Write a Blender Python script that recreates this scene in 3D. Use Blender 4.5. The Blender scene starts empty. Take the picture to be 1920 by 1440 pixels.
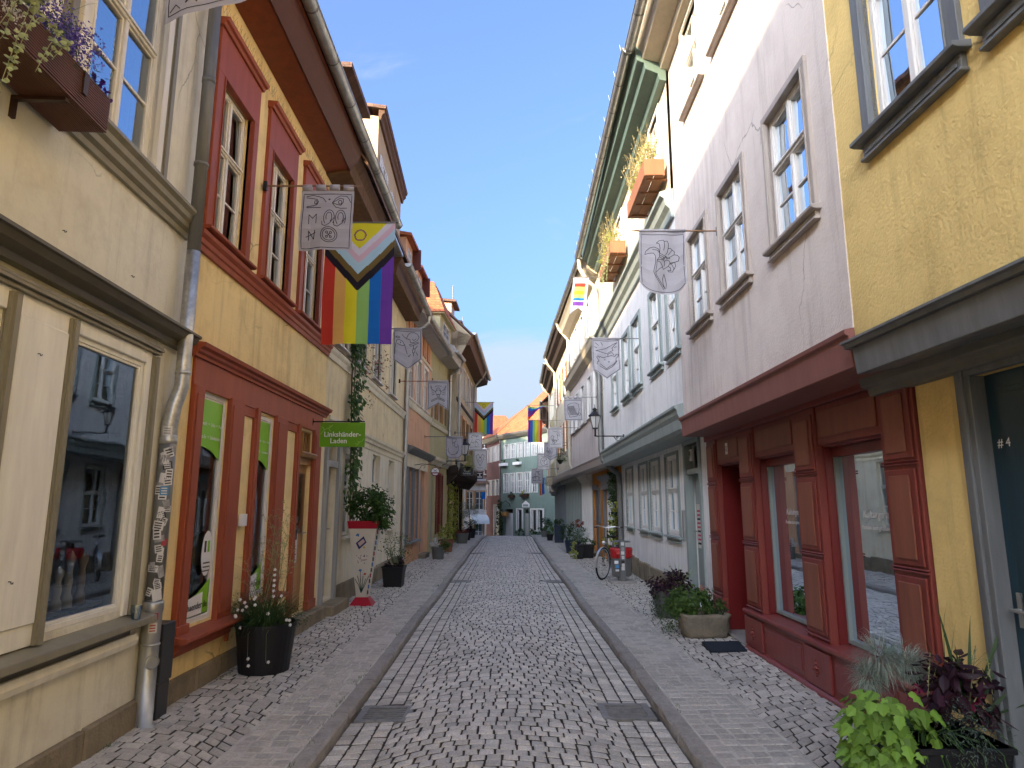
import bpy, bmesh, math, random
from math import sin, cos, pi, radians, atan2, sqrt
from mathutils import Vector, Matrix
rnd = random.Random(7)
SC = bpy.context.scene
COL = SC.collection
V = Vector

# ---------------------------------------------------------------- helpers
def lin(h):
    h = h.lstrip('#'); o = []
    for i in (0, 2, 4):
        c = int(h[i:i+2], 16)/255
        o.append(c/12.92 if c <= .04045 else ((c+.055)/1.055)**2.4)
    return tuple(o)
def sc(c, k): return tuple(min(1, x*k) for x in c)

def tag(o, label=None, cat=None, group=None, kind=None):
    if label: o['label'] = label
    if cat: o['category'] = cat
    if group: o['group'] = group
    if kind: o['kind'] = kind
    return o
def root(name, loc, label, cat, group=None):
    o = bpy.data.objects.new(name, None); COL.objects.link(o)
    o.location = loc; o.empty_display_size = .2
    return tag(o, label, cat, group)
def wloc(o):
    v = V((0, 0, 0))
    while o is not None: v = v + V(o.location); o = o.parent
    return v

class MB:
    """collects faces in world coordinates; build() links them as one mesh object"""
    def __init__(s): s.v = []; s.f = []; s.m = []
    def add(s, vs, fs, mi=0):
        b = len(s.v); s.v.extend([tuple(p) for p in vs])
        for f in fs: s.f.append(tuple(b+i for i in f)); s.m.append(mi)
    def quad(s, a, b, c, d, mi=0): s.add([a, b, c, d], [(0, 1, 2, 3)], mi)
    def poly(s, ps, mi=0): s.add(ps, [tuple(range(len(ps)))], mi)
    def hexa(s, p, mi=0):
        s.add(p, [(0,3,2,1),(4,5,6,7),(0,1,5,4),(1,2,6,5),(2,3,7,6),(3,0,4,7)], mi)
    def box(s, x0, x1, y0, y1, z0, z1, mi=0):
        s.hexa([(x0,y0,z0),(x1,y0,z0),(x1,y1,z0),(x0,y1,z0),(x0,y0,z1),(x1,y0,z1),(x1,y1,z1),(x0,y1,z1)], mi)
    def fbox(s, F, y0, y1, o0, o1, z0, z1, mi=0):
        P = F.P
        s.hexa([P(y0,o0,z0),P(y0,o1,z0),P(y1,o1,z0),P(y1,o0,z0),P(y0,o0,z1),P(y0,o1,z1),P(y1,o1,z1),P(y1,o0,z1)], mi)
    def mould(s, F, y0, y1, prof, mi=0, caps=True):
        n = len(prof)
        a = [F.P(y0, o, z) for o, z in prof]; b = [F.P(y1, o, z) for o, z in prof]
        fs = [(i, (i+1) % n, n+(i+1) % n, n+i) for i in range(n)]
        if caps: fs += [tuple(range(n))[::-1], tuple(range(n, 2*n))]
        s.add(a+b, fs, mi)
    def tube(s, pts, r, n=8, mi=0, cap=True):
        pts = [V(p) for p in pts]; k = len(pts)
        rr = r if isinstance(r, (list, tuple)) else [r]*k
        ref = None; vs = []
        for i, p in enumerate(pts):
            t = (pts[min(i+1, k-1)]-pts[max(i-1, 0)]).normalized()
            if ref is None: ref = V((0,0,1)) if abs(t.z) < .9 else V((1,0,0))
            a = ref - t*ref.dot(t)
            if a.length < 1e-5: a = t.orthogonal()
            a.normalize(); ref = a; b = t.cross(a)
            for j in range(n):
                w = 2*pi*j/n; vs.append(p+(a*cos(w)+b*sin(w))*rr[i])
        fs = [(i*n+j, i*n+(j+1) % n, (i+1)*n+(j+1) % n, (i+1)*n+j) for i in range(k-1) for j in range(n)]
        if cap: fs += [tuple(range(n))[::-1], tuple((k-1)*n+j for j in range(n))]
        s.add(vs, fs, mi)
    def lathe(s, c, prof, n=20, mi=0, axis='z', sx=1, sy=1):
        c = V(c); vs = []; k = len(prof)
        for r, h in prof:
            for j in range(n):
                w = 2*pi*j/n
                if axis == 'z': vs.append(c+V((r*cos(w)*sx, r*sin(w)*sy, h)))
                elif axis == 'x': vs.append(c+V((h, r*cos(w), r*sin(w))))
                else: vs.append(c+V((r*cos(w), h, r*sin(w))))
        fs = [(i*n+j, i*n+(j+1) % n, (i+1)*n+(j+1) % n, (i+1)*n+j) for i in range(k-1) for j in range(n)]
        if prof[0][0] > 1e-4: fs.append(tuple(range(n))[::-1])
        if prof[-1][0] > 1e-4: fs.append(tuple((k-1)*n+j for j in range(n)))
        s.add(vs, fs, mi)
    def build(s, name, mats, parent=None, bevel=0, smooth=False, solid=0, recalc=True):
        if not isinstance(mats, (list, tuple)): mats = [mats]
        me = bpy.data.meshes.new(name)
        off = wloc(parent) if parent is not None else None
        if parent is None:
            n = max(1, len(s.v))
            xs = [p[0] for p in s.v]; ys = [p[1] for p in s.v]; zs = [p[2] for p in s.v]
            off = V(((min(xs)+max(xs))/2, (min(ys)+max(ys))/2, min(zs))) if s.v else V((0,0,0))
        me.from_pydata([(p[0]-off.x, p[1]-off.y, p[2]-off.z) for p in s.v], [], s.f)
        for m in mats: me.materials.append(m)
        if len(mats) > 1: me.polygons.foreach_set('material_index', s.m)
        if recalc and len(s.f) < 60000:
            bm = bmesh.new(); bm.from_mesh(me)
            bmesh.ops.recalc_face_normals(bm, faces=bm.faces)
            bm.to_mesh(me); bm.free()
        if smooth: me.polygons.foreach_set('use_smooth', [True]*len(me.polygons))
        me.update()
        o = bpy.data.objects.new(name, me); COL.objects.link(o)
        if parent is not None: o.parent = parent
        else: o.location = off
        if solid:
            md = o.modifiers.new('s', 'SOLIDIFY'); md.thickness = solid; md.offset = 0
        if bevel:
            md = o.modifiers.new('b', 'BEVEL'); md.width = bevel; md.segments = 1; md.limit_method = 'ANGLE'; md.angle_limit = radians(40)
        if smooth == 'auto':
            pass
        return o

class Fac:
    """a facade: the wall line from (xa,ya) to (xb,yb); side +1 faces +X (left row), -1 faces -X (right row)"""
    def __init__(s, xa, ya, xb, yb, side):
        s.xa, s.ya, s.xb, s.yb, s.side = xa, ya, xb, yb, side
        d = V((xb-xa, yb-ya, 0)).normalized(); s.t = d
        s.n = V((d.y, -d.x, 0))*side
        s.frontal = abs(yb-ya) < 1e-6
    def P(s, y, o, z):
        if s.frontal:
            return V((y, s.ya, z)) + s.n*o
        k = (y-s.ya)/(s.yb-s.ya)
        return V((s.xa+(s.xb-s.xa)*k, y, z)) + s.n*o
class Front(Fac):
    """a facade that looks down the street towards -Y; its coordinate runs along the given line by X"""
    def __init__(s, xa, ya, xb, yb):
        s.xa, s.ya, s.xb, s.yb = xa, ya, xb, yb
        d = V((xb-xa, yb-ya, 0)).normalized(); s.t = d; s.n = V((d.y, -d.x, 0))
    def P(s, x, o, z):
        k = (x-s.xa)/(s.xb-s.xa)
        return V((x, s.ya+(s.yb-s.ya)*k, z)) + s.n*o

# ---------------------------------------------------------------- materials
MATS = {}
def nt(name):
    m = bpy.data.materials.new(name); m.use_nodes = True
    t = m.node_tree; t.nodes.clear(); return m, t
def node(t, k, **kw):
    n = t.nodes.new(k)
    for a, b in kw.items(): setattr(n, a, b)
    return n
def paint(name, col, rough=.55, var=.12, scale=2.5, bump=.15, bscale=60, metal=0, spec=.4, streak=0, dirt=None, dirtamt=0, dscale=6, island=0, coat=0, bdist=.01, trans=0, alpha=None, chips=None, cracks=0):
    if name in MATS: return MATS[name]
    m, t = nt(name); L = t.links.new
    out = node(t, 'ShaderNodeOutputMaterial'); b = node(t, 'ShaderNodeBsdfPrincipled')
    L(b.outputs[0], out.inputs[0])
    b.inputs['Roughness'].default_value = rough; b.inputs['Metallic'].default_value = metal
    b.inputs['Specular IOR Level'].default_value = spec
    if coat: b.inputs['Coat Weight'].default_value = coat; b.inputs['Coat Roughness'].default_value = .15
    g = node(t, 'ShaderNodeNewGeometry')
    mp = node(t, 'ShaderNodeMapping'); L(g.outputs['Position'], mp.inputs[0])
    if streak: mp.inputs['Scale'].default_value = (1, 1, 1/(1+streak))
    n1 = node(t, 'ShaderNodeTexNoise'); n1.inputs['Scale'].default_value = scale; n1.inputs['Detail'].default_value = 6; n1.inputs['Roughness'].default_value = .65
    L(mp.outputs[0], n1.inputs['Vector'])
    mr = node(t, 'ShaderNodeMapRange'); mr.inputs[1].default_value = .25; mr.inputs[2].default_value = .75
    mr.inputs[3].default_value = 1-var; mr.inputs[4].default_value = 1+var
    L(n1.outputs[0], mr.inputs[0])
    val = mr.outputs[0]
    if island:
        ri = node(t, 'ShaderNodeMapRange'); ri.inputs[3].default_value = 1-island; ri.inputs[4].default_value = 1+island
        L(g.outputs['Random Per Island'], ri.inputs[0])
        mm = node(t, 'ShaderNodeMath', operation='MULTIPLY'); L(val, mm.inputs[0]); L(ri.outputs[0], mm.inputs[1]); val = mm.outputs[0]
    vm = node(t, 'ShaderNodeVectorMath', operation='SCALE'); vm.inputs[0].default_value = col; L(val, vm.inputs['Scale'])
    c = vm.outputs[0]
    if dirt:
        n2 = node(t, 'ShaderNodeTexNoise'); n2.inputs['Scale'].default_value = dscale; n2.inputs['Detail'].default_value = 9; n2.inputs['Roughness'].default_value = .7
        L(mp.outputs[0], n2.inputs['Vector'])
        r2 = node(t, 'ShaderNodeMapRange'); r2.inputs[1].default_value = .48; r2.inputs[2].default_value = .72; r2.inputs[4].default_value = dirtamt
        L(n2.outputs[0], r2.inputs[0])
        mx = node(t, 'ShaderNodeMix', data_type='RGBA'); L(r2.outputs[0], mx.inputs[0]); L(c, mx.inputs[6]); mx.inputs[7].default_value = (*dirt, 1); c = mx.outputs[2]
    if chips:
        n4 = node(t, 'ShaderNodeTexNoise'); n4.inputs['Scale'].default_value = 14; n4.inputs['Detail'].default_value = 8; n4.inputs['Roughness'].default_value = .75
        L(g.outputs['Position'], n4.inputs['Vector'])
        r4 = node(t, 'ShaderNodeMapRange'); r4.inputs[1].default_value = .70; r4.inputs[2].default_value = .72
        L(n4.outputs[0], r4.inputs[0])
        mx4 = node(t, 'ShaderNodeMix', data_type='RGBA'); L(r4.outputs[0], mx4.inputs[0]); L(c, mx4.inputs[6]); mx4.inputs[7].default_value = (*chips, 1); c = mx4.outputs[2]
    if cracks:
        mp2 = node(t, 'ShaderNodeMapping'); mp2.inputs['Scale'].default_value = (3.2, 3.2, .22); L(g.outputs['Position'], mp2.inputs[0])
        n6 = node(t, 'ShaderNodeTexNoise'); n6.inputs['Scale'].default_value = 2.2; n6.inputs['Detail'].default_value = 7; n6.inputs['Roughness'].default_value = .7; L(mp2.outputs[0], n6.inputs['Vector'])
        r6 = node(t, 'ShaderNodeMapRange'); r6.inputs[1].default_value = .50; r6.inputs[2].default_value = .75; r6.inputs[3].default_value = 1; r6.inputs[4].default_value = .72; L(n6.outputs[0], r6.inputs[0])
        wn = node(t, 'ShaderNodeTexNoise'); wn.inputs['Scale'].default_value = 2.5; wn.inputs['Detail'].default_value = 6; L(g.outputs['Position'], wn.inputs['Vector'])
        wa = node(t, 'ShaderNodeVectorMath', operation='SCALE'); L(wn.outputs['Color'], wa.inputs[0]); wa.inputs['Scale'].default_value = .3
        wb = node(t, 'ShaderNodeVectorMath', operation='ADD'); L(g.outputs['Position'], wb.inputs[0]); L(wa.outputs[0], wb.inputs[1])
        vo = node(t, 'ShaderNodeTexVoronoi', feature='DISTANCE_TO_EDGE'); vo.inputs['Scale'].default_value = .55; L(wb.outputs[0], vo.inputs['Vector'])
        r7 = node(t, 'ShaderNodeMapRange'); r7.inputs[1].default_value = .0015; r7.inputs[2].default_value = .0045; r7.inputs[3].default_value = 1; r7.inputs[4].default_value = 0; L(vo.outputs[0], r7.inputs[0])
        mk = node(t, 'ShaderNodeTexNoise'); mk.inputs['Scale'].default_value = .9; L(g.outputs['Position'], mk.inputs['Vector'])
        r8 = node(t, 'ShaderNodeMapRange'); r8.inputs[1].default_value = .55; r8.inputs[2].default_value = .63; L(mk.outputs[0], r8.inputs[0])
        m8 = node(t, 'ShaderNodeMath', operation='MULTIPLY'); L(r7.outputs[0], m8.inputs[0]); L(r8.outputs[0], m8.inputs[1])
        m9 = node(t, 'ShaderNodeMath', operation='MULTIPLY_ADD'); L(m8.outputs[0], m9.inputs[0]); m9.inputs[1].default_value = -.45; m9.inputs[2].default_value = 1
        m10 = node(t, 'ShaderNodeMath', operation='MULTIPLY'); L(m9.outputs[0], m10.inputs[0]); L(r6.outputs[0], m10.inputs[1])
        v9 = node(t, 'ShaderNodeVectorMath', operation='SCALE'); L(c, v9.inputs[0]); L(m10.outputs[0], v9.inputs['Scale']); c = v9.outputs[0]
    L(c, b.inputs['Base Color'])
    if trans:
        b.inputs['Transmission Weight'].default_value = 0
        tr = node(t, 'ShaderNodeBsdfTranslucent'); ms = node(t, 'ShaderNodeMixShader'); ms.inputs[0].default_value = trans
        L(c, tr.inputs[0]); L(b.outputs[0], ms.inputs[1]); L(tr.outputs[0], ms.inputs[2]); L(ms.outputs[0], out.inputs[0])
    if bump:
        n3 = node(t, 'ShaderNodeTexNoise'); n3.inputs['Scale'].default_value = bscale; n3.inputs['Detail'].default_value = 5
        L(mp.outputs[0] if streak else g.outputs['Position'], n3.inputs['Vector'])
        n5 = node(t, 'ShaderNodeTexNoise'); n5.inputs['Scale'].default_value = bscale/9; n5.inputs['Detail'].default_value = 3
        L(g.outputs['Position'], n5.inputs['Vector'])
        ad = node(t, 'ShaderNodeMath', operation='ADD'); L(n3.outputs[0], ad.inputs[0]); L(n5.outputs[0], ad.inputs[1])
        bp = node(t, 'ShaderNodeBump'); bp.inputs['Strength'].default_value = bump; bp.inputs['Distance'].default_value = bdist
        L(ad.outputs[0], bp.inputs['Height']); L(bp.outputs[0], b.inputs['Normal'])
    MATS[name] = m
    return m
def plaster(name, col, dirt=(.25,.2,.14), dirtamt=.22, bump=.35, var=.08, **k):
    return paint(name, col, rough=.9, var=var, scale=1.3, bump=bump, bscale=45, spec=.15, dirt=dirt, dirtamt=dirtamt, dscale=2.2, bdist=.012, cracks=1, **k)
def wood(name, col, rough=.5, streak=6, **k):
    k.setdefault('var', .14)
    return paint(name, col, rough=rough, scale=9, bump=.25, bscale=50, streak=streak, bdist=.004, **k)
def glass(name='window_glass', tint=(.75,.8,.82), base=.10, ior=1.55, ripple=.15):
    if name in MATS: return MATS[name]
    m, t = nt(name); L = t.links.new
    out = node(t, 'ShaderNodeOutputMaterial'); ms = node(t, 'ShaderNodeMixShader'); L(ms.outputs[0], out.inputs[0])
    tr = node(t, 'ShaderNodeBsdfTransparent'); tr.inputs[0].default_value = (*tint, 1)
    gl = node(t, 'ShaderNodeBsdfGlossy'); gl.inputs['Roughness'].default_value = .015; gl.inputs[0].default_value = (.74,.87,1.0,1)
    fr = node(t, 'ShaderNodeFresnel'); fr.inputs[0].default_value = ior
    mr = node(t, 'ShaderNodeMapRange'); mr.inputs[3].default_value = base; mr.inputs[4].default_value = 1.0
    L(fr.outputs[0], mr.inputs[0]); L(mr.outputs[0], ms.inputs[0])
    g = node(t, 'ShaderNodeNewGeometry')
    n = node(t, 'ShaderNodeTexNoise'); n.inputs['Scale'].default_value = 3.0; n.inputs['Detail'].default_value = 1; L(g.outputs['Position'], n.inputs['Vector'])
    bp = node(t, 'ShaderNodeBump'); bp.inputs['Strength'].default_value = ripple; bp.inputs['Distance'].default_value = .01; L(n.outputs[0], bp.inputs['Height'])
    L(bp.outputs[0], gl.inputs['Normal'])
    L(tr.outputs[0], ms.inputs[1]); L(gl.outputs[0], ms.inputs[2])
    MATS[name] = m; return m
def tilemat(name, col, col2):
    if name in MATS: return MATS[name]
    m, t = nt(name); L = t.links.new
    out = node(t, 'ShaderNodeOutputMaterial'); b = node(t, 'ShaderNodeBsdfPrincipled'); L(b.outputs[0], out.inputs[0])
    b.inputs['Roughness'].default_value = .85
    tc = node(t, 'ShaderNodeNewGeometry')
    sx = node(t, 'ShaderNodeSeparateXYZ'); L(tc.outputs['Position'], sx.inputs[0])
    sm = node(t, 'ShaderNodeMath', operation='ADD'); L(sx.outputs[0], sm.inputs[0]); L(sx.outputs[1], sm.inputs[1])
    cx = node(t, 'ShaderNodeCombineXYZ'); L(sm.outputs[0], cx.inputs[0]); L(sx.outputs[2], cx.inputs[1])
    br = node(t, 'ShaderNodeTexBrick'); br.inputs['Scale'].default_value = 6; br.inputs['Mortar Size'].default_value = .03
    br.inputs['Color1'].default_value = (*col, 1); br.inputs['Color2'].default_value = (*col2, 1); br.inputs['Mortar'].default_value = (*sc(col2, .45), 1)
    br.inputs['Brick Width'].default_value = .9; br.inputs['Row Height'].default_value = .7
    L(cx.outputs[0], br.inputs['Vector'])
    n = node(t, 'ShaderNodeTexNoise'); n.inputs['Scale'].default_value = 5; n.inputs['Detail'].default_value = 5; L(tc.outputs['Position'], n.inputs['Vector'])
    mr = node(t, 'ShaderNodeMapRange'); mr.inputs[3].default_value = .6; mr.inputs[4].default_value = 1.4; L(n.outputs[0], mr.inputs[0])
    vm = node(t, 'ShaderNodeVectorMath', operation='SCALE'); L(br.outputs[0], vm.inputs[0]); L(mr.outputs[0], vm.inputs['Scale']); L(vm.outputs[0], b.inputs['Base Color'])
    bp = node(t, 'ShaderNodeBump'); bp.inputs['Strength'].default_value = .8; bp.inputs['Distance'].default_value = .03; L(br.outputs['Fac'], bp.inputs['Height']); bp.invert = True
    L(bp.outputs[0], b.inputs['Normal'])
    MATS[name] = m; return m

GL = glass(base=.36); GLD = glass('shop_glass', (.86,.88,.88), .12, 1.5, .08)
WHITE = wood('white_window_paint', (.70,.69,.66), chips=(.32,.3,.27))
CREAMW = wood('cream_window_paint', (.76,.73,.64))
DARK = paint('dark_room', (.05,.045,.04), rough=.9, bump=0)
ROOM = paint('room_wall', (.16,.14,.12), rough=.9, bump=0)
CURT = paint('curtain_fabric', (.75,.74,.72), rough=.9, bump=0, trans=.4)
ZINC = paint('zinc_metal', (.42,.43,.41), rough=.42, metal=.75, var=.25, scale=7, bump=.1, bscale=30, dirt=(.2,.2,.18), dirtamt=.5, streak=2)
ZINCD = paint('dark_zinc_metal', (.16,.165,.16), rough=.5, metal=.4, var=.3, scale=8, bump=.1, bscale=30, dirt=(.3,.3,.28), dirtamt=.6, streak=8)
TILE = tilemat('orange_roof_tiles', (.46,.15,.055), (.38,.10,.04))
TILEB = tilemat('weathered_roof_tiles', (.20,.11,.07), (.14,.08,.055))
STONE = plaster('plinth_sandstone', (.27,.23,.165), dirt=(.07,.06,.045), dirtamt=.6, bump=.8, var=.25)
BLACK = paint('black_metal', (.012,.012,.013), rough=.45, bump=0, var=.1)

# ---------------------------------------------------------------- facade pieces
def wall(mb, F, y0, y1, z0, z1, ops=(), thick=.22, mi=0, rmi=None):
    if rmi is None: rmi = mi
    ys = sorted({y0, y1, *[q for o in ops for q in (o[0], o[1]) if y0 < q < y1]})
    zs = sorted({z0, z1, *[q for o in ops for q in (o[2], o[3]) if z0 < q < z1]})
    P = F.P
    for i in range(len(ys)-1):
        for j in range(len(zs)-1):
            cy = (ys[i]+ys[i+1])/2; cz = (zs[j]+zs[j+1])/2
            if any(o[0] < cy < o[1] and o[2] < cz < o[3] for o in ops): continue
            mb.quad(P(ys[i],0,zs[j]), P(ys[i+1],0,zs[j]), P(ys[i+1],0,zs[j+1]), P(ys[i],0,zs[j+1]), mi)
    for a, b, c, d in [o[:4] for o in ops]:
        mb.quad(P(a,0,c),P(b,0,c),P(b,-thick,c),P(a,-thick,c), rmi); mb.quad(P(a,0,d),P(b,0,d),P(b,-thick,d),P(a,-thick,d), rmi)
        mb.quad(P(a,0,c),P(a,0,d),P(a,-thick,d),P(a,-thick,c), rmi); mb.quad(P(b,0,c),P(b,0,d),P(b,-thick,d),P(b,-thick,c), rmi)
def shell(F, y0, y1, z0, z1, parent, m, depth=4.2, back=.95, top=True, o=0):
    """end walls, rear wall, floor of the storey and the dark partition behind the windows"""
    mb = MB(); P = F.P
    for y in (y0, y1): mb.quad(P(y,o,z0),P(y,-depth,z0),P(y,-depth,z1),P(y,o,z1))
    mb.quad(P(y0,-depth,z0),P(y1,-depth,z0),P(y1,-depth,z1),P(y0,-depth,z1))
    if o: mb.quad(P(y0,o,z0),P(y1,o,z0),P(y1,-.3,z0),P(y0,-.3,z0))
    mb.build('side_walls', m, parent, recalc=False)
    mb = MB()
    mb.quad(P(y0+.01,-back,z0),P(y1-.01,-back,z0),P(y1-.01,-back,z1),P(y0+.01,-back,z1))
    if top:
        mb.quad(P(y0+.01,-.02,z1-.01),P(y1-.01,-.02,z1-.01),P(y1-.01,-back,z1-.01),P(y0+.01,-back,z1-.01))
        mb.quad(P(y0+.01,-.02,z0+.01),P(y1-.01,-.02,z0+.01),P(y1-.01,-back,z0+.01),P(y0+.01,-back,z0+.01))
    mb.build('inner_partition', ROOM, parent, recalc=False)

def window(F, parent, y0, y1, z0, z1, frame=WHITE, casing=None, cw=.09, co=.035, rec=.07, fw=.042, cols=2, transom=.62, rows=(1, 2), header=None, sill=None, so=.09, apron=None, curtain=None, label=None, glassm=None, cwt=None, detail=True, tilt=.012, mw=.042, open_leaf=False, base=True, bev=0):
    """opening y0..y1, z0..z1 in the wall; rows = panes (upper, lower) per leaf"""
    P = F.P; glassm = glassm or GL
    mb = MB(); c = cw if casing else 0
    if casing:
        t = cwt or cw
        mb.fbox(F, y0-cw, y0, -.03, co, z0-(.02 if base else 0), z1, 0); mb.fbox(F, y1, y1+cw, -.03, co, z0-(.02 if base else 0), z1, 0)
        mb.fbox(F, y0-cw, y1+cw, -.03, co, z1, z1+t, 0)
        ib = .012
        mb.fbox(F, y0-ib, y0+.003, co, co+.012, z0, z1, 0); mb.fbox(F, y1-.003, y1+ib, co, co+.012, z0, z1, 0)
        if header:
            mb.mould(F, y0-cw-.03, y1+cw+.03, [(0,z1+t),(co+.02,z1+t),(co+.035,z1+t+.03),(co+.06,z1+t+.04),(co+.075,z1+t+.075),(0,z1+t+.085)], 0)
        w = mb.build('window', casing, parent, bevel=bev)
    else:
        mb.fbox(F, y0, y1, -rec-.05, -rec-.02, z0, z0+.02, 0)
        w = mb.build('window', frame, parent)
    if label: w['label'] = label
    o0, o1 = -rec-.05, -rec
    fb = MB()
    fb.fbox(F, y0, y0+fw, o0, o1, z0, z1); fb.fbox(F, y1-fw, y1, o0, o1, z0, z1)
    fb.fbox(F, y0+fw, y1-fw, o0, o1, z1-fw, z1); fb.fbox(F, y0+fw, y1-fw, o0, o1, z0, z0+fw)
    iy0, iy1, iz0, iz1 = y0+fw, y1-fw, z0+fw, z1-fw
    zt = None; segs = []
    if transom:
        zt = iz0+(iz1-iz0)*transom
        fb.fbox(F, iy0, iy1, o0, o1+.012, zt-mw/2, zt+mw/2)
        if detail: fb.fbox(F, iy0, iy1, o1+.012, o1+.028, zt+mw/2-.02, zt+mw/2)
        segs = [(iz0, zt-mw/2, rows[1]), (zt+mw/2, iz1, rows[0])]
    else: segs = [(iz0, iz1, rows[1])]
    cwid = (iy1-iy0)/cols
    for k in range(1, cols):
        ym = iy0+cwid*k
        for a, b, r in segs: fb.fbox(F, ym-mw/2, ym+mw/2, o0, o1+.008, a, b)
    leaf = .018
    for k in range(cols):
        ya = iy0+cwid*k+(mw/2 if k else 0); yb = iy0+cwid*(k+1)-(mw/2 if k < cols-1 else 0)
        for a, b, r in segs:
            if detail:
                fb.fbox(F, ya, ya+leaf, o0+.008, o1-.008, a, b); fb.fbox(F, yb-leaf, yb, o0+.008, o1-.008, a, b)
                fb.fbox(F, ya+leaf, yb-leaf, o0+.008, o1-.008, a, a+leaf); fb.fbox(F, ya+leaf, yb-leaf, o0+.008, o1-.008, b-leaf, b)
            for q in range(1, r):
                zz = a+(b-a)*q/r; fb.fbox(F, ya+.005, yb-.005, o0+.015, o1-.012, zz-.011, zz+.011)
    fb.build('frame', frame, w, bevel=bev)
    gb = MB()
    for k in range(cols):
        ya = iy0+cwid*k; yb = ya+cwid
        for a, b, r in segs:
            for q in range(r):
                za = a+(b-a)*q/r; zb = a+(b-a)*(q+1)/r
                om = (o0+o1)/2; d1 = rnd.uniform(-tilt, tilt)*(yb-ya); d2 = rnd.uniform(-tilt, tilt)*(zb-za)
                d1 = max(-.015, min(.015, d1)); d2 = max(-.015, min(.015, d2))
                gb.quad(P(ya,om-.004+d1/2,za), P(yb,om-.004-d1/2,za), P(yb,om-.004-d1/2+d2,zb), P(ya,om-.004+d1/2+d2,zb))
    gb.build('pane', glassm, w, recalc=False)
    if sill is not None:
        sb = MB(); e = c+.04
        sb.mould(F, y0-e, y1+e, [(-.04,z0-.01),(so+co,z0-.025),(so+co,z0-.05),(so+co-.03,z0-.06),(-.0,z0-.06)], 0)
        if apron:
            sb.fbox(F, y0-c, y1+c, 0, co+.005, z0-.06-apron, z0-.06)
            sb.fbox(F, y0-c+.03, y1+c-.03, co+.005, co+.012, z0-.06-apron+.02, z0-.075)
            sb.fbox(F, y0-c-.01, y1+c+.01, 0, co+.022, z0-.06-apron-.018, z0-.06-apron)
        sb.build('sill', sill, w, bevel=bev)
    if curtain is not None:
        cb = MB(); n = 14
        for (a, b) in ([(0, 1)] if curtain == 'full' else [(0, .3), (.7, 1)] if curtain == 'sides' else [(0, 1)]):
            zc0 = z0+.03; zc1 = z1 if curtain != 'half' else z0+(z1-z0)*.5
            for i in range(n):
                u0 = a+(b-a)*i/n; u1 = a+(b-a)*(i+1)/n
                w0 = -rec-.14-.02*sin(i*2.3); w1 = -rec-.14-.02*sin((i+1)*2.3)
                cb.quad(P(y0+(y1-y0)*u0,w0,zc0),P(y0+(y1-y0)*u1,w1,zc0),P(y0+(y1-y0)*u1,w1,zc1),P(y0+(y1-y0)*u0,w0,zc1))
        cb.build('curtain', CURT, w, recalc=False)
    return w

def panel_door(F, parent, y0, y1, z0, z1, m, off=-.08, rows=(.42,.42), handle=True, lab=None, cols=1):
    mb = MB(); mb.fbox(F, y0, y1, off-.05, off, z0, z1)
    st = .09; n = len(rows); tot = z1-z0-st*(n+1); z = z0+st
    for r in rows:
        h = tot*r/sum(rows)
        for c in range(cols):
            a = y0+st+(y1-y0-st)*c/cols; b = y0+(y1-y0-st)*(c+1)/cols
            mb.fbox(F, a, b, off, off+.01, z, z+h); mb.fbox(F, a+.03, b-.03, off+.01, off+.02, z+.03, z+h-.03)
        z += h+st
    d = mb.build('door', m, parent, bevel=.004)
    if lab: d['label'] = lab
    if handle:
        hb = MB(); zc = z0+1.02
        hb.fbox(F, y1-.08, y1-.05, off, off+.012, zc-.09, zc+.09)
        hb.tube([F.P(y1-.065,off+.01,zc), F.P(y1-.065,off+.06,zc), F.P(y1-.17,off+.06,zc)], .009, 8)
        hb.build('handle', ZINC, d)
    return d

def gutter(F, y0, y1, z0, z1, o, parent, r=.075, m=ZINC, clips=.75, name='gutter', mi=0):
    mb = MB(); N = 10; P = F.P
    def ring(y, z, rr):
        return [P(y, o+rr*cos(pi+pi*j/N), z+rr*sin(pi+pi*j/N)) for j in range(N+1)]
    a, b = ring(y0, z0, r), ring(y1, z1, r)
    mb.add(a+b, [(j, j+1, N+2+j, N+1+j) for j in range(N)], 0)
    a2, b2 = ring(y0, z0, r-.006), ring(y1, z1, r-.006)
    mb.add(a2+b2, [(j, j+1, N+2+j, N+1+j) for j in range(N)], 0)
    mb.poly(a, 0); mb.poly(b, 0)
    mb.tube([P(y0,o+r,z0), P(y1,o+r,z1)], .011, 6, 0)
    k = max(1, int((y1-y0)/clips))
    for i in range(k+1):
        y = y0+.05+(y1-y0-.1)*i/k; z = z0+(z1-z0)*(y-y0)/(y1-y0)
        a, b = ring(y-.013, z, r+.006), ring(y+.013, z, r+.006)
        mb.add(a+b, [(j, j+1, N+2+j, N+1+j) for j in range(N)], 1)
    return mb.build(name, [m, ZINCD], parent, smooth=False)

def roof(F, y0, y1, eo, ez, depth, rz, parent, m=TILEB, over=.0):
    """gabled roof: eave line (offset eo, height ez), ridge at offset -depth, height rz"""
    mb = MB(); P = F.P; t = .09
    pr = [(eo,ez),(eo,ez+t),(-depth,rz+t),(-depth*2-eo,ez+t),(-depth*2-eo,ez),(-depth,rz)]
    mb.mould(F, y0-over, y1+over, pr, 0)
    r = mb.build('roof', m, parent)
    g = MB()
    for y in (y0+.02, y1-.02): g.poly([P(y,-.05,ez), P(y,-depth*2,ez), P(y,-depth,rz)])
    g.build('gable_wall', WHITE, parent, recalc=False)
    return r

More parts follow.
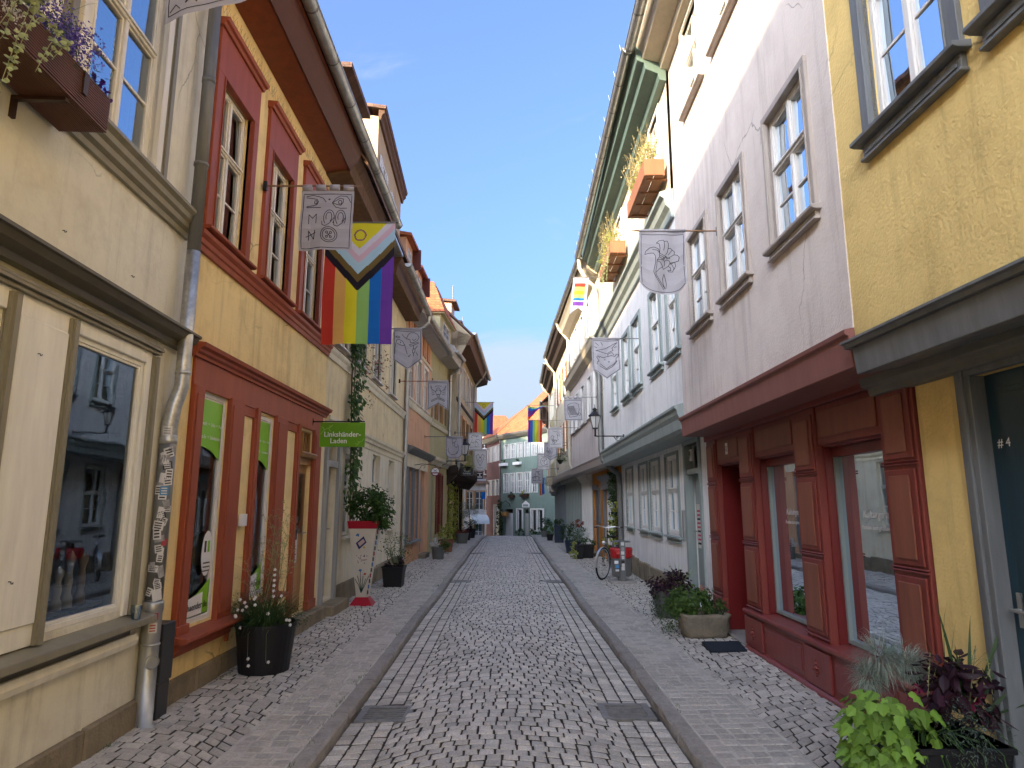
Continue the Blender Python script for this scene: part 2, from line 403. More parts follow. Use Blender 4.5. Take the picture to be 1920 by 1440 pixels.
def text(body, size, m, name='lettering', parent=None, origin=(0,0,0), right=(1,0,0), up=(0,0,1), align='CENTER', ext=.0015, spacing=1, shear=0, bold=0):
    cu = bpy.data.curves.new(name, 'FONT'); cu.body = body; cu.size = size; cu.align_x = align; cu.align_y = 'CENTER'
    cu.extrude = ext; cu.space_line = spacing; cu.resolution_u = 3; cu.shear = shear; cu.offset = bold
    ob = bpy.data.objects.new(name, cu); COL.objects.link(ob)
    dg = bpy.context.evaluated_depsgraph_get(); dg.update()
    me = bpy.data.meshes.new_from_object(ob.evaluated_get(dg)); bpy.data.objects.remove(ob)
    me.name = name; me.materials.clear(); me.materials.append(m)
    o = bpy.data.objects.new(name, me); COL.objects.link(o)
    r = V(right).normalized(); u = V(up).normalized(); n = r.cross(u)
    mt = Matrix((r, u, n)).transposed()
    off = wloc(parent) if parent else V((0,0,0))
    me.transform(Matrix.Translation(V(origin)-off) @ mt.to_4x4())
    if parent: o.parent = parent
    return o
SUN_E = 2.1; SKY_E = .145; EXPO = 2.45; CLOUD = (.92, 1.05, 1.15)
# ---------------------------------------------------------------- ground, setts, kerbs
def zg(y): return 0.0 if y < 33 else -.0042*(y-33)**2 if y < 52 else -1.52-.16*(y-52)*.5
SETT = paint('granite_setts', (.54,.515,.46), rough=.55, var=.38, scale=70, bump=.5, bscale=120, island=.22, dirt=(.20,.19,.17), dirtamt=.55, dscale=1.7, spec=.5, bdist=.004)
SETTP = paint('pavement_setts', (.52,.49,.43), rough=.6, var=.28, scale=50, bump=.5, bscale=110, island=.2, dirt=(.18,.17,.15), dirtamt=.5, dscale=1.4, spec=.4, bdist=.004)
SETTL = paint('worn_pavement_setts', (.45,.425,.375), rough=.6, var=.3, scale=45, bump=.5, bscale=100, island=.15, dirt=(.17,.16,.145), dirtamt=.6, dscale=2.5, spec=.4, bdist=.004)
JOINT = paint('joint_soil', (.062,.058,.05), rough=.95, var=.4, scale=30, bump=.6, bscale=90)
MORTAR = paint('pale_mortar', (.56,.535,.48), rough=.9, var=.25, scale=12, bump=.5, bscale=90, dirt=(.12,.11,.1), dirtamt=.6)
KERB = paint('kerb_granite', (.32,.30,.27), rough=.7, var=.3, scale=40, bump=.8, bscale=50, island=.12, dirt=(.11,.10,.085), dirtamt=.5, dscale=5, bdist=.01)
GROUND = paint('earth', (.09,.085,.07), rough=.95, var=.3, scale=1, bump=.3)

def kx(y, s):   # line of the road edge
    return s*(1.225 + .012*sin(y*.9+s) + (0 if y < 20 else -.0)) + (0 if y < 26 else .008*(y-26)**1.2)
def road_z(x, y): return zg(y) - .072 + .03*(1-(x/1.22)**2) + .004*sin(x*3.1+y*1.7)
holes = [(-1.16,-.78,5.55,5.92),(.78,1.16,5.60,5.97),(-1.18,-.82,14.9,15.25),(.82,1.18,14.85,15.2),(-1.18,-.82,23.3,23.65),(.82,1.18,23.3,23.65)]
class Setts:
    def __init__(s): s.v = []; s.f = []; s.m = []
    def stone(s, c, zf, gap=.0065, bev=.007, dz=.0035, depth=.026):
        m = (sum(p[0] for p in c)/4, sum(p[1] for p in c)/4)
        for h in holes:
            if h[0]-.03 < m[0] < h[1]+.03 and h[2]-.03 < m[1] < h[3]+.03: return
        d = rnd.uniform(-dz, dz); tx = rnd.uniform(-.015, .015); ty = rnd.uniform(-.015, .015)
        b = len(s.v); rings = []
        for inset, dd in ((gap, -depth), (gap, -.006), (gap+bev, 0)):
            for p in c:
                vx, vy = m[0]-p[0], m[1]-p[1]; l = max(1e-4, sqrt(vx*vx+vy*vy)); k = min(.45, inset*1.4/l)
                x, y = p[0]+vx*k, p[1]+vy*k
                s.v.append((x, y, zf(x, y)+d+dd+(x-m[0])*tx+(y-m[1])*ty))
        s.v.append((m[0], m[1], zf(*m)+d+.0025))
        for r in (0, 4):
            for i in range(4):
                j = (i+1) % 4; s.f.append((b+r+i, b+r+j, b+r+4+j, b+r+4+i)); s.m.append(1 if r == 0 else 0)
        for i in range(4): s.f.append((b+8+i, b+8+(i+1) % 4, b+12)); s.m.append(0)
    def build(s, name, m, side=None):
        me = bpy.data.meshes.new(name); me.from_pydata(s.v, [], s.f); me.materials.append(m); me.materials.append(side or JOINT)
        me.polygons.foreach_set('material_index', s.m)
        me.update(); o = bpy.data.objects.new(name, me); COL.objects.link(o); o['kind'] = 'structure'; return o
def jit(p, a=.0042): return (p[0]+rnd.uniform(-a, a), p[1]+rnd.uniform(-a, a))
S1 = Setts()
CF = .86
y = 2.2; pitch = .104
while y < 50:
    pt = pitch*(1 if y < 22 else 1)
    w = rnd.uniform(-.06, 0); x = -CF
    A = .26+.03*sin(y*1.3)
    fy = lambda x: -A*(x/CF)**2 + .02*sin(x*5+y*2)
    nx = -CF; first = True
    while nx < CF-.03:
        wd = rnd.uniform(.082, .125)
        if first: wd *= rnd.uniform(.4, 1); first = False
        x2 = min(CF, nx+wd)
        if CF-x2 < .05: x2 = CF
        c = [jit((nx, y+fy(nx))), jit((x2, y+fy(x2))), jit((x2, y+pt+fy(x2))), jit((nx, y+pt+fy(nx)))]
        
        S1.stone(c, road_z); nx = x2
    y += pt
for s in (-1, 1):
    for k in range(3):
        y = 2.2+rnd.random()*.05
        while y < 50:
            l = rnd.uniform(.078, .105)
            xa = lambda yy: kx(yy, s)-s*(.004+k*.122) if k < 3 else 0
            wv = lambda yy: (kx(yy, s)-s*CF)/3.0
            x0a, x0b = kx(y, s)-wv(y)*k, kx(y+l, s)-wv(y+l)*k
            x1a, x1b = kx(y, s)-wv(y)*(k+1), kx(y+l, s)-wv(y+l)*(k+1)
            c = [jit((x0a, y), .004), jit((x1a, y), .004), jit((x1b, y+l), .004), jit((x0b, y+l), .004)]
            S1.stone(c, road_z); y += l
S1.build('road', SETT)
# pavements
def pav_z(x, y): return zg(y) + .012*(abs(x)-1.35) + .003*sin(x*4+y*1.3)
S2 = Setts(); S3 = Setts()
for s in (-1, 1):
    zb = 1.82 if s < 0 else 1.92
    y = 1.8
    while y < 47:     # worn rows beside the kerb
        pt = .112; x = 1.36; yo = y
        while x < zb-.02:
            x2 = min(zb, x+rnd.uniform(.1, .15))
            if zb-x2 < .05: x2 = zb
            q = kx(y, s)-s*1.225
            c = [jit((s*x+q, yo)), jit((s*x2+q, yo)), jit((s*x2+q, yo+pt)), jit((s*x+q, yo+pt))]
            S3.stone(c, pav_z, gap=.006, bev=.006, dz=.002, depth=.012); x = x2
        y += pt
    y = 1.4; far = 3.1
    while y < 44:     # arched rows beside the houses
        pt = .104; x = zb; first = True
        A = .42+.06*sin(y*.8)
        g = lambda x: A*sin(min(1, (x-zb)/.85)*pi/2)-.02*sin(x*6+y)
        while x < far:
            wd = rnd.uniform(.1, .16)*(rnd.uniform(.4, 1) if first else 1); first = False
            x2 = x+wd
            c = [jit((s*x, y+g(x))), jit((s*x2, y+g(x2))), jit((s*x2, y+pt+g(x2))), jit((s*x, y+pt+g(x)))]
            S2.stone(c, pav_z, gap=.0065, bev=.006); x = x2
        y += pt
S2.build('pavement', SETTP); S3.build('worn_pavement', SETTL, MORTAR)
def sheet(name, x0, x1, zf, dz, m, y0=-12, y1=60, st=.5, xs=None):
    mb = MB(); ys = [y0]
    while ys[-1] < y1: ys.append(ys[-1]+st)
    xs = xs or [x0, x1]
    for a, b in zip(ys, ys[1:]):
        for c, d in zip(xs, xs[1:]):
            mb.quad((c,a,zf(c,a)+dz),(d,a,zf(d,a)+dz),(d,b,zf(d,b)+dz),(c,b,zf(c,b)+dz))
    o = mb.build(name, m, recalc=False); o['kind'] = 'structure'; return o
sheet('road_bed', -1.3, 1.6, road_z, -.019, JOINT, xs=[-1.3,-.9,-.4,0,.4,.9,1.3,1.6])
flat = lambda x, y: zg(y)+.012*(abs(x)-1.35)
sheet('pavement_bed', -3.4, -1.3, flat, -.016, JOINT, xs=[-6,-3.4,-1.8]); sheet('pavement_bed', 1.3, 3.6, flat, -.016, JOINT, xs=[1.95,3.6,7])
sheet('pavement_mortar', -1.9, -1.28, flat, -.0035, MORTAR, xs=[-1.84,-1.28]); sheet('pavement_mortar', 1.28, 1.94, flat, -.0035, MORTAR, xs=[1.29,1.94])
mb = MB()
for s in (-1, 1):
    y = -6
    while y < 50:
        l = rnd.uniform(.9, 1.3); n = 8 if y < 14 else 3; g = .006
        rows = []
        for i in range(n+1):
            yy = y+g+(l-2*g)*i/n; q = kx(yy, s); z = zg(yy); j = lambda a=.006: rnd.uniform(-a, a)
            rows.append([(q+j(), yy, z-.12), (q+j(.008), yy, z-.045), (q+s*.004+j(.008), yy, z-.01+j(.003)), (q+s*.02+j(.003), yy, z+.006+j(.002)), (q+s*.12+j(.003), yy, z+.007+j(.002)), (q+s*.132, yy, z-.02)])
        vs = [p for r in rows for p in r]; m6 = 6
        fs = [(i*m6+k, i*m6+k+1, (i+1)*m6+k+1, (i+1)*m6+k) for i in range(n) for k in range(5)] + [tuple(range(6)), tuple(n*m6+k for k in range(6))]
        mb.add(vs, fs); y += l
o = mb.build('kerb', KERB); o['kind'] = 'structure'
mb = MB(); mb.quad((-600,-600,-2.6),(600,-600,-2.6),(600,600,-2.6),(-600,600,-2.6)); o = mb.build('ground', GROUND); o['kind'] = 'structure'
# drain grates
IRON = paint('cast_iron', (.27,.265,.25), rough=.55, metal=.6, var=.3, scale=20, bump=.3)
glab = ['grey slotted drain grate beside the left kerb, nearest of its row', 'grey slotted drain grate beside the right kerb, nearest of its row', 'small drain grate by the left kerb, second in its row', 'small drain grate by the right kerb, second in its row', 'tiny drain grate by the left kerb near the crest', 'tiny drain grate by the right kerb near the crest']
for h, lb in zip(holes, glab):
    r = root('drain_grate', ((h[0]+h[1])/2, (h[2]+h[3])/2, zg(h[2])-.08), lb, 'drain grate', 'drain grates along both kerbs')
    mb = MB(); x0, x1, y0, y1 = h; z = zg(h[2])-.052; b = .035
    mb.box(x0-.02,x1+.02,y0-.02,y0+b,z-.03,z); mb.box(x0-.02,x1+.02,y1-b,y1+.02,z-.03,z); mb.box(x0-.02,x0+b,y0+b,y1-b,z-.03,z); mb.box(x1-b,x1+.02,y0+b,y1-b,z-.03,z)
    mb.build('frame', IRON, r)
    mb = MB(); n = 6; yy = y0+b
    for i in range(n-1):
        c = y0+b+(y1-y0-2*b)*(i+1)/n; mb.box(x0+b, x1-b, c-.012, c+.012, z-.02, z-.003)
    mb.box(x0+b,x1-b,y0+b,y1-b,z-.035,z-.028)
    mb.build('bars', IRON, r)
# ================================================================ LEFT ROW
def house(name, F, y0, y1, label, cat='house', group='houses in the left row'):
    p = F.P((y0+y1)/2, 0, 0); return root(name, (p.x, p.y, 0), label, cat, group)
RED = wood('rust_red_paint', (.31,.075,.038), rough=.5, spec=.25, var=.16)
RED2 = wood('oxide_red_paint', (.20,.035,.024), rough=.4, spec=.5, var=.18, chips=(.30,.12,.08))
YEL = plaster('yellow_plaster', (.86,.68,.34), dirt=(.36,.24,.09), dirtamt=.35)
YEL3 = plaster('ochre_cream_plaster', (.78,.67,.43), dirt=(.38,.29,.14), dirtamt=.4)
GREYC = plaster('warm_grey_plaster', (.76,.745,.63), dirt=(.36,.32,.24), dirtamt=.4)
OLIVE = wood('olive_grey_trim', (.235,.215,.15), rough=.45)
CREAM = wood('cream_paint', (.80,.79,.71), rough=.45, chips=(.35,.3,.22))
DKTRIM = wood('dark_olive_trim', (.085,.076,.052), rough=.4)
BROWNB = wood('weathered_brown_boards', (.12,.062,.030), rough=.8, var=.35)
OAK = wood('varnished_oak', (.36,.19,.065), rough=.35, var=.25)
GREYD = wood('pale_grey_door_paint', (.33,.34,.33), rough=.45)
def soffit(F, y0, y1, z, parent, m, w=.42, dz=.22, back=.0, name='eave'):
    mb = MB(); mb.mould(F, y0, y1, [(0,z),(w,z+.03),(w,z+dz),(w+.1,z+dz+.05),(w+.1,z+dz+.14),(0,z+dz+.14)])
    return mb.build(name, m, parent, bevel=.006)

# ---- grey house with the big shop window -----------------------------------
F = Fac(-2.13, -7, -2.719, 5.41, 1); P = F.P
h = house('grey_house', F, -7, 5.41, 'warm grey plastered house with flower box and big cream framed shop window')
mb = MB()
wall(mb, F, -7, 5.41, .0, 2.86, [(2.2,3.36,.87,2.6),(3.95,4.86,.87,2.63)], thick=.12)
wall(mb, F, -7, 5.41, 2.86, 7.0, [(3.75,4.66,4.10,6.1),(1.9,2.8,4.10,6.1)], thick=.2)
mb.build('wall', GREYC, h)
shell(F, -7, 5.41, 0, 7.0, h, GREYC, back=1.3)
mb = MB(); n = 14
for i in range(n):
    a = -7+i*(12.41/n); mb.fbox(F, a+.006, a+12.41/n-.006, -.05, .035+rnd.uniform(-.006,.006), -.02, .2+rnd.uniform(-.008,.008))
mb.build('plinth', STONE, h, bevel=.012)
mb = MB()  # flush cream boarding round the shop window
for a, b in ((2.0,2.2),(3.36,3.95),(4.86,4.93)): mb.fbox(F, a, b, 0, .022, .83, 2.72)
mb.fbox(F, 2.2, 3.36, 0, .022, 2.6, 2.72); mb.fbox(F, 3.95, 4.86, 0, .022, 2.63, 2.72)
mb.fbox(F, 3.45, 3.88, .022, .034, .95, 2.60)
mb.build('shop_boarding', CREAM, h, bevel=.005)
mb = MB()
for a in (2.0, 3.36, 3.885, 4.93):
    mb.mould(F, a, a+.075, [(0,.83),(.04,.83),(.04,2.70),(0,2.70)])
    mb.fbox(F, a+.018, a+.057, .04, .055, .83, 2.70)
for k, (z, o) in enumerate(((2.72,.05),(2.745,.07),(2.77,.06))): mb.fbox(F, 1.9, 5.02, 0, o, z, z+.018)
mb.build('shop_moulding', OLIVE, h)
for (a, b) in ((2.2,3.36),(3.95,4.86)):
    w = window(F, h, a, b, .87, 2.60 if a < 3 else 2.63, frame=CREAM, cols=1, transom=0, rows=(1,1), rec=.0, fw=.035, glassm=GLD, tilt=.003, detail=True, bev=.003)
    w.name = 'shop_window'
mb = MB(); mb.mould(F, -3, 5.15, [(-.03,.83),(.13,.80),(.135,.755),(.11,.745),(0,.745)]); mb.build('sill', OLIVE, h, bevel=.004)
mb = MB(); mb.fbox(F, -3, 4.98, 0, .03, .69, .742); mb.build('sill_board', DKTRIM, h)
mb = MB(); mb.mould(F, -3, 5.04, [(0,.60),(.05,.61),(.065,.65),(.05,.69),(0,.69)]); mb.build('lower_rail', CREAM, h)
mb = MB()  # dark cornice
mb.mould(F, -7, 5.425, [(0,2.84),(.06,2.84),(.07,2.88),(.13,2.91),(.15,2.95),(.17,2.955),(.17,2.975),(0,3.0)]); mb.build('cornice', DKTRIM, h)
mb = MB()
mb.mould(F, -7, 5.34, [(0,3.79),(.03,3.79),(.035,3.83),(.065,3.85),(.07,3.89),(.095,3.91),(.10,3.95),(.13,3.975),(.13,4.0),(0,4.03)]); mb.build('sill_course', OLIVE, h)
mb = MB()
for a in (1.6, 2.88, 3.5, 4.76):
    mb.fbox(F, a, a+.11, 0, .025, 4.03, 7.0); mb.fbox(F, a+.03, a+.08, .025, .04, 4.03, 7.0)
mb.build('corner_boards', OLIVE, h)
for a in (1.9, 3.75):
    w = window(F, h, a, a+.91, 4.10, 6.1, frame=CREAMW, casing=CREAMW, cw=.10, co=.03, cols=2, transom=.44, rows=(1,2), rec=.03, fw=.05, tilt=.02, bev=.003)
    if a > 3:
        w['label'] = 'upper window with its near casement tilted open over a striped blind'
        mb = MB()
        for i in range(22): mb.fbox(F, 3.80, 4.70, -.36, -.34, 4.5+i*.04, 4.522+i*.04)
        mb.build('blind', BLACK, w)
        mb = MB()
        for q0, q1 in ((P(3.82,-.10,4.16),P(3.82,-.24,4.92)),(P(4.17,-.10,4.16),P(4.17,-.24,4.92)),(P(3.82,-.10,4.16),P(4.17,-.10,4.16)),(P(3.82,-.24,4.92),P(4.17,-.24,4.92))): mb.tube([q0, q1], .022, 4)
        mb.build('casement', CREAMW, w)
hb = MB()
for y, z in ((3.32,2.2),(3.62,1.2),(3.62,2.42),(4.55,3.2),(3.75,3.2)):
    p = P(y, .035 if z < 2.8 else .0, z); hb.tube([p, p+F.n*.012, p+F.n*.016+V((0,0,-.012)), p+F.n*.022+V((0,0,-.012)), p+F.n*.024+V((0,0,-.003))], .0028, 5)
hb.build('wall_hook', BLACK, h)
roof(F, -7, 5.41, .45, 7.0, 2.3, 9.55, h); soffit(F, -7, 5.41, 6.75, h, CREAM)
# things inside the window: wooden mills
MILLW = wood('pale_turned_wood', (.82,.78,.68), rough=.4); MILLN = wood('natural_turned_wood', (.6,.42,.22), rough=.4); MILLR = paint('red_lacquer', (.35,.02,.02), rough=.25, bump=0); CHR = paint('chrome', (.6,.6,.6), rough=.2, metal=1, bump=0)
mb = MB(); mb.fbox(F, 2.3, 4.79, -.8, -.09, .93, .95); o = mb.build('display_shelf', paint('dark_shelf', (.05,.045,.04), bump=0), h)
prof = [(.03,0),(.03,.04),(.018,.07),(.024,.12),(.016,.17),(.02,.19),(.027,.21),(.026,.235),(.012,.255),(.006,.262)]
for (y, o_, s, m, lb) in ((4.44,-.13,1.35,MILLW,'tall pale wooden mill in the shop window, second from the left'),(4.33,-.13,1.0,MILLW,'short pale wooden mill in the shop window, left of the tall one'),(4.62,-.15,1.3,MILLN,'natural brown wooden mill at the far end of the shop window'),(4.32,-.28,1.5,MILLR,'red lacquered mill standing behind the pale mills in the shop window')):
    c = P(y, o_, .951); b = MB(); b.lathe(c, [(r*1.15, z*s) for r, z in prof], 14)
    t_ = b.build('pepper_mill', m, smooth=True); tag(t_, lb, 'pepper mill', 'pepper mills in the grey shop window')
b = MB(); c = P(4.89, .10, .80); b.lathe(c, [(.026,0),(.034,.10),(.032,.10),(.024,.006)], 16)
g = b.build('glass_tumbler', glass('tumbler_glass', (.85,.87,.88), .12)); tag(g, 'small printed glass tumbler standing on the sill at the end of the shop window', 'glass')

# ---- yellow house with red trim --------------------------------------------
F = Fac(-2.72, 5.41, -2.72, 9.87, 1); P = F.P
h = house('yellow_house', F, 5.41, 9.87, 'yellow plastered house with rust red trim and green lettered shop windows')
ups = [(5.74,6.47),(7.07,7.80),(8.41,9.14)]
mb = MB()
wall(mb, F, 5.41, 9.87, 0, 3.9, [(5.84,6.43,.58,2.60),(7.21,7.74,.62,2.57),(8.66,9.30,.2,2.57)], thick=.1)
wall(mb, F, 5.41, 9.87, 3.9, 6.62, [(a,b,4.05,5.62) for a,b in ups], thick=.2)
mb.build('wall', YEL, h)
shell(F, 5.41, 9.87, 0, 6.62, h, YEL, back=1.5)
mb = MB(); y = 5.6
while y < 8.5:
    l = rnd.uniform(.35,.6); mb.fbox(F, y, min(8.55,y+l-.008), -.03, .03+rnd.uniform(-.01,.01), -.03, .2+rnd.uniform(-.01,.01)); y += l
mb.build('plinth', STONE, h, bevel=.015)
mb = MB()
for a, b in ups:
    pass
mb.mould(F, 5.48, 9.87, [(0,3.80),(.03,3.80),(.035,3.85),(.05,3.86),(.055,3.90),(.085,3.93),(.09,3.965),(0,3.985)]); mb.build('string_course', RED, h)
for i, (a, b) in enumerate(ups):
    window(F, h, a, b, 4.06, 5.60, frame=CREAMW, casing=RED, cw=.14, co=.04, cols=2, transom=.60, rows=(1,2), rec=.05, header=True, cwt=.44, sill=RED, so=.07, curtain=(None,None,'half')[i], tilt=.02, bev=.003)
# shop front
mb = MB(); pr = [(0,2.86),(.05,2.86),(.055,2.885),(.08,2.90),(.085,2.925),(.12,2.94),(.13,2.975),(0,2.99)]
mb.mould(F, 5.60, 9.84, pr); mb.build('shop_cornice', RED, h)
mb = MB(); mb.fbox(F, 5.66, 9.72, 0, .03, 2.60, 2.86)
for a, b, z0 in ((5.66,5.84,.5),(6.43,6.76,.5),(7.12,7.21,.6),(7.74,8.12,.6),(8.58,8.66,.2),(9.30,9.62,.2)):
    mb.fbox(F, a, b, 0, .05, z0, 2.62)
    if b-a > .15: mb.fbox(F, a+.03, b-.03, .05, .06, z0+.1, 2.55)
for a, b in ((5.64,5.86),(9.28,9.64)): mb.fbox(F, a, b, 0, .07, .5 if a < 6 else .2, .62 if a < 6 else .32)
for a, b in ((6.76,7.12),(8.12,8.58)):
    mb.fbox(F, a, b, 0, .02, 2.5, 2.60); mb.fbox(F, a, a+.03, 0, .035, .3, 2.5); mb.fbox(F, b-.03, b, 0, .035, .3, 2.5)
mb.build('shop_frame', RED, h, bevel=.006)
mb = MB()
mb.mould(F, 5.62, 6.84, [(-.02,.56),(.17,.53),(.175,.50),(.15,.485),(.0,.485)]); mb.mould(F, 5.66, 6.78, [(0,.37),(.05,.38),(.06,.42),(.08,.43),(.08,.485),(0,.485)])
mb.mould(F, 7.1, 8.2, [(-.02,.60),(.15,.58),(.15,.54),(0,.53)]); mb.build('shop_sill', RED, h, bevel=.004)
SIGNG = paint('sign_green', (.22,.54,.03), rough=.35, bump=0, var=.05)
SIGNW = paint('sign_white', (.8,.8,.8), rough=.4, bump=0, var=.02)
SIGND = paint('sign_dark_print', (.02,.03,.02), rough=.4, bump=0)
for k, (a, b, z0, z1) in enumerate(((5.84,6.43,.58,2.60),(7.21,7.74,.62,2.57))):
    w = window(F, h, a, b, z0, z1, frame=WHITE, cols=1, transom=0, rows=(1,1), rec=.01, fw=.045, glassm=GLD, tilt=.002, bev=.003); w.name = 'shop_window'
    w['label'] = ('near shop window with green lettered film and round sticker', 'far shop window with green lettered film')[k]
    ia, ib = a+.05, b-.05; o = -.018
    mb = MB(); N = 10       # green banner film with a curved lower edge
    top = [P(ia+(ib-ia)*i/N, o, z1-.06) for i in range(N+1)]; low = [P(ia+(ib-ia)*i/N, o, z1-.50-.10*(i/N)**1.5+.03*sin(i/N*pi)) for i in range(N+1)]
    mb.poly(top+low[::-1]); mb.build('green_film', SIGNG, w, recalc=False)
    for j, (s1, s2) in enumerate((('gut gemacht', 'Links  +  Rechts'), ('Alles für', 'Linkshänder'))):
        text(s1+'  +  '+s2, .045 if k == 0 else .035, SIGNW, 'film_lettering', w, P((a+b)/2, -.012, z1-.28-.12*j), right=F.t, ext=.0005)
    mb = MB()
    low = [P(ia+(ib-ia)*i/N, o, z0+.20+.16*(i/N)**2) for i in range(N+1)]
    mb.poly([P(ia,o,z0+.05),P(ib,o,z0+.05)]+low[::-1]); mb.build('green_film', SIGNG, w, recalc=False)
    mb = MB(); mb.quad(P(ia,o+.003,z0+.06),P(ib-.13,o+.003,z0+.06),P(ib-.13,o+.003,z0+.245),P(ia,o+.003,z0+.20)); mb.build('address_film', SIGNW, w, recalc=False)
    text('linkshaender.de', .085, SIGND, 'film_lettering', w, P((a+b)/2-.06, -.010, z0+.135), right=F.t, ext=.0005)
    if k == 0:
        c = P(6.26, -.012, 1.16); mb = MB(); pts = [c+F.t*(.105*cos(q*pi/12))+V((0,0,.20*sin(q*pi/12))) for q in range(24)]
        mb.poly(pts); st = mb.build('round_sticker', SIGNW, w, recalc=False)
        mb = MB()
        mb.fbox(F, 6.205,6.24,-.011,-.009,1.17,1.27,0); mb.fbox(F, 6.27,6.31,-.011,-.009,1.17,1.27,1)
        for q in range(3): mb.fbox(F, 6.2,6.33,-.011,-.009,1.07-.035*q,1.08-.035*q,0)
        mb.build('sticker_mark', [SIGND, SIGNG], st, recalc=False)
# goods on shelves behind the shop glass
SHELF = paint('shop_shelf', (.62,.56,.46), bump=0)
mb = MB()
for (a, b) in ((5.7,6.6),(7.1,7.9)):
    for z in (.95,1.3,1.65,1.95): mb.fbox(F, a, b, -.50, -.22, z, z+.02)
    mb.fbox(F, a, b, -.52, -.50, .5, 2.6)
mb.build('shop_shelves', SHELF, h)
cols_ = [(.5,.48,.42),(.35,.1,.05),(.1,.25,.05),(.05,.12,.25),(.55,.4,.1),(.03,.03,.03)]
gm = [paint('goods_%s' % n_, c_, bump=0, rough=.4) for n_, c_ in zip(('cream','brick','green','blue','amber','black'), cols_)]
for (a, b) in ((5.78,6.45),(7.18,7.78)):
    for z in (.97,1.32,1.67):
        y = a
        while y < b:
            s = rnd.uniform(.03,.05); m = rnd.choice(gm); q = MB(); c = P(y, -.28, z)
            if rnd.random() < .5: q.lathe(c, [(s*.8,0),(s,.02),(s,.1),(s*.9,.1),(s*.85,.02)], 12); nm, lb, ct = 'mug', 'small mug on the shelf behind the green lettered window', 'mug'
            else: q.fbox(F, y-s, y+s*.6, -.32, -.24, z, z+rnd.uniform(.12,.24)); nm, lb, ct = 'boxed_goods', 'small packed article on the shelf behind the green lettered window', 'packed article'
            tag(q.build(nm, m), lb, ct, 'goods on the shelves of the green lettered shop'); y += s*2+rnd.uniform(.02,.09)
d = panel_door(F, h, 8.68, 9.28, .2, 2.12, OAK, off=-.05, rows=(.9,1.3), lab='varnished wooden shop door with glass upper panel')
mb = MB(); mb.fbox(F, 8.80, 9.16, -.05, -.026, 1.22, 2.0); mb.build('door_glass', GLD, d)
PAPER = paint('paper_notice', (.6,.58,.55), rough=.8, bump=0); PRINT = paint('black_print', (.03,.03,.035), rough=.8, bump=0); PINK = paint('pink_print', (.5,.08,.12), rough=.8, bump=0)
for (y0_, y1_, z0_, z1_) in ((8.75,8.98,.85,1.32),(8.8,8.97,1.36,1.44)):
    mb = MB(); mb.fbox(F, y0_, y1_, -.03, -.026, z0_, z1_, 0)
    if z1_-z0_ > .2:
        mb.fbox(F, y0_+.03, y1_-.03, -.026, -.0255, z1_-.18, z1_-.05, 1)
        for q in range(6): mb.fbox(F, y0_+.03, y1_-.03-.03*(q % 2), -.026, -.0255, z0_+.03+q*.035, z0_+.04+q*.035, 1)
    mb.build('notice', [PAPER, PRINT], d)
mb = MB(); mb.fbox(F, 8.66, 9.30, -.08, .0, 2.12, 2.2); mb.mould(F, 8.64, 9.32, [(0,2.20),(.06,2.21),(.09,2.26),(.07,2.28),(0,2.28)])
for k in range(5): mb.fbox(F, 8.68+k*.15, 8.70+k*.15, -.05, -.02, 2.28, 2.56)
mb.build('transom_bars', OAK, h); mb = MB(); mb.fbox(F, 8.66, 9.3, -.06, -.055, 2.28, 2.57); mb.build('transom_pane', GLD, h)
mb = MB(); mb.fbox(F, 8.5, 9.85, -.1, .16, -.02, .19); mb.build('door_step', STONE, h, bevel=.02)
mb = MB(); mb.fbox(F, 6.86, 6.98, .02, .06, 1.38, 1.50); mb.build('label_plate', SIGNW, h)
# eave
REDS = wood('red_brown_soffit', (.20,.045,.012), rough=.5, var=.25)
mb = MB(); mb.mould(F, 5.41, 9.3, [(0,6.50),(.34,6.55),(.34,6.62),(.36,6.72),(.50,6.80),(.50,6.92),(0,6.95)]); mb.build('eave', REDS, h, bevel=.006)
mb = MB(); mb.mould(F, 5.41, 9.3, [(.345,6.545),(.36,6.545),(.48,6.70),(.52,6.80),(.505,6.80),(.365,6.715),(.345,6.62)]); mb.build('fascia', wood('dark_red_fascia', (.075,.014,.008)), h)
mb = MB(); mb.mould(F, 9.3, 9.87, [(0,6.48),(.36,6.50),(.36,6.74),(.44,6.84),(.44,6.92),(0,6.95)]); e_ = mb.build('eave', BROWNB, h, bevel=.006); e_['label'] = 'unpainted weathered end of the eave'
gutter(F, 5.41, 9.87, 6.85, 6.88, .62, h)
roof(F, 5.41, 9.87, .58, 6.90, 2.3, 9.6, h)
SPK = MB()
for a in (5.5, 6.86, 8.2):
    for q in range(26):
        y = a+.02+q*.055; z = 6.155
        for k in (-1, 1): p = P(y, .05, z); SPK.tube([p, p+V((0, k*.03, .11))+F.n*rnd.uniform(-.02,.05)], .0012, 3, cap=False)
for q in range(0): pass
SPK.build('bird_spikes', ZINCD, h, recalc=False)
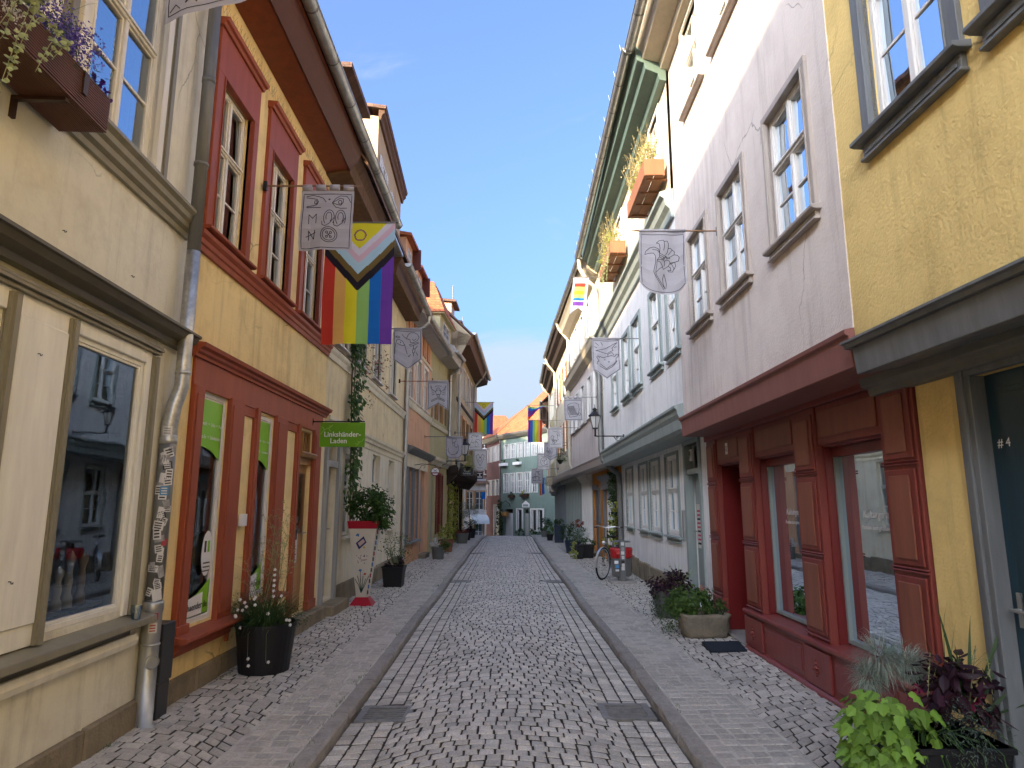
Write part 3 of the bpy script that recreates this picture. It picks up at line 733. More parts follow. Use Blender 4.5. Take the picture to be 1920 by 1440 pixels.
def dormer(F, parent, y0, y1, z0, z1, o, m, depth=1.6, rm=TILEB, rise=.35, win=True, side=None, fr=WHITE, over=.12):
    P = F.P; mb = MB()
    ops = [(y0+(y1-y0)*.22, y1-(y1-y0)*.22, z0+(z1-z0)*.28, z1-(z1-z0)*.12)] if win else []
    G = Fac(*(lambda a, b: (a.x, a.y, b.x, b.y))(P(y0,o,0), P(y1,o,0)), F.side)
    wall(mb, G, y0, y1, z0, z1, ops, thick=.08)
    for y in (y0, y1): mb.quad(P(y,o,z0),P(y,o,z1),P(y,o-depth,z1),P(y,o-depth,z0))
    d = mb.build('dormer', m, parent)
    if win:
        a, b, c, e = ops[0]; w = MB()
        w.fbox(G,a,a+.05,-.05,.02,c,e); w.fbox(G,b-.05,b,-.05,.02,c,e); w.fbox(G,a,b,-.05,.02,e-.05,e); w.fbox(G,a,b,-.05,.03,c,c+.05)
        w.fbox(G,(a+b)/2-.02,(a+b)/2+.02,-.05,.02,c,e); w.fbox(G,a,b,-.04,.01,c+(e-c)*.55,c+(e-c)*.55+.03)
        w.build('window_frame', fr, d); w = MB(); w.quad(P(a,o-.04,c),P(b,o-.04,c),P(b,o-.04,e),P(a,o-.04,e)); w.build('pane', GL, d, recalc=False)
    r = MB()
    if rise > 0:   # roof sloping up from the front, tiled
        r.mould(F, y0-over, y1+over, [(o+over+.05,z1-.02),(o+over+.05,z1+.07),(o-depth,z1+rise+.07),(o-depth,z1+rise)])
    else: r.fbox(F, y0-over, y1+over, o-depth, o+over+.05, z1, z1+.1)
    r.build('dormer_roof', rm, d)
    return d

# ---- cream house with the vine ---------------------------------------------
F = Fac(-2.72, 9.87, -2.72, 17.45, 1); P = F.P
h = house('cream_house', F, 9.87, 17.45, 'ochre cream house with a climbing vine, pale grey door and white framed windows')
ups = [(10.35,11.05),(11.75,12.45),(13.25,13.95),(15.2,15.9)]; gr = [(13.6,14.4),(15.45,16.25)]
mb = MB()
wall(mb, F, 9.87, 17.45, 3.9, 6.62, [(a,b,4.12,5.62) for a,b in ups], thick=.18)
mb.build('wall', YEL3, h)
CREAMP = plaster('pale_cream_plaster', (.78,.73,.58), dirt=(.42,.36,.24), dirtamt=.35)
mb = MB(); wall(mb, F, 9.87, 17.45, 2.8, 3.9, []); mb.build('upper_wall_band', YEL3, h)
mb = MB(); wall(mb, F, 9.87, 17.45, 0, 2.8, [(10.1,10.72,.2,2.6),(11.3,12.0,1.05,2.45)]+[(a,b,1.05,2.6) for a,b in gr], thick=.18)
g_ = mb.build('ground_floor_wall', CREAMP, h)
shell(F, 9.87, 17.45, 0, 6.62, h, YEL3)
mb = MB(); mb.mould(F, 9.9, 17.4, [(0,2.78),(.04,2.78),(.05,2.83),(.08,2.86),(.09,2.91),(0,2.93)]); mb.mould(F, 9.9, 17.4, [(0,2.66),(.02,2.66),(.025,2.69),(0,2.70)]); mb.build('lower_cornice', CREAMP, h)
mb = MB(); mb.mould(F, 9.87, 17.4, [(0,3.80),(.03,3.80),(.04,3.88),(.07,3.92),(.08,3.97),(0,3.99)]); mb.build('string_course', CREAMP, h)
mb = MB(); mb.mould(F, 9.87, 17.4, [(.0,3.99),(.085,3.972),(.085,3.985),(0,4.01)]); mb.build('string_flashing', BROWNB, h)
for i, (a, b) in enumerate(ups): window(F, h, a, b, 4.14, 5.62, frame=WHITE, casing=CREAMP, cw=.09, co=.03, rec=.04, sill=WHITE, so=.05, curtain='sides', tilt=.02)
for a, b in gr+[(11.3,12.0)]: window(F, h, a, b, 1.07, 2.6 if a > 12 else 2.45, frame=CREAMW, casing=None, rec=.10, sill=CREAMP, so=.06, rows=(1,2), transom=.62, curtain='half')
panel_door(F, h, 10.12, 10.70, .2, 2.16, GREYD, off=-.1, rows=(.5,1.0,.9), lab='pale grey panelled house door')
mb = MB(); mb.fbox(F, 9.98, 10.1, 0, .05, .15, 2.62); mb.fbox(F, 10.72, 10.84, 0, .05, .15, 2.62); mb.fbox(F, 9.98, 10.84, 0, .05, 2.6, 2.72); mb.mould(F, 9.94, 10.88, [(0,2.72),(.08,2.73),(.11,2.78),(0,2.80)]); mb.fbox(F, 10.1, 10.72, -.1, .03, 2.16, 2.26)
mb.build('door_frame', GREYD, h, bevel=.004); mb = MB(); mb.fbox(F, 10.1, 10.72, -.12, -.11, 2.26, 2.6); mb.build('transom_pane', GL, h)
mb = MB(); mb.fbox(F, 9.95, 10.95, -.1, .24, -.02, .16); mb.build('door_step', STONE, h, bevel=.02)
mb = MB(); y = 10.95
while y < 17.3: l = rnd.uniform(.5,.9); mb.fbox(F, y, min(17.4,y+l-.01), -.03, .035+rnd.uniform(-.01,.01), -.03, .34+rnd.uniform(-.02,.02)); y += l
mb.build('plinth', STONE, h, bevel=.015)
mb = MB(); mb.mould(F, 9.87, 12.1, [(0,6.48),(.36,6.50),(.36,6.74),(.44,6.84),(.44,6.92),(0,6.95)]); mb.build('eave', BROWNB, h, bevel=.006)
gutter(F, 9.87, 12.15, 6.88, 6.90, .62, h); gutter(F, 13.6, 17.55, 6.68, 6.70, .60, h)
mb = MB(); mb.mould(F, 13.55, 17.3, [(0,6.42),(.36,6.42),(.40,6.64),(.48,6.80),(0,6.86)]); mb.build('eave', BROWNB, h, bevel=.006)
mb = MB(); mb.mould(F, 12.1, 13.55, [(.0,6.80),(.5,6.80),(.5,6.86),(0,7.05)]); mb.build('lead_flashing', ZINC, h)
roof(F, 9.87, 17.45, .5, 6.92, 2.3, 9.6, h)
BEIGE = plaster('tan_plaster', (.52,.40,.25), dirt=(.36,.27,.16), dirtamt=.4)
d = dormer(F, h, 10.2, 11.5, 6.95, 8.85, -.06, BROWNB, depth=2.2, rise=.1, over=.12); d['label'] = 'dormer with a grey boarded front'
F2 = Fac(-2.74, 13.0, -2.88, 16.9, 1)
mb = MB(); ops = [(13.5,14.0,8.0,9.0),(15.2,15.7,8.0,9.0)]; wall(mb, F2, 13.0, 16.9, 6.9, 9.75, ops, thick=.1)
for y in (13.0, 16.9): mb.quad(F2.P(y,0,6.9),F2.P(y,0,9.75),F2.P(y,-2.4,10.05),F2.P(y,-2.4,6.9))
d = mb.build('wide_dormer', BEIGE, h)
for a, b, c, e in ops:
    w = MB(); w.fbox(F2,a,b,-.1,.03,c,c+.05); w.fbox(F2,a,b,-.06,.03,e-.05,e); w.fbox(F2,a,a+.05,-.06,.03,c,e); w.fbox(F2,b-.05,b,-.06,.03,c,e); w.fbox(F2,(a+b)/2-.02,(a+b)/2+.02,-.06,.02,c,e); w.fbox(F2,a-.26,a,.01,.04,c,e); w.fbox(F2,b,b+.26,.01,.04,c,e)
    for k in range(12):
        z = c+.06+k*(e-c-.1)/12; w.fbox(F2,a-.24,a-.02,.04,.055,z,z+.05); w.fbox(F2,b+.02,b+.24,.04,.055,z,z+.05)
    w.build('shuttered_window', WHITE, d); w = MB(); w.fbox(F2,a,b,-.07,-.06,c,e); w.build('pane', GL, d)
mb = MB(); mb.mould(F2, 12.95, 17.0, [(0,9.65),(.05,9.65),(.07,9.75),(.12,9.8),(.13,9.88),(0,9.94)]); mb.build('dormer_cornice', BROWNB, d)
mb = MB(); mb.mould(F2, 12.9, 17.0, [(.15,9.88),(.17,9.95),(-2.4,10.25),(-2.4,10.15)]); mb.build('dormer_roof', TILEB, d)
dp = MB(); dp.tube([P(17.5,.60,6.62),P(17.52,.58,6.45),P(17.5,.42,6.30),P(17.48,.14,6.2),P(17.46,.07,6.05),P(17.46,.07,.02)], .055, 12)
for z in (5.2,3.7,2.3,.9): dp.lathe(P(17.46,.07,z), [(.062,0),(.062,.04)], 12)
dp.build('downpipe', [ZINC], h, smooth=False)

# ---- salmon house -----------------------------------------------------------
SALM = plaster('salmon_plaster', (.74,.45,.28), dirt=(.42,.25,.14), dirtamt=.3)
BLUEG = wood('blue_grey_paint', (.22,.25,.27), rough=.45)
ORSH = wood('orange_boards', (.46,.19,.06), rough=.5)
F = Fac(-2.72, 17.5, -2.55, 22.0, 1); P = F.P
h = house('salmon_house', F, 17.5, 22, 'salmon plastered house with blue grey shop windows under a dark canopy')
sh = [(18.2,18.95),(19.05,19.8),(20.4,21.1)]; ups = [(17.9,18.65),(19.2,19.95),(20.5,21.25)]
mb = MB(); wall(mb, F, 17.5, 22, 0, 4.35, [(a,b,.62,2.6) for a,b in sh[:2]]+[(20.4,21.1,.15,2.6)], thick=.15); wall(mb, F, 17.5, 22, 4.35, 6.75, [(a,b,4.5,5.85) for a,b in ups], thick=.15)
mb.build('wall', SALM, h); shell(F, 17.5, 22, 0, 6.75, h, SALM)
mb = MB(); mb.fbox(F, 17.9, 21.4, 0, .05, 2.6, 2.95); mb.build('shop_fascia', CREAMP, h)
mb = MB(); mb.mould(F, 17.7, 21.9, [(0,2.95),(.12,2.98),(.22,3.06),(.24,3.12),(0,3.18)]); mb.build('canopy', ZINCD, h)
for a, b in sh[:2]: window(F, h, a, b, .64, 2.6, frame=BLUEG, casing=BLUEG, cw=.07, transom=.7, rows=(1,1), rec=.06, glassm=GLD)
mb = MB(); mb.mould(F, 18.0, 19.95, [(0,.60),(.14,.60),(.15,.56),(0,.52)]); mb.build('shop_sill', BLUEG, h)
panel_door(F, h, 20.42, 21.08, .15, 2.58, BLUEG, off=-.08, rows=(.8,1.2)); mb = MB(); mb.fbox(F,20.3,21.2,-.1,.2,-.02,.14); mb.build('door_step', STONE, h)
mb = MB(); mb.mould(F, 17.5, 22, [(0,4.22),(.04,4.23),(.07,4.32),(.08,4.38),(0,4.42)]); mb.mould(F, 17.5, 22, [(0,5.98),(.04,5.99),(.05,6.05),(0,6.07)]); mb.build('string_course', CREAMP, h)
for a, b in ups: window(F, h, a, b, 4.5, 5.82, frame=WHITE, casing=CREAMW, cw=.09, co=.03, rec=.04, sill=CREAMW, so=.05)
for k in range(5): mb = MB(); mb.fbox(F, 17.8+k*.82, 18.3+k*.82, 0, .03, 6.15, 6.72); mb.build('attic_shutter', ORSH, h)
mb = MB(); mb.mould(F, 17.5, 23.4, [(0,6.72),(.06,6.72),(.40,6.80),(.44,6.92),(0,6.98)]); mb.build('eave', paint('pale_grey_boards', (.40,.39,.36), rough=.6), h)
gutter(F, 17.7, 23.4, 6.80, 6.90, .52, h); roof(F, 17.5, 22, .48, 6.9, 2.2, 9.5, h, m=TILE)
REDW = wood('dark_red_boards', (.12,.03,.018), rough=.6, var=.3)
for (a, b, z1, o_, lb) in ((17.7,18.7,9.15,-.12,'near salmon dormer with red brown tiled hood'),(19.6,20.5,8.9,-.12,'middle salmon dormer with red brown tiled hood')):
    d = dormer(F, h, a, b, 7.0, z1-.15, .0+o_, SALM, depth=2.0, rm=TILE, rise=.4, over=.12); d['label'] = lb
    mb = MB(); mb.fbox(F, b+.06, b+.13, -1.5, .12, z1-.75, z1-.13); mb.build('dormer_side_board', REDW, d)

# ---- pale olive house -------------------------------------------------------
OLIV = plaster('pale_olive_plaster', (.50,.46,.27), dirt=(.36,.32,.2), dirtamt=.3)
F = Fac(-2.55, 22.0, -2.28, 25.4, 1); P = F.P
h = house('olive_cream_house', F, 22, 25.4, 'pale olive cream house with dark red framed shop windows behind the round sign')
mb = MB(); wall(mb, F, 22, 25.4, 0, 6.95, [(23.3,23.75,.6,2.6),(24.0,24.45,.6,2.6),(22.4,22.95,.1,2.6),(22.3,22.9,4.5,5.7),(23.3,23.9,4.5,5.7),(24.3,24.9,4.5,5.7)], thick=.15)
mb.build('wall', OLIV, h); shell(F, 22, 25.4, 0, 6.95, h, OLIV)
for a, b in ((23.3,23.75),(24.0,24.45)): window(F, h, a, b, .6, 2.6, frame=RED2, casing=RED2, cw=.07, transom=.75, rows=(1,1), rec=.04, glassm=GLD, detail=False)
for a, b in ((22.3,22.9),(23.3,23.9),(24.3,24.9)): window(F, h, a, b, 4.5, 5.7, frame=WHITE, casing=OAK, cw=.10, rec=.04, detail=False)
panel_door(F, h, 22.4, 22.95, .1, 2.58, GREYD, off=-.08)
mb = MB(); mb.mould(F, 22, 25.4, [(0,2.9),(.05,2.9),(.1,3.0),(.2,3.05),(.22,3.15),(0,3.2)]); mb.mould(F, 22, 25.4, [(0,4.2),(.05,4.2),(.09,4.3),(0,4.36)]); mb.mould(F, 22, 25.4, [(0,6.85),(.06,6.85),(.3,6.95),(.34,7.1),(0,7.15)]); mb.build('cornices', CREAMP, h)
mb = MB(); mb.mould(F, 23.3, 25.4, [(0,6.75),(.5,6.75),(.55,6.95),(.55,7.2),(0,7.4)]); mb.build('eave', paint('pale_grey_boards', (.40,.39,.36)), h)
roof(F, 22, 25.4, .3, 7.1, 2.2, 9.3, h, m=TILE)
d = dormer(F, h, 22.5, 24.9, 7.1, 8.15, .18, OLIV, depth=2.4, rm=OLIV, rise=0, over=.10); d['label'] = 'wide pale dormer under a bright orange tiled roof'
mb = MB(); mb.hexa([P(22.35,.36,8.2),P(22.35,-1.9,8.2),P(25.1,-1.9,8.2),P(25.1,.36,8.2),P(23.4,-.25,9.65),P(23.4,-1.5,9.65),P(24.6,-1.5,9.65),P(24.6,-.25,9.65)]); mb.build('dormer_tiled_roof', TILE, d)
gutter(F, 23.5, 25.4, 7.05, 7.1, .62, h)
dp = MB(); dp.tube([P(25.2,.6,7.0),P(25.25,.4,6.7),P(25.3,.12,6.5),P(25.3,.10,3.2),P(25.3,.0,2.9)], .055, 10); dp.build('downpipe', ZINC, h)

# ---- beige timbered house with the overhanging upper floors ---------------------
TIMB = wood('dark_timber', (.035,.022,.014), rough=.8, var=.3)
BEI2 = plaster('beige_infill_plaster', (.56,.47,.31), dirt=(.4,.32,.2), dirtamt=.35)
F = Fac(-2.28, 25.4, -2.25, 35, 1); FU = Fac(-1.95, 25.4, -1.60, 35, 1); P = F.P
h = house('timbered_house', F, 25.4, 35, 'tall beige house with dark timber overhang and crest side gutter, farthest of the left row')
gro = [(26.2,26.9),(27.4,28.1),(29.0,29.8),(30.4,31.2),(32.6,33.4)]
mb = MB(); wall(mb, F, 25.4, 35, -.5, 2.75, [(a,b,.3,2.3) for a,b in gro], thick=.15); mb.build('ground_floor_wall', plaster('yellow_cream_plaster', (.60,.49,.26)), h)
upo = [(y, y+.75, z, z+1.25) for z in (3.9, 6.0) for y in (26.2,27.7,29.4,31.2,33)]
mb = MB(); wall(mb, FU, 25.4, 35, 3.05, 8.0, upo, thick=.12); mb.build('wall', BEI2, h)
shell(FU, 25.4, 35, 3.05, 8.0, h, BEI2, depth=4.5); shell(F, 25.4, 35, -.5, 3.05, h, BEI2, depth=4.2)
for a, b in gro: window(F, h, a, b, .3, 2.3, frame=OAK, rec=.05, transom=.7, rows=(1,1), detail=False, glassm=GLD)
for a, b, c, e in upo: window(FU, h, a, b, c, e, frame=WHITE, casing=OAK if c < 5 else CREAMW, cw=.08, rec=.04, detail=False)
mb = MB()
mb.mould(FU, 25.4, 35, [(-.5,2.62),(.02,2.78),(.06,3.05),(-.3,3.08)])
for k in range(16):
    y = 25.5+k*.6; mb.fbox(FU, y, y+.13, -.45, .10, 2.72, 2.98); mb.hexa([FU.P(y,-.4,2.3),FU.P(y,-.3,2.3),FU.P(y+.12,-.3,2.3),FU.P(y+.12,-.4,2.3),FU.P(y,-.4,2.74),FU.P(y,.08,2.74),FU.P(y+.12,.08,2.74),FU.P(y+.12,-.4,2.74)])
for z in (3.1,5.55): mb.fbox(FU, 25.4, 35, 0, .03, z, z+.14)
for k in range(4): y = 29.5+k*1.25; mb.fbox(F, y, y+.16, -.02, .05, -.3, 2.6)
mb.build('timber_jetty', TIMB, h)
mb = MB(); mb.mould(FU, 25.4, 33, [(0,7.72),(.5,7.72),(.55,8.0),(.62,8.08),(0,8.3)]); mb.build('eave', BROWNB, h)
mb = MB(); mb.mould(FU, 33, 35, [(0,7.7),(.55,7.85),(.6,8.05),(0,8.3)]); mb.build('eave', TIMB, h)
gutter(FU, 25.3, 35, 8.2, 8.15, .68, h, r=.085, clips=1.2); roof(FU, 25.4, 35, .6, 8.1, 2.4, 11.0, h)
dp = MB(); dp.tube([FU.P(32.5,.66,8.1),FU.P(32.5,.5,7.8),FU.P(32.5,.1,7.3),FU.P(32.5,.09,3.2),FU.P(32.5,-.2,2.7)], .055, 10)
dp.tube([FU.P(25.6,.1,6.6),FU.P(25.6,.1,3.0),FU.P(25.9,-.05,2.7),FU.P(26.0,-.25,2.5)], .055, 10); dp.build('downpipe', ZINC, h)
for (a, b, z1) in ((25.8,26.9,9.6),(28.2,29.4,9.4)): dormer(FU, h, a, b, 8.3, z1, -.3, SALM, depth=1.8, rm=TILEB, rise=.2, over=.15)
# near end gable wall of the beige house above its neighbour
mb = MB(); mb.poly([FU.P(25.4,0,7.0),FU.P(25.4,.55,8.1),FU.P(25.4,-2.4,10.9),FU.P(25.4,-5,8.1),FU.P(25.4,-4,7.0)]); mb.build('end_gable', BEI2, h, recalc=False)
# ================================================================ RIGHT ROW
RG = 'houses in the right row'
YELR = plaster('deep_yellow_plaster', (.78,.585,.235), dirt=(.36,.25,.09), dirtamt=.4, bump=.6)
MAUVE = plaster('mauve_plaster', (.69,.625,.575), dirt=(.40,.31,.28), dirtamt=.25)
LILAC = plaster('pale_lilac_plaster', (.80,.80,.785), dirt=(.40,.40,.42), dirtamt=.25)
CREAM3 = plaster('pale_cream_wall', (.66,.60,.46), dirt=(.46,.40,.3), dirtamt=.25)
SLATE = wood('slate_grey_paint', (.15,.16,.165), rough=.5, chips=(.02,.02,.02), var=.3)
TEALD = wood('dark_teal_paint', (.012,.040,.062), rough=.3, spec=.6)
GREENG = wood('grey_green_paint', (.26,.31,.30), rough=.5, var=.18)
GREIGE = wood('greige_trim', (.38,.335,.295), rough=.5, chips=(.4,.37,.3))
BURG = wood('burgundy_paint', (.15,.013,.013), rough=.35, spec=.5)
RBRN = wood('red_brown_paint', (.20,.042,.032), rough=.45, var=.22, chips=(.30,.14,.08))
RBRN2 = wood('faded_brown_panel', (.235,.08,.05), rough=.5, var=.25)
MAUVB = wood('mauve_brown_beam', (.24,.10,.085), rough=.55, chips=(.4,.36,.34))
F = Fac(2.83, -7, 2.69, 4.30, -1); FU = Fac(2.47, -7, 2.325, 4.30, -1); P = F.P
h = house('yellow_corner_house', F, -7, 4.3, 'deep yellow house with slate grey beam and dark teal door, nearest on the right', group=RG)
mb = MB(); wall(mb, FU, -7, 4.3, 2.62, 7.4, [(3.12,3.84,3.93,5.6),(2.05,2.77,3.93,5.6),(.9,1.6,3.93,5.6)], thick=.2); mb.build('wall', YELR, h)
mb = MB(); wall(mb, F, -7, 4.3, 0, 2.62, [(2.85,3.80,0,2.33)], thick=.3); mb.build('ground_floor_wall', YELR, h)
shell(FU, -7, 4.3, 2.62, 7.4, h, YELR); shell(F, -7, 4.3, 0, 2.62, h, YELR, top=False, back=1.0)
for k, a in enumerate((3.12, 2.05, .9)):
    w = window(FU, h, a, a+.72, 3.93, 5.6, frame=WHITE, casing=SLATE, cw=.10, co=.03, transom=.56, rows=(1,2), rec=.035, fw=.045, sill=SLATE, so=.07, apron=.09, tilt=.02, bev=.003, mw=.05)
mb = MB(); mb.mould(FU, -7, 4.26, [(-.02,2.60),(.10,2.60),(.11,2.625),(.13,2.63),(.13,2.645),(-.02,2.68)]); mb.build('beam_flashing', SLATE, h)
mb = MB(); mb.mould(FU, -7, 4.22, [(.0,2.43),(.055,2.425),(.075,2.60),(0,2.60)]); mb.mould(FU, -7, 4.22, [(-.36,2.50),(0,2.43),(0,2.60),(-.36,2.60)])
mb.build('beam', SLATE, h, bevel=.005)
mb = MB(); mb.mould(F, 2.0, 4.74, [(0,2.36),(.06,2.37),(.07,2.41),(.12,2.43),(.13,2.50),(0,2.52)]); mb.build('lintel', wood('dark_greige_trim', (.15,.145,.12)), h, bevel=.004)
mb = MB(); mb.fbox(F, 3.80, 3.885, -.02, .03, -.02, 2.42); mb.fbox(F, 3.80, 3.84, .03, .045, -.02, 2.40); mb.fbox(F, 2.77, 2.85, -.02, .03, -.02, 2.42); mb.fbox(F, 2.85, 3.80, -.02, .03, 2.33, 2.42)
mb.fbox(F, 3.76, 3.803, -.14, .028, 0, 2.36); mb.build('door_frame', SLATE, h, bevel=.004)
panel_door(F, h, 2.87, 3.76, .02, 2.33, TEALD, off=-.06, rows=(.7,1.2), cols=2, lab='dark teal panelled double door')
text('# 4', .07, SIGNW, 'chalk_number', h, P(3.63, -.03, 1.93), right=-F.t, ext=.0005)
roof(FU, -7, 4.3, .45, 7.5, 2.6, 10.6, h); soffit(FU, -7, 4.3, 7.3, h, CREAM)
mb = MB(); mb.fbox(F, -7, 4.28, -.05, .02, -.04, .10); mb.build('plinth', STONE, h)

# ---- mauve house with the red shopfront ---------------------------------------
F = Fac(2.706, 4.30, 2.79, 9.2, -1); FU = Fac(2.317, 4.30, 2.40, 8.93, -1); P = F.P
h = house('mauve_house', F, 4.3, 9.2, 'mauve plastered house over a red brown panelled shopfront', group=RG)
mid = [(4.68,5.48),(6.12,6.92),(7.44,8.24)]; top = [(4.6,5.3),(5.98,6.74),(7.3,8.06)]
mb = MB(); wall(mb, FU, 4.3, 8.93, 2.75, 8.15, [(a,b,3.80,4.99) for a,b in mid]+[(a,b,6.72,7.9) for a,b in top], thick=.2); mb.build('wall', MAUVE, h)
shell(FU, 4.3, 8.93, 2.75, 8.15, h, MAUVE); 
for i, (a, b) in enumerate(mid): window(FU, h, a, b, 3.81, 4.98, frame=WHITE, casing=GREIGE, cw=.06, co=.03, rec=.03, rows=(1,2), transom=.58, sill=GREIGE, so=.05, apron=.05, tilt=.02, bev=.003, curtain=(None,None,None)[i], header=False, mw=.045)
for a, b in top: window(FU, h, a, b, 6.73, 7.9, frame=CREAMW, casing=CREAMW, cw=.085, co=.03, rec=.03, rows=(1,2), transom=.58, sill=GREIGE, so=.05, tilt=.02, curtain='sides')
mb = MB(); mb.mould(FU, 4.28, 8.95, [(0,2.49),(.03,2.49),(.045,2.70),(.07,2.71),(.075,2.745),(0,2.76)]); mb.mould(FU, 4.28, 8.95, [(-.42,2.49),(0,2.49),(0,2.60),(-.42,2.60)]); mb.build('beam', MAUVB, h, bevel=.004)
pil = [(4.32,4.74),(5.80,6.26),(7.36,7.84),(8.76,9.18)]
mb = MB(); mb.fbox(F, 4.32, 9.2, -.03, .0, 2.40, 2.60)
mb.fbox(F, 4.32, 9.2, .0, .06, 2.44, 2.60)
for a, b in pil:
    z0 = .43; mb.fbox(F, a, b, -.15, .035, z0, 2.44)
    for (c, e) in ((.50,1.13),(1.20,1.83),(1.90,2.38)):
        mb.fbox(F, a+.03, b-.03, .035, .05, c, e); 
    for c in (.47,1.155,1.175,1.855,1.875): mb.fbox(F, a-.005, b+.005, .035, .055, c, c+.013)
for (a, b) in ((4.74,5.80),(6.26,7.36),(7.84,8.76)):
    mb.fbox(F, a, b, -.04, .015, 2.10, 2.44)
mb.build('pilasters', RBRN, h, bevel=.006)
mb = MB()
for a, b in pil:
    for (c, e) in ((.54,1.09),(1.24,1.79),(1.94,2.34)): mb.fbox(F, a+.085, b-.085, .05, .062, c, e)
for (a, b) in ((4.74,5.80),(6.26,7.36),(7.84,8.76)): mb.fbox(F, a+.06, b-.05, .015, .03, 2.16, 2.39)
mb.build('raised_panels', RBRN2, h, bevel=.006)
mb = MB()
for (a, b) in ((4.74,5.80),(6.26,7.36)):
    mb.fbox(F, a, a+.02, -.15, -.03, .45, 2.1); mb.fbox(F, b-.02, b, -.15, -.03, .45, 2.1); mb.fbox(F, a, b, -.18, -.02, 2.08, 2.12); mb.fbox(F, a, b, -.16, -.09, 2.0, 2.08)
mb.fbox(F, 7.84, 7.86, -.6, -.03, .05, 2.1); mb.fbox(F, 8.74, 8.76, -.6, -.03, .05, 2.1); mb.fbox(F, 7.84, 8.76, -.6, -.03, 2.08, 2.12)
mb.build('window_reveal', BURG, h, bevel=.003)
mb = MB()
mb.fbox(F, 4.32, 7.84, -.1, .05, -.03, .40); mb.fbox(F, 8.76, 9.18, -.2, .05, -.03, .43)
mb.mould(F, 4.32, 7.85, [(-.26,.40),(.09,.40),(.10,.42),(.09,.445),(-.26,.46)])
mb.mould(F, 4.32, 7.85, [(0,-.03),(.10,-.03),(.09,.03),(.07,.05),(0,.06)])
for a, b in pil[:3]: mb.fbox(F, a-.03 if a > 5 else a, b+.02, .05, .075, .06, .37)
for (a, b) in ((4.80,5.72),(6.33,7.28)): mb.fbox(F, a, b, .05, .058, .09, .34); mb.fbox(F, a+.03, b-.03, .058, .066, .115, .315)
mb.build('stall_riser', wood('oxblood_paint', (.22,.045,.04), rough=.38, spec=.5, var=.15), h, bevel=.004)
for yc in (4.54, 6.03, 7.6):
    b = MB()
    for (dy, dz, r) in ((0,0,.022),(.035,0,.015),(-.035,0,.015),(0,.035,.015),(0,.062,.010),(0,-.035,.015),(0,-.062,.010),(.055,-.02,.01),(-.055,-.02,.01)):
        b.lathe(P(yc+dy, .078, .215+dz), [(0,-r),(r*.8,-r*.5),(r,0),(r*.8,r*.5),(0,r)], 8, axis='x')
    b.build('riser_ornament', RBRN, h, smooth=True)
for k, (a, b) in enumerate(((4.76,5.78),(6.28,7.34))):
    w = window(F, h, a, b, .47, 2.08, frame=BURG if 0 else GREENG, cols=1, transom=0, rows=(1,1), rec=.10, fw=.03, glassm=GLD, tilt=.004, detail=False); w.name = 'shop_window'
    text('Kulturgarten', .085, SIGNW, 'window_lettering', w, P((a+b)/2-.1, -.115, 1.52), right=-F.t, ext=.0004, shear=.3)
    text('Fundus zum großen Lädi', .05, SIGNW, 'window_lettering', w, P((a+b)/2-.1, -.115, 1.42), right=-F.t, ext=.0004, shear=.3)
LACE = paint('lace_panel', (.24,.19,.16), rough=.9, bump=.6, bscale=60, var=.6, scale=30)
for k, (a, b) in enumerate(((4.80,5.74),(6.32,7.30))):
    mb = MB(); n = 10
    for i in range(n): w0 = -.24-.03*(i % 2); w1 = -.24-.03*((i+1) % 2); mb.quad(P(b-.30+.16*i/n,w0,.47),P(b-.30+.16*(i+1)/n,w1,.47),P(b-.30+.16*(i+1)/n,w1,2.06),P(b-.30+.16*i/n,w0,2.06))
    mb.build('hanging_lace', LACE, h, recalc=False)
    mb = MB(); mb.fbox(F, b-.13, b-.04, -.34, -.22, .46, 2.06); mb.build('inner_post', paint('display_grey_light', (.42,.43,.43), bump=0), h)
    b_ = MB(); b_.lathe(P(a+.42,-.32,.47), [(.03,0),(.09,.05),(.14,.18),(.12,.30),(.05,.38),(.05,.42)], 18); t_ = b_.build('display_vase', glass('vase_glass', (.5,.55,.52), .35), smooth=True); tag(t_, ('round glass vase in the near red shop window','round glass vase in the far red shop window')[k], 'vase')
    b_ = MB(); b_.lathe(P(a+.20,-.40,.47), [(.12,0),(.13,.1),(.10,.5),(.04,.62),(0,.64)], 12); t_ = b_.build('stone_figure', STONE, smooth=True); tag(t_, ('rough stone ornament standing in the near red shop window','rough stone ornament standing in the far red shop window')[k], 'ornament')
panel_door(F, h, 7.86, 8.74, .06, 2.08, BURG, off=-.50, rows=(.6,1.2), lab='burgundy shop door set back in its recess')
text('# 5', .07, SIGNW, 'chalk_number', h, P(8.1, -.46, 1.80), right=-F.t, ext=.0005)
mb = MB(); mb.fbox(F, 8.26, 8.34, .03, .036, 2.21, 2.35); o_ = mb.build('number_plate', SIGNW, h); text('Q', .09, ZINCD, 'plate_lettering', h, P(8.30, .037, 2.28), right=-F.t, ext=.0006)
mb = MB(); mb.fbox(F, 7.84, 8.76, -.6, .06, -.04, .05); mb.build('door_step', plaster('grey_step_stone', (.30,.28,.26), bump=.6), h, bevel=.015)
mb = MB()
for (a, b) in ((4.78,5.76),(6.3,7.32)): mb.fbox(F, a, b, -1.0, -.17, .40, .44); mb.fbox(F, b-.03, b+.01, -1.0, -.17, .44, 2.1)
mb.quad(P(4.74,-1.05,0),P(7.84,-1.05,0),P(7.84,-1.05,2.6),P(4.74,-1.05,2.6)); mb.quad(P(4.74,-.3,2.1),P(7.84,-.3,2.1),P(7.84,-1.05,2.1),P(4.74,-1.05,2.1))
mb.quad(P(4.32,0,0),P(4.32,-3,0),P(4.32,-3,2.75),P(4.32,0,2.75)); mb.build('display_floor', paint('display_grey', (.62,.61,.58), bump=0), h, recalc=False)
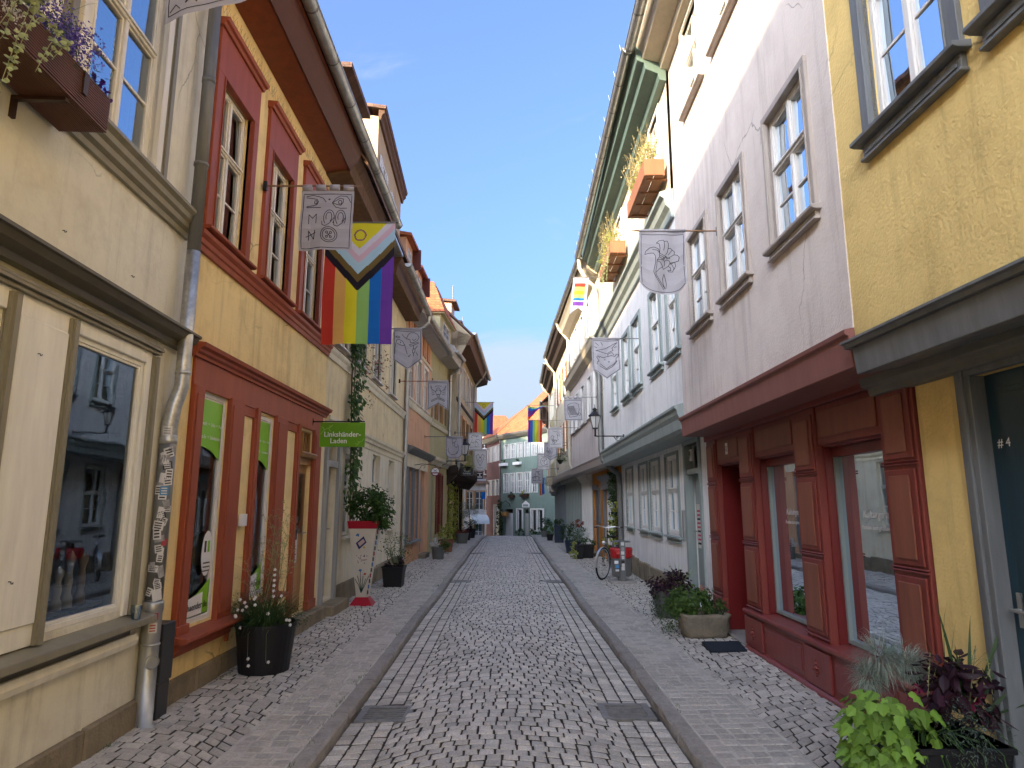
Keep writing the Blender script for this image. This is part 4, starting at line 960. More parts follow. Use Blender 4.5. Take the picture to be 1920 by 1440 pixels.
mb = MB(); mb.mould(FU, 4.3, 8.93, [(0,7.95),(.12,7.98),(.14,8.08),(.38,8.14),(.40,8.26),(.46,8.34),(.46,8.42),(0,8.46)]); mb.build('eave', wood('cream_eave_boards', (.46,.40,.29), rough=.5), h, bevel=.006)
gutter(FU, 4.3, 8.95, 8.30, 8.34, .56, h); roof(FU, 4.3, 8.93, .5, 8.42, 2.6, 11.6, h)

# ---- lilac house number nine -------------------------------------------------
F = Fac(2.79, 9.2, 2.97, 17.3, -1); FU = Fac(2.40, 8.93, 2.52, 17.2, -1); FT = Fac(2.36, 8.93, 2.48, 17.2, -1); P = F.P
h = house('lilac_house', F, 9.2, 17.3, 'pale lilac house number nine with grey green beam and flower boxes under a green eave', group=RG)
gw = [(11.02,11.97),(12.5,13.45),(13.72,14.72),(15.55,16.53)]; uw = [(9.0,9.62),(10.1,10.85),(11.8,12.6),(12.98,13.8),(14.6,15.45)]; tw = [(9.5,10.2),(11.3,12.1),(13.2,14.0),(15.2,16.0)]
mb = MB(); wall(mb, F, 9.2, 17.3, 0, 2.75, [(9.68,10.5,.15,2.5)]+[(a,b,1.08,2.44) for a,b in gw], thick=.18); mb.build('ground_floor_wall', LILAC, h)
mb = MB(); wall(mb, FU, 8.93, 17.2, 2.75, 5.9, [(a,b,3.76,5.05) for a,b in uw], thick=.18); mb.build('wall', LILAC, h)
mb = MB(); wall(mb, FT, 8.93, 17.2, 5.9, 8.0, [(a,b,6.7,7.7) for a,b in tw], thick=.18); mb.build('attic_storey_wall', CREAM3, h)
shell(FU, 8.93, 17.2, 2.75, 8.0, h, CREAM3); shell(F, 9.2, 17.3, 0, 2.75, h, LILAC, top=False)
mb = MB(); mb.mould(FU, 8.93, 17.2, [(-.40,2.56),(.0,2.56),(.05,2.60),(.06,2.74),(.09,2.80),(.10,2.86),(.13,2.88),(.13,2.92),(0,2.96),(-.40,2.9)]); mb.build('beam', GREENG, h, bevel=.004)
mb = MB(); mb.mould(FU, 8.95, 17.2, [(0,5.66),(.05,5.66),(.06,5.78),(.12,5.84),(.14,5.94),(.20,5.98),(.20,6.04),(0,6.10)]); mb.build('cornice', GREENG, h, bevel=.004)
for i, (a, b) in enumerate(gw): window(F, h, a, b, 1.09, 2.43, frame=WHITE, casing=GREENG, cw=.045, co=.02, rec=.02, fw=.06, mw=.06, rows=(1,2), transom=.56, sill=GREENG, so=.05, apron=.05, curtain='full' if i != 1 else 'sides', tilt=.01, bev=.003)
for i, (a, b) in enumerate(uw): window(FU, h, a, b, 3.77, 5.04, frame=WHITE, casing=GREENG, cw=.08, co=.025, rec=.03, rows=(1,2), transom=.58, sill=GREENG, so=.05, apron=.05, curtain='half' if i % 2 else None, tilt=.02)
for a, b in tw: window(FT, h, a, b, 6.7, 7.7, frame=WHITE, casing=CREAMW, cw=.07, co=.02, rec=.03, rows=(1,1), curtain='half')
panel_door(F, h, 9.70, 10.48, .17, 2.05, GREENG, off=-.12, rows=(.8,1.0), lab='grey green door with a poster on it')
mb = MB(); mb.fbox(F, 9.6, 9.7, -.1, .03, .1, 2.55); mb.fbox(F, 10.48, 10.58, -.1, .03, .1, 2.55); mb.fbox(F, 9.6, 10.58, -.1, .04, 2.5, 2.6); mb.fbox(F, 9.7, 10.48, -.1, .0, 2.05, 2.13); mb.build('door_frame', GREENG, h, bevel=.003)
mb = MB(); mb.fbox(F, 9.7, 10.48, -.14, -.13, 2.13, 2.5); mb.build('transom_pane', GL, h)
mb = MB(); mb.fbox(F, 10.12, 10.34, -.095, -.09, .95, 1.6, 0)
for q in range(9): mb.fbox(F, 10.14, 10.32, -.09, -.0895, 1.0+q*.06, 1.03+q*.06, 1 if q % 3 else 2)
mb.build('poster', [PAPER, PINK, PRINT], h)
mb = MB(); mb.fbox(F, 10.34, 10.52, -.09, -.05, 2.26, 2.44); mb.build('house_number_plate', SIGNW, h); text('9', .16, PRINT, 'plate_lettering', h, P(10.43, -.045, 2.35), right=-F.t)
mb = MB(); mb.fbox(F, 10.68, 10.76, 0, .04, 1.02, 1.5); mb.build('bell_plate', ZINC, h)
mb = MB(); mb.fbox(F, 9.55, 10.7, -.2, .12, -.02, .14); mb.build('door_step', STONE, h, bevel=.015)
mb = MB(); y = 10.7
while y < 17.2: l = rnd.uniform(.4,.7); mb.fbox(F, y, min(17.25,y+l-.01), -.03, .03+rnd.uniform(-.01,.015), -.03, .36+rnd.uniform(-.03,.03)+(y-10)*.01); y += l
mb.build('plinth', STONE, h, bevel=.02)
GRNE = wood('sage_eave_paint', (.11,.165,.135), rough=.45)
mb = MB(); mb.mould(FT, 8.9, 17.2, [(0,7.78),(.10,7.80),(.12,7.9),(.16,7.92),(.30,7.98),(.32,8.08),(.42,8.12),(.44,8.26),(.48,8.34),(0,8.40)]); mb.build('eave', GRNE, h, bevel=.004)
gutter(FT, 8.95, 17.3, 8.36, 8.24, .55, h); roof(FT, 8.93, 17.2, .5, 8.34, 2.6, 11.4, h)
mb = MB()
for k in range(14):
    y = 9.0+k*.62; mb.tube([FT.P(y,.64,8.36-.014*k*.6),FT.P(y,.66,8.45-.014*k*.6)], .005, 4)
mb.build('snow_guard_hooks', ZINC, h)
dp = MB(); dp.tube([FT.P(17.25,.52,8.2),FT.P(17.25,.5,7.9),FT.P(17.25,.30,7.55),FT.P(17.25,.12,7.4),FU.P(17.25,.09,7.0),FU.P(17.25,.09,5.0)], .055, 10); u_ = dp.build('downpipe', paint('cream_pipe_paint', (.5,.46,.36), bump=0), h)
dp = MB(); dp.tube([FU.P(17.25,.09,5.05),FU.P(17.2,.09,3.0),FU.P(17.15,.05,2.7),FU.P(17.1,-.2,2.45),F.P(17.15,.10,2.35),F.P(17.2,.08,2.1),F.P(17.2,.08,0)], .068, 12)
for z in (3.3,4.4): dp.lathe(FU.P(17.22,.09,z), [(.076,0),(.076,.05)], 12)
dp.build('downpipe', ZINCD, h)

# ---- mauve house with the orange ground floor --------------------------------------
ORNG = plaster('orange_plaster', (.52,.22,.055), dirt=(.40,.2,.09), dirtamt=.3)
PGRN = wood('pale_green_grey_posts', (.27,.31,.29), rough=.5)
BLUED = wood('dark_blue_door_paint', (.015,.035,.07), rough=.35)
F = Fac(2.97, 17.3, 2.80, 24.5, -1); FU = Fac(2.50, 17.3, 2.38, 24.5, -1); P = F.P
h = house('orange_ground_house', F, 17.3, 24.5, 'mauve house over an orange ground floor beside the bicycle and a dark blue door', group=RG)
mb = MB(); wall(mb, F, 17.3, 22.3, 0, 2.75, [(18.35,19.9,.4,2.0),(21.2,22.0,.1,2.05)], thick=.18); mb.build('ground_floor_wall', ORNG, h)
mb = MB(); wall(mb, F, 22.3, 24.5, -.1, 2.75, [], thick=.1)
mb.build('colonnade_wall', PGRN, h)
mb = MB()
for k in range(5): y = 22.45+k*.44; mb.fbox(F, y, y+.09, 0, .10, 0, 2.45); mb.hexa([P(y,0,2.2),P(y,.1,2.3),P(y+.1,.1,2.3),P(y+.1,0,2.2),P(y,0,2.6),P(y,.32,2.6),P(y+.1,.32,2.6),P(y+.1,0,2.6)])
mb.build('posts', WHITE, h)
uw = [(17.7,18.4),(19.0,19.7),(20.5,21.2),(22.0,22.7),(23.4,24.0)]
mb = MB(); wall(mb, FU, 17.3, 24.5, 2.75, 5.9, [(a,b,4.1,5.3) for a,b in uw], thick=.15); mb.build('wall', MAUVE, h)
mb = MB(); wall(mb, FU, 17.3, 24.5, 5.9, 8.0, [(a,b,6.6,7.6) for a,b in uw], thick=.15); mb.build('attic_storey_wall', CREAM3, h)
shell(FU, 17.3, 24.5, 2.75, 8.0, h, CREAM3); shell(F, 17.3, 24.5, -.1, 2.75, h, ORNG, top=False)
for a, b in uw:
    w = window(FU, h, a, b, 4.1, 5.3, frame=WHITE, casing=WHITE, cw=.05, rec=.03, detail=False, sill=GREIGE, so=.04)
    for (c, e) in ((a-.36,a-.02),(b+.02,b+.36)):
        mb = MB(); mb.fbox(FU, c, e, .02, .05, 4.05, 5.3)
        for q in range(14): mb.fbox(FU, c+.03, e-.03, .05, .062, 4.1+q*.083, 4.15+q*.083)
        mb.build('shutter', WHITE, w)
    window(FU, h, a, b, 6.6, 7.6, frame=WHITE, casing=CREAMW, cw=.06, rec=.03, detail=False)
mb = MB(); mb.mould(FU, 17.3, 24.5, [(-.45,2.58),(-.1,2.56),(.03,2.62),(.05,2.78),(.08,2.84),(0,2.88)]); mb.build('beam', GREIGE, h)
mb = MB(); mb.mould(FU, 17.35, 24.5, [(0,5.72),(.06,5.74),(.20,5.84),(.24,5.98),(.28,6.04),(0,6.14)]); mb.build('cornice', wood('cream_cornice', (.5,.45,.33)), h)
window(F, h, 18.37, 19.88, .42, 2.0, frame=WHITE, casing=SLATE, cw=.12, co=.05, rec=.05, cols=3, transom=0, rows=(1,1), detail=False, glassm=GLD)
mb = MB(); mb.fbox(F, 18.2, 20.1, 0, .10, 2.02, 2.26); mb.mould(F, 18.1, 20.2, [(0,2.26),(.12,2.27),(.20,2.36),(.22,2.41),(0,2.45)]); mb.fbox(F, 18.0, 18.22, 0, .06, .3, 2.1); mb.build('window_hood', SLATE, h)
panel_door(F, h, 21.2, 22.0, .1, 2.05, BLUED, off=-.05, rows=(.8,1.1), lab='dark blue door')
mb = MB(); mb.fbox(F, 21.1, 22.1, 0, .06, 2.05, 2.2); mb.fbox(F, 20.75, 20.9, .0, .05, 1.0, 2.1); mb.build('door_trim', SLATE, h)
mb = MB(); mb.fbox(F, 20.95, 22.3, -.2, .3, -.02, .12); mb.build('door_step', STONE, h)
mb = MB(); mb.mould(FU, 17.3, 24.5, [(0,7.75),(.12,7.8),(.3,7.95),(.36,8.1),(.44,8.2),(0,8.35)]); mb.build('eave', wood('cream_eave_boards', (.46,.40,.29)), h)
gutter(FU, 17.35, 24.6, 8.26, 8.42, .52, h, clips=.5); roof(FU, 17.3, 24.5, .48, 8.34, 2.6, 11.4, h)
dp = MB(); dp.tube([FU.P(24.4,.5,8.35),FU.P(24.45,.4,8.1),FU.P(24.45,.08,7.7),FU.P(24.45,.08,3.0),FU.P(24.4,-.05,2.75),FU.P(24.0,-.3,2.5)], .055, 10); dp.build('downpipe', paint('cream_pipe_paint', (.5,.46,.36), bump=0), h)

# ---- cream house with orange shutters ---------------------------------------------
BLUGR = wood('blue_grey_posts', (.17,.20,.22), rough=.5)
def far_right(name, label, x0, y0, x1, y1, wallm, gm, eavem, dz=0, shut=None, boxes=False, step=1.3, zt=8.1):
    F = Fac(x0, y0, x1, y1, -1); FU = Fac(x0-.38, y0, x1-.38, y1, -1)
    h = house(name, F, y0, y1, label, group=RG); P = F.P
    n = int((y1-y0)/step); st = (y1-y0)/n
    gops = [(y0+st*(k+.3), y0+st*(k+.85), .45+dz, 2.2+dz) for k in range(n)]
    mb = MB(); wall(mb, F, y0, y1, dz-.4, 2.7+dz, gops, thick=.12); mb.build('ground_floor_wall', gm, h)
    uops = [(y0+st*(k+.25), y0+st*(k+.8), z, z+1.2) for k in range(n) for z in (3.7+dz, 6.0+dz)]
    mb = MB(); wall(mb, FU, y0, y1, 2.7+dz, zt+dz, uops, thick=.12); mb.build('wall', wallm, h)
    shell(FU, y0, y1, 2.7+dz, zt+dz, h, wallm); shell(F, y0, y1, dz-.4, 2.7+dz, h, gm, top=False)
    for a, b, c, e in gops: window(F, h, a, b, c, e, frame=WHITE, rec=.04, detail=False, transom=.7, rows=(1,1), glassm=GLD)
    for a, b, c, e in uops:
        w = window(FU, h, a, b, c, e, frame=WHITE, casing=CREAMW, cw=.05, rec=.03, detail=False)
        if shut:
            for (s0, s1) in ((a-.3, a-.03), (b+.03, b+.3)):
                mb = MB(); mb.fbox(FU, s0, s1, .02, .06, c, e)
                for q in range(9): mb.fbox(FU, s0+.03, s1-.03, .06, .075, c+.05+q*.13, c+.12+q*.13)
                mb.build('shutter', shut, w)
    mb = MB()
    for k in range(int((y1-y0)/.55)): y = y0+.1+k*.55; mb.fbox(F, y, y+.1, 0, .07, dz-.3, 2.45+dz); mb.fbox(F, y, y+.12, 0, .30, 2.45+dz, 2.62+dz)
    mb.build('posts', gm, h)
    mb = MB(); mb.mould(FU, y0, y1, [(-.4,2.6+dz),(0,2.6+dz),(.06,2.68+dz),(.08,2.88+dz),(0,2.94+dz)]); mb.build('beam', GREIGE, h)
    mb = MB(); mb.mould(FU, y0, y1, [(0,zt-.35+dz),(.2,zt-.3+dz),(.26,zt-.1+dz),(.42,zt+dz),(.46,zt+.2+dz),(0,zt+.3+dz)]); mb.build('eave', eavem, h)
    gutter(FU, y0, y1, zt+.32+dz, zt+.28+dz, .54, h, clips=.6); roof(FU, y0, y1, .5, zt+.2+dz, 2.6, zt+3.2+dz, h)
    dp = MB(); dp.tube([FU.P(y1-.1,.5,zt+.2+dz),FU.P(y1-.1,.4,zt-.1+dz),FU.P(y1-.1,.08,zt-.5+dz),FU.P(y1-.1,.08,3.0+dz),FU.P(y1-.3,-.2,2.5+dz)], .055, 8); dp.build('downpipe', paint('cream_pipe_paint', (.5,.46,.36), bump=0), h)
    return h, F, FU
h5, F5, FU5 = far_right('cream_shutter_house', 'cream house with orange brown shutters and dark timber eave beyond the orange ground floor', 2.80, 24.5, 2.72, 31, CREAM3, PGRN, TIMB, shut=ORSH, zt=8.2)
h6, F6, FU6 = far_right('yellow_strip_house', 'narrow cream yellow house with a planted balcony basket near the crest', 2.72, 31, 2.78, 36, plaster('light_yellow_plaster', (.64,.55,.30)), BLUGR, TIMB, zt=7.9)
h7, F7, FU7 = far_right('grey_timbered_house', 'grey boarded timber house just before the green house', 2.78, 36, 3.15, 43.5, plaster('blue_grey_plaster', (.42,.44,.47)), BLUGR, BROWNB, dz=-.35, shut=wood('salmon_shutters', (.45,.2,.12)), zt=7.2)
# ================================================================ END OF THE STREET
SAGE = plaster('sage_green_plaster', (.17,.23,.20), dirt=(.24,.31,.27), dirtamt=.3)
ROSE = plaster('dusty_rose_plaster', (.25,.135,.13), dirt=(.27,.16,.15), dirtamt=.3)
WHTP = plaster('white_far_plaster', (.6,.6,.6))
def fwin(F, h, a, b, c, e, frame=WHITE, shut=False, sill=True):
    w = window(F, h, a, b, c, e, frame=frame, casing=WHITE, cw=.045, rec=.04, fw=.045, detail=False, mw=.045, transom=.62, rows=(1,2))
    return w
F = Front(-.45, 54, 3.6, 47.2)
h = root('green_house', (1.6, 50.5, -1.5), 'sage green house with white windows facing up the street under the orange roof', 'house', 'houses closing the end of the street')
def xs(u, yy=None):   # x on the green front for an image column of the photo, used once to lay out its bays
    k = (u-950)/1268; return k
def bay(u0, u1):
    out = []
    for u in (u0, u1):
        k = (u-950)/1268.; t = (54*k+.45)/((3.6+.45)+k*6.8); out.append(-.45+4.05*t)
    return tuple(out)
r3 = [bay(946,954), bay(958,966), bay(971,979), bay(985,993), bay(998,1006), bay(1012,1020)]
r2 = [bay(945,953), bay(957,965), bay(970,979), bay(984,993), bay(997,1007)]
g1 = [bay(970,979), bay(997,1006), bay(1009,1018)]; dr = [bay(947,962), bay(983,991)]
mb = MB(); ops = [(a,b,5.15,6.25) for a,b in r3]+[(a,b,2.45,3.95) for a,b in r2]+[(a,b,-.35,1.2) for a,b in g1]+[(a,b,-1.5,1.2) for a,b in dr]
wall(mb, F, -.45, 3.6, -1.8, 6.9, ops, thick=.15); mb.build('wall', SAGE, h)
shell(F, -.45, 3.6, -1.8, 6.9, h, SAGE, depth=6)
for a, b in r3: fwin(F, h, a, b, 5.15, 6.25)
for a, b in r2: fwin(F, h, a, b, 2.45, 3.95)
for a, b in g1: window(F, h, a, b, -.35, 1.2, frame=WHITE, casing=WHITE, cw=.08, rec=.05, detail=False, transom=0, cols=1, rows=(1,1), glassm=GLD)
for a, b in dr: panel_door(F, h, a+.02, b-.02, -1.45, .9, WHTP if a < 1 else GREYD, off=-.06, handle=False)
mb = MB(); mb.mould(F, -.45, 3.6, [(0,6.7),(.2,6.75),(.45,6.95),(.5,7.1),(0,7.2)]); mb.build('eave', ZINCD, h)
a, b = dr[1]; mb = MB(); mb.poly([F.P(a-.1,.06,1.35),F.P(b+.12,.06,1.35),F.P(b+.12,.06,1.6),F.P((a+b)/2,.06,1.85),F.P(a-.1,.06,1.6)]); mb.build('gable_sign', SIGNW, h, solid=.03)
mb = MB(); mb.fbox(F, a-.02, b+.04, .08, .085, 1.42, 1.58); mb.build('sign_mark', GREENG, h)
mb = MB(); P = F.P; R_ = lambda x, o, z: P(x, o, z)
mb.hexa([P(-.6,.45,7.02),P(3.8,.45,7.02),P(3.8,-6,7.0),P(-.6,-6,7.0),P(1.1,-2.4,10.7),P(3.8,-2.4,11.3),P(3.8,-2.6,11.3),P(1.1,-2.6,10.7)]); mb.build('roof', TILE, h)
mb = MB(); c = P(2.1,-2.5,10.2); mb.box(c.x-.25,c.x+.25,c.y-.3,c.y+.3,9.8,11.7); mb.build('chimney', TILE, h)
mb = MB(); c = P(.2,-1.1,8.0); mb.hexa([P(-.1,-.9,7.6),P(.45,-.9,7.6),P(.45,-2.6,7.6),P(-.1,-2.6,7.6),P(-.05,-.9,8.5),P(.3,-.9,8.5),P(.4,-2.4,9.0),P(.0,-2.4,9.0)]); mb.build('dormer', TILE, h)
# rose house
F = Front(-1.75, 58.5, -.45, 54); 
h = root('rose_house', (-1.1, 56, -1.5), 'dusty rose house squeezed beside the green one, with shuttered white windows', 'house', 'houses closing the end of the street')
ops = [(x, x+.27, z, z+1.25) for x in (-1.6,-1.2,-.82) for z in (2.3,5.1)]+[(-1.0,-.62,-.9,1.5)]
mb = MB(); wall(mb, F, -1.75, -.45, -1.9, 6.9, ops, thick=.15); mb.build('wall', ROSE, h); shell(F, -1.75, -.45, -1.9, 6.9, h, ROSE, depth=5)
for a, b, c, e in ops:
    w = fwin(F, h, a, b, c, e)
mb = MB(); mb.mould(F, -1.75, -.45, [(0,6.7),(.3,6.8),(.5,7.05),(.5,7.15),(0,7.3)]); mb.build('eave', ZINCD, h)
mb = MB(); P = F.P; mb.hexa([P(-1.95,.55,7.1),P(-.45,.55,7.1),P(-.45,-5,7.1),P(-1.95,-5,7.1),P(-1.2,-2.2,9.0),P(-.45,-2.2,9.6),P(-.45,-2.4,9.6),P(-1.2,-2.4,9.0)]); mb.build('roof', TILE, h)
mb = MB(); q = F.P(-.47,.08,0); mb.tube([(q.x,q.y,6.9),(q.x,q.y,-1.4)], .06, 8); mb.build('downpipe', ZINCD, h)
# white house with the rounded awning
F = Front(-3.1, 48.5, -1.5, 49.2)
h = root('white_awning_house', (-2.3, 48.9, -1.3), 'white house with a rounded pale awning at the foot of the left row', 'house', 'houses closing the end of the street')
ops = [(-2.25,-1.65,1.2,2.5),(-2.9,-2.4,1.2,2.5),(-2.3,-1.7,-1.2,.2)]
mb = MB(); wall(mb, F, -3.1, -1.5, -1.8, 3.4, ops, thick=.15); mb.build('wall', WHTP, h); shell(F, -3.1, -1.5, -1.8, 3.4, h, WHTP, depth=5, top=False)
for a, b, c, e in ops: window(F, h, a, b, c, e, frame=WHITE, casing=OAK, cw=.06, detail=False)
mb = MB(); pr = [(0,.2)]+[(.75*sin(q*pi/12), .2+.65*cos(q*pi/12)) for q in range(7)]; mb.mould(F, -2.7, -1.52, pr); mb.build('awning', paint('awning_canvas', (.62,.68,.72), bump=0), h)
mb = MB(); mb.mould(F, -3.2, -1.4, [(.3,3.0),(.35,3.05),(-1.6,4.3),(-1.6,4.2)]); mb.build('roof', TILEB, h)
h = root('distant_cream_house', (-4, 62, -1.5), 'distant cream house block showing behind the white and rose houses', 'house', 'houses closing the end of the street')
F = Front(-7, 62, 1, 63); mb = MB(); ops = [(x, x+.6, z, z+1.2) for x in (-5,-3.6,-2.4,-1.4) for z in (1,3.6,6)]
wall(mb, F, -7, 1, -2, 8.2, ops); mb.build('wall', CREAM3, h); shell(F, -7, 1, -2, 8.2, h, CREAM3)
for a, b, c, e in ops: window(F, h, a, b, c, e, frame=WHITE, detail=False)
mb = MB(); mb.hexa([F.P(-7.3,.5,8.1),F.P(1.2,.5,8.1),F.P(1.2,-6,8.1),F.P(-7.3,-6,8.1),F.P(-6,-2.5,10.2),F.P(.2,-2.5,10.2),F.P(.2,-3,10.2),F.P(-6,-3,10.2)]); mb.build('roof', TILE, h)

# unseen gabled house added behind the beige one to shade the green front
h = root('shading_house', (-2.9, 41, -.5), 'plain house hidden behind the beige timbered one, added to shade the green house', 'house', 'houses in the left row')
F = Fac(-2.75, 35.1, -2.9, 46.5, 1); mb = MB(); ops = [(y, y+.8, z, z+1.3) for z in (.2,3,5.4) for y in (36.2,38.4,40.6,42.8,44.8)]
wall(mb, F, 35.1, 46.5, -1.5, 7.2, ops); mb.build('wall', CREAM3, h); shell(F, 35.1, 46.5, -1.5, 7.2, h, CREAM3)
for a, b, c, e in ops: window(F, h, a, b, c, e, frame=WHITE, detail=False)
roof(F, 35.1, 46.5, .35, 7.2, 2.2, 9.9, h)
h = root('tall_shading_house', (-3.2, 53, -1.5), 'tall plain house added behind the awning house to shade the rose one, hidden by the left row', 'house', 'houses in the left row')  # hidden mass, added to cast its shadow on the rose house
F = Fac(-3.15, 49.8, -3.15, 57.5, 1); mb = MB(); wall(mb, F, 49.8, 57.5, -2, 7.6, []); mb.build('wall', CREAM3, h); shell(F, 49.8, 57.5, -2, 7.6, h, CREAM3, top=False); roof(F, 49.8, 57.5, .3, 7.6, 2.4, 10.6, h)

for k, (y_, z_) in enumerate(((27.0,9.4),(31.0,9.2))):
    FU_ = Fac(-1.95, 25.4, -1.60, 35, 1); a = FU_.P(y_, -.4, z_); mb = MB(); mb.tube([a, a+V((0,0,1.3))], .014, 5)
    for q in range(5): mb.tube([a+V((-.02,-.22+.02*q,1.25-.12*q)), a+V((.02,.22-.02*q,1.25-.12*q))], .007, 4)
    mb.build('roof_aerial', ZINCD, bpy.data.objects['timbered_house'])
# ================================================================ FLAGS, SIGNS, LAMPS, STREET THINGS
CLOTH = paint('grey_banner_cloth', (.47,.46,.49), rough=.9, bump=.3, bscale=200, var=.05, trans=.25)
CLOTHW = paint('white_banner_cloth', (.74,.73,.72), rough=.9, bump=.3, bscale=200, var=.04, trans=.3)
INK = paint('black_ink', (.02,.02,.025), rough=.9, bump=0)
POLEW = wood('pole_wood', (.25,.15,.08)); POLEG = paint('pole_metal', (.18,.18,.17), rough=.5, metal=.5, bump=0)
WALLX = {}
def cloth_fn(x0, x1, Y, zt, zb, shape, amp, seed, skew=0, tilt=0):
    def C(u, v, off=0):
        if shape == 'point': k = 1-.24*abs(2*u-1)**1.0
        elif shape == 'round': k = 1-.22*(abs(2*u-1)**3.2)
        elif shape == 'swallow': k = 1-.24*(1-abs(2*u-1))
        else: k = 1
        h = (zt-zb)*v*k
        y = Y + amp*(.25+v)*(sin(u*7+seed)+.5*sin(u*13+v*4+seed*2)) + amp*.6*sin(v*6+u*3+seed)*v + .006*abs(sin(v*pi*4.5+.3))
        x = x0+(x1-x0)*u + skew*v + amp*.25*sin(v*5+seed)
        return V((x, y-off, zt-h+tilt*u))
    return C
def stroke(mb, C, pts, w, mi=1, off=.003):
    P_ = [V((p[0], p[1], 0)) for p in pts]
    for a, b in zip(P_, P_[1:]):
        n = max(1, int((b-a).length/.08))
        for i in range(n):
            s, e = a.lerp(b, i/n), a.lerp(b, (i+1)/n)
            A, B = C(s.x, s.y, off), C(e.x, e.y, off); d = (B-A)
            if d.length < 1e-5: continue
            d.normalize(); q = d.cross(V((0,1,0)))
            if q.length < 1e-4: q = V((1,0,0))
            q = q.normalized()*w*.5; e2 = d*w*.3
            mb.quad(A-q-e2, A+q-e2, B+q+e2, B-q+e2, mi)
def arc(cx_, cy_, rx, ry, a0=0, a1=360, n=16): return [(cx_+rx*cos(radians(a0+(a1-a0)*i/n)), cy_+ry*sin(radians(a0+(a1-a0)*i/n))) for i in range(n+1)]
def banner(label, x0, x1, Y, zt, zb, wx, shape='rect', lines=(), m=None, amp=.018, seed=0, border=True, tabs=False, lw=.006, skew=0, pole=None, cat='banner', name='cloth_banner', grp='line drawn banners hung across the street'):
    r = root(name, (wx, Y, zt), label, cat, grp); C = cloth_fn(x0, x1, Y, zt-(.05 if tabs else 0), zb, shape, amp, seed, skew)
    mb = MB(); U, W = 14, 14
    for i in range(U):
        for j in range(W): mb.quad(C(i/U,j/W),C((i+1)/U,j/W),C((i+1)/U,(j+1)/W),C(i/U,(j+1)/W),0)
    if tabs:
        for k in range(4):
            a = k/4+.01+k*.012; b = a+.19; mb.hexa([C(a,0)+V((0,-.008,.0)),C(b,0)+V((0,-.008,0)),C(b,0)+V((0,.01,0)),C(a,0)+V((0,.01,0)),C(a,0)+V((0,-.016,.065)),C(b,0)+V((0,-.016,.065)),C(b,0)+V((0,.016,.065)),C(a,0)+V((0,.016,.065))],0)
    else:
        mb.tube([C(0,0)+V((0,0,.006)),C(1,0)+V((0,0,.006))], .016, 8, 0)
    ls = list(lines)
    if border:
        e = .045; N = 12
        ls += [[(e,.06),(1-e,.06)], [(e,.08),(e,.95)], [(1-e,.08),(1-e,.95)], [(e+(1-2*e)*i/N,.965) for i in range(N+1)]]
    for l in ls: stroke(mb, C, l, lw)
    mb.build('cloth', [m or CLOTH, INK], r, recalc=False, smooth=True)
    mb = MB(); zz = zt+.004; tip = x1 if abs(wx-x0) < abs(wx-x1) else x0
    d = 1 if tip == x1 else -1
    mb.tube([(wx,Y,zz),(tip+d*.02,Y,zz),(tip+d*.10,Y,zz)], [.010,.010,.002], 8); mb.build('pole', pole or POLEG, r)
    mb = MB(); mb.box(wx-.02,wx+.02,Y-.02,Y+.02,zz-.05,zz+.05); mb.build('bracket', BLACK, r)
    return r
# drawings as polylines in cloth coordinates (u across, v down)
eye = lambda x, y: arc(x, y, .03, .045, 0, 360, 8)
L_m = [[(.10,.10),(.22,.08),(.33,.10),(.42,.13),(.48,.20)],[(.10,.12),(.22,.135),(.30,.15),(.33,.19),(.30,.24),(.22,.26),(.12,.27),(.11,.29)],[(.11,.29),(.24,.285),(.38,.29)],arc(.28,.20,.025,.03,0,360,8),[(.52,.155),(.56,.155)],[(.54,.14),(.54,.17)],
 [(.60,.22),(.66,.14),(.74,.09),(.86,.09),(.90,.13),(.94,.20)],[(.60,.22),(.68,.17),(.74,.13),(.80,.14),(.80,.20),(.76,.25),(.68,.24),(.61,.22)],arc(.745,.20,.03,.035,0,360,8),[(.61,.23),(.67,.29),(.76,.30),(.87,.29)],
 [(.17,.56),(.17,.41),(.24,.47),(.31,.40),(.31,.55)],arc(.56,.47,.10,.13,130,400,14),arc(.56,.46,.055,.08,150,420,10),[(.43,.53),(.44,.59),(.50,.61),(.58,.56),(.65,.47)],arc(.77,.46,.09,.13,130,400,14),arc(.77,.45,.05,.08,150,420,10),[(.65,.53),(.66,.59),(.72,.60),(.80,.54),(.85,.46)],
 [(.18,.83),(.18,.68),(.28,.82),(.30,.67)],[(.13,.78),(.31,.71)],arc(.57,.75,.15,.125,0,360,20),arc(.57,.75,.115,.095,0,360,18),*[arc(.57+dx,.75+dy,.018,.018,0,360,8) for dx in (-.035,.035) for dy in (-.035,.035)],[(.545,.725),(.595,.775)],[(.595,.725),(.545,.775)]]
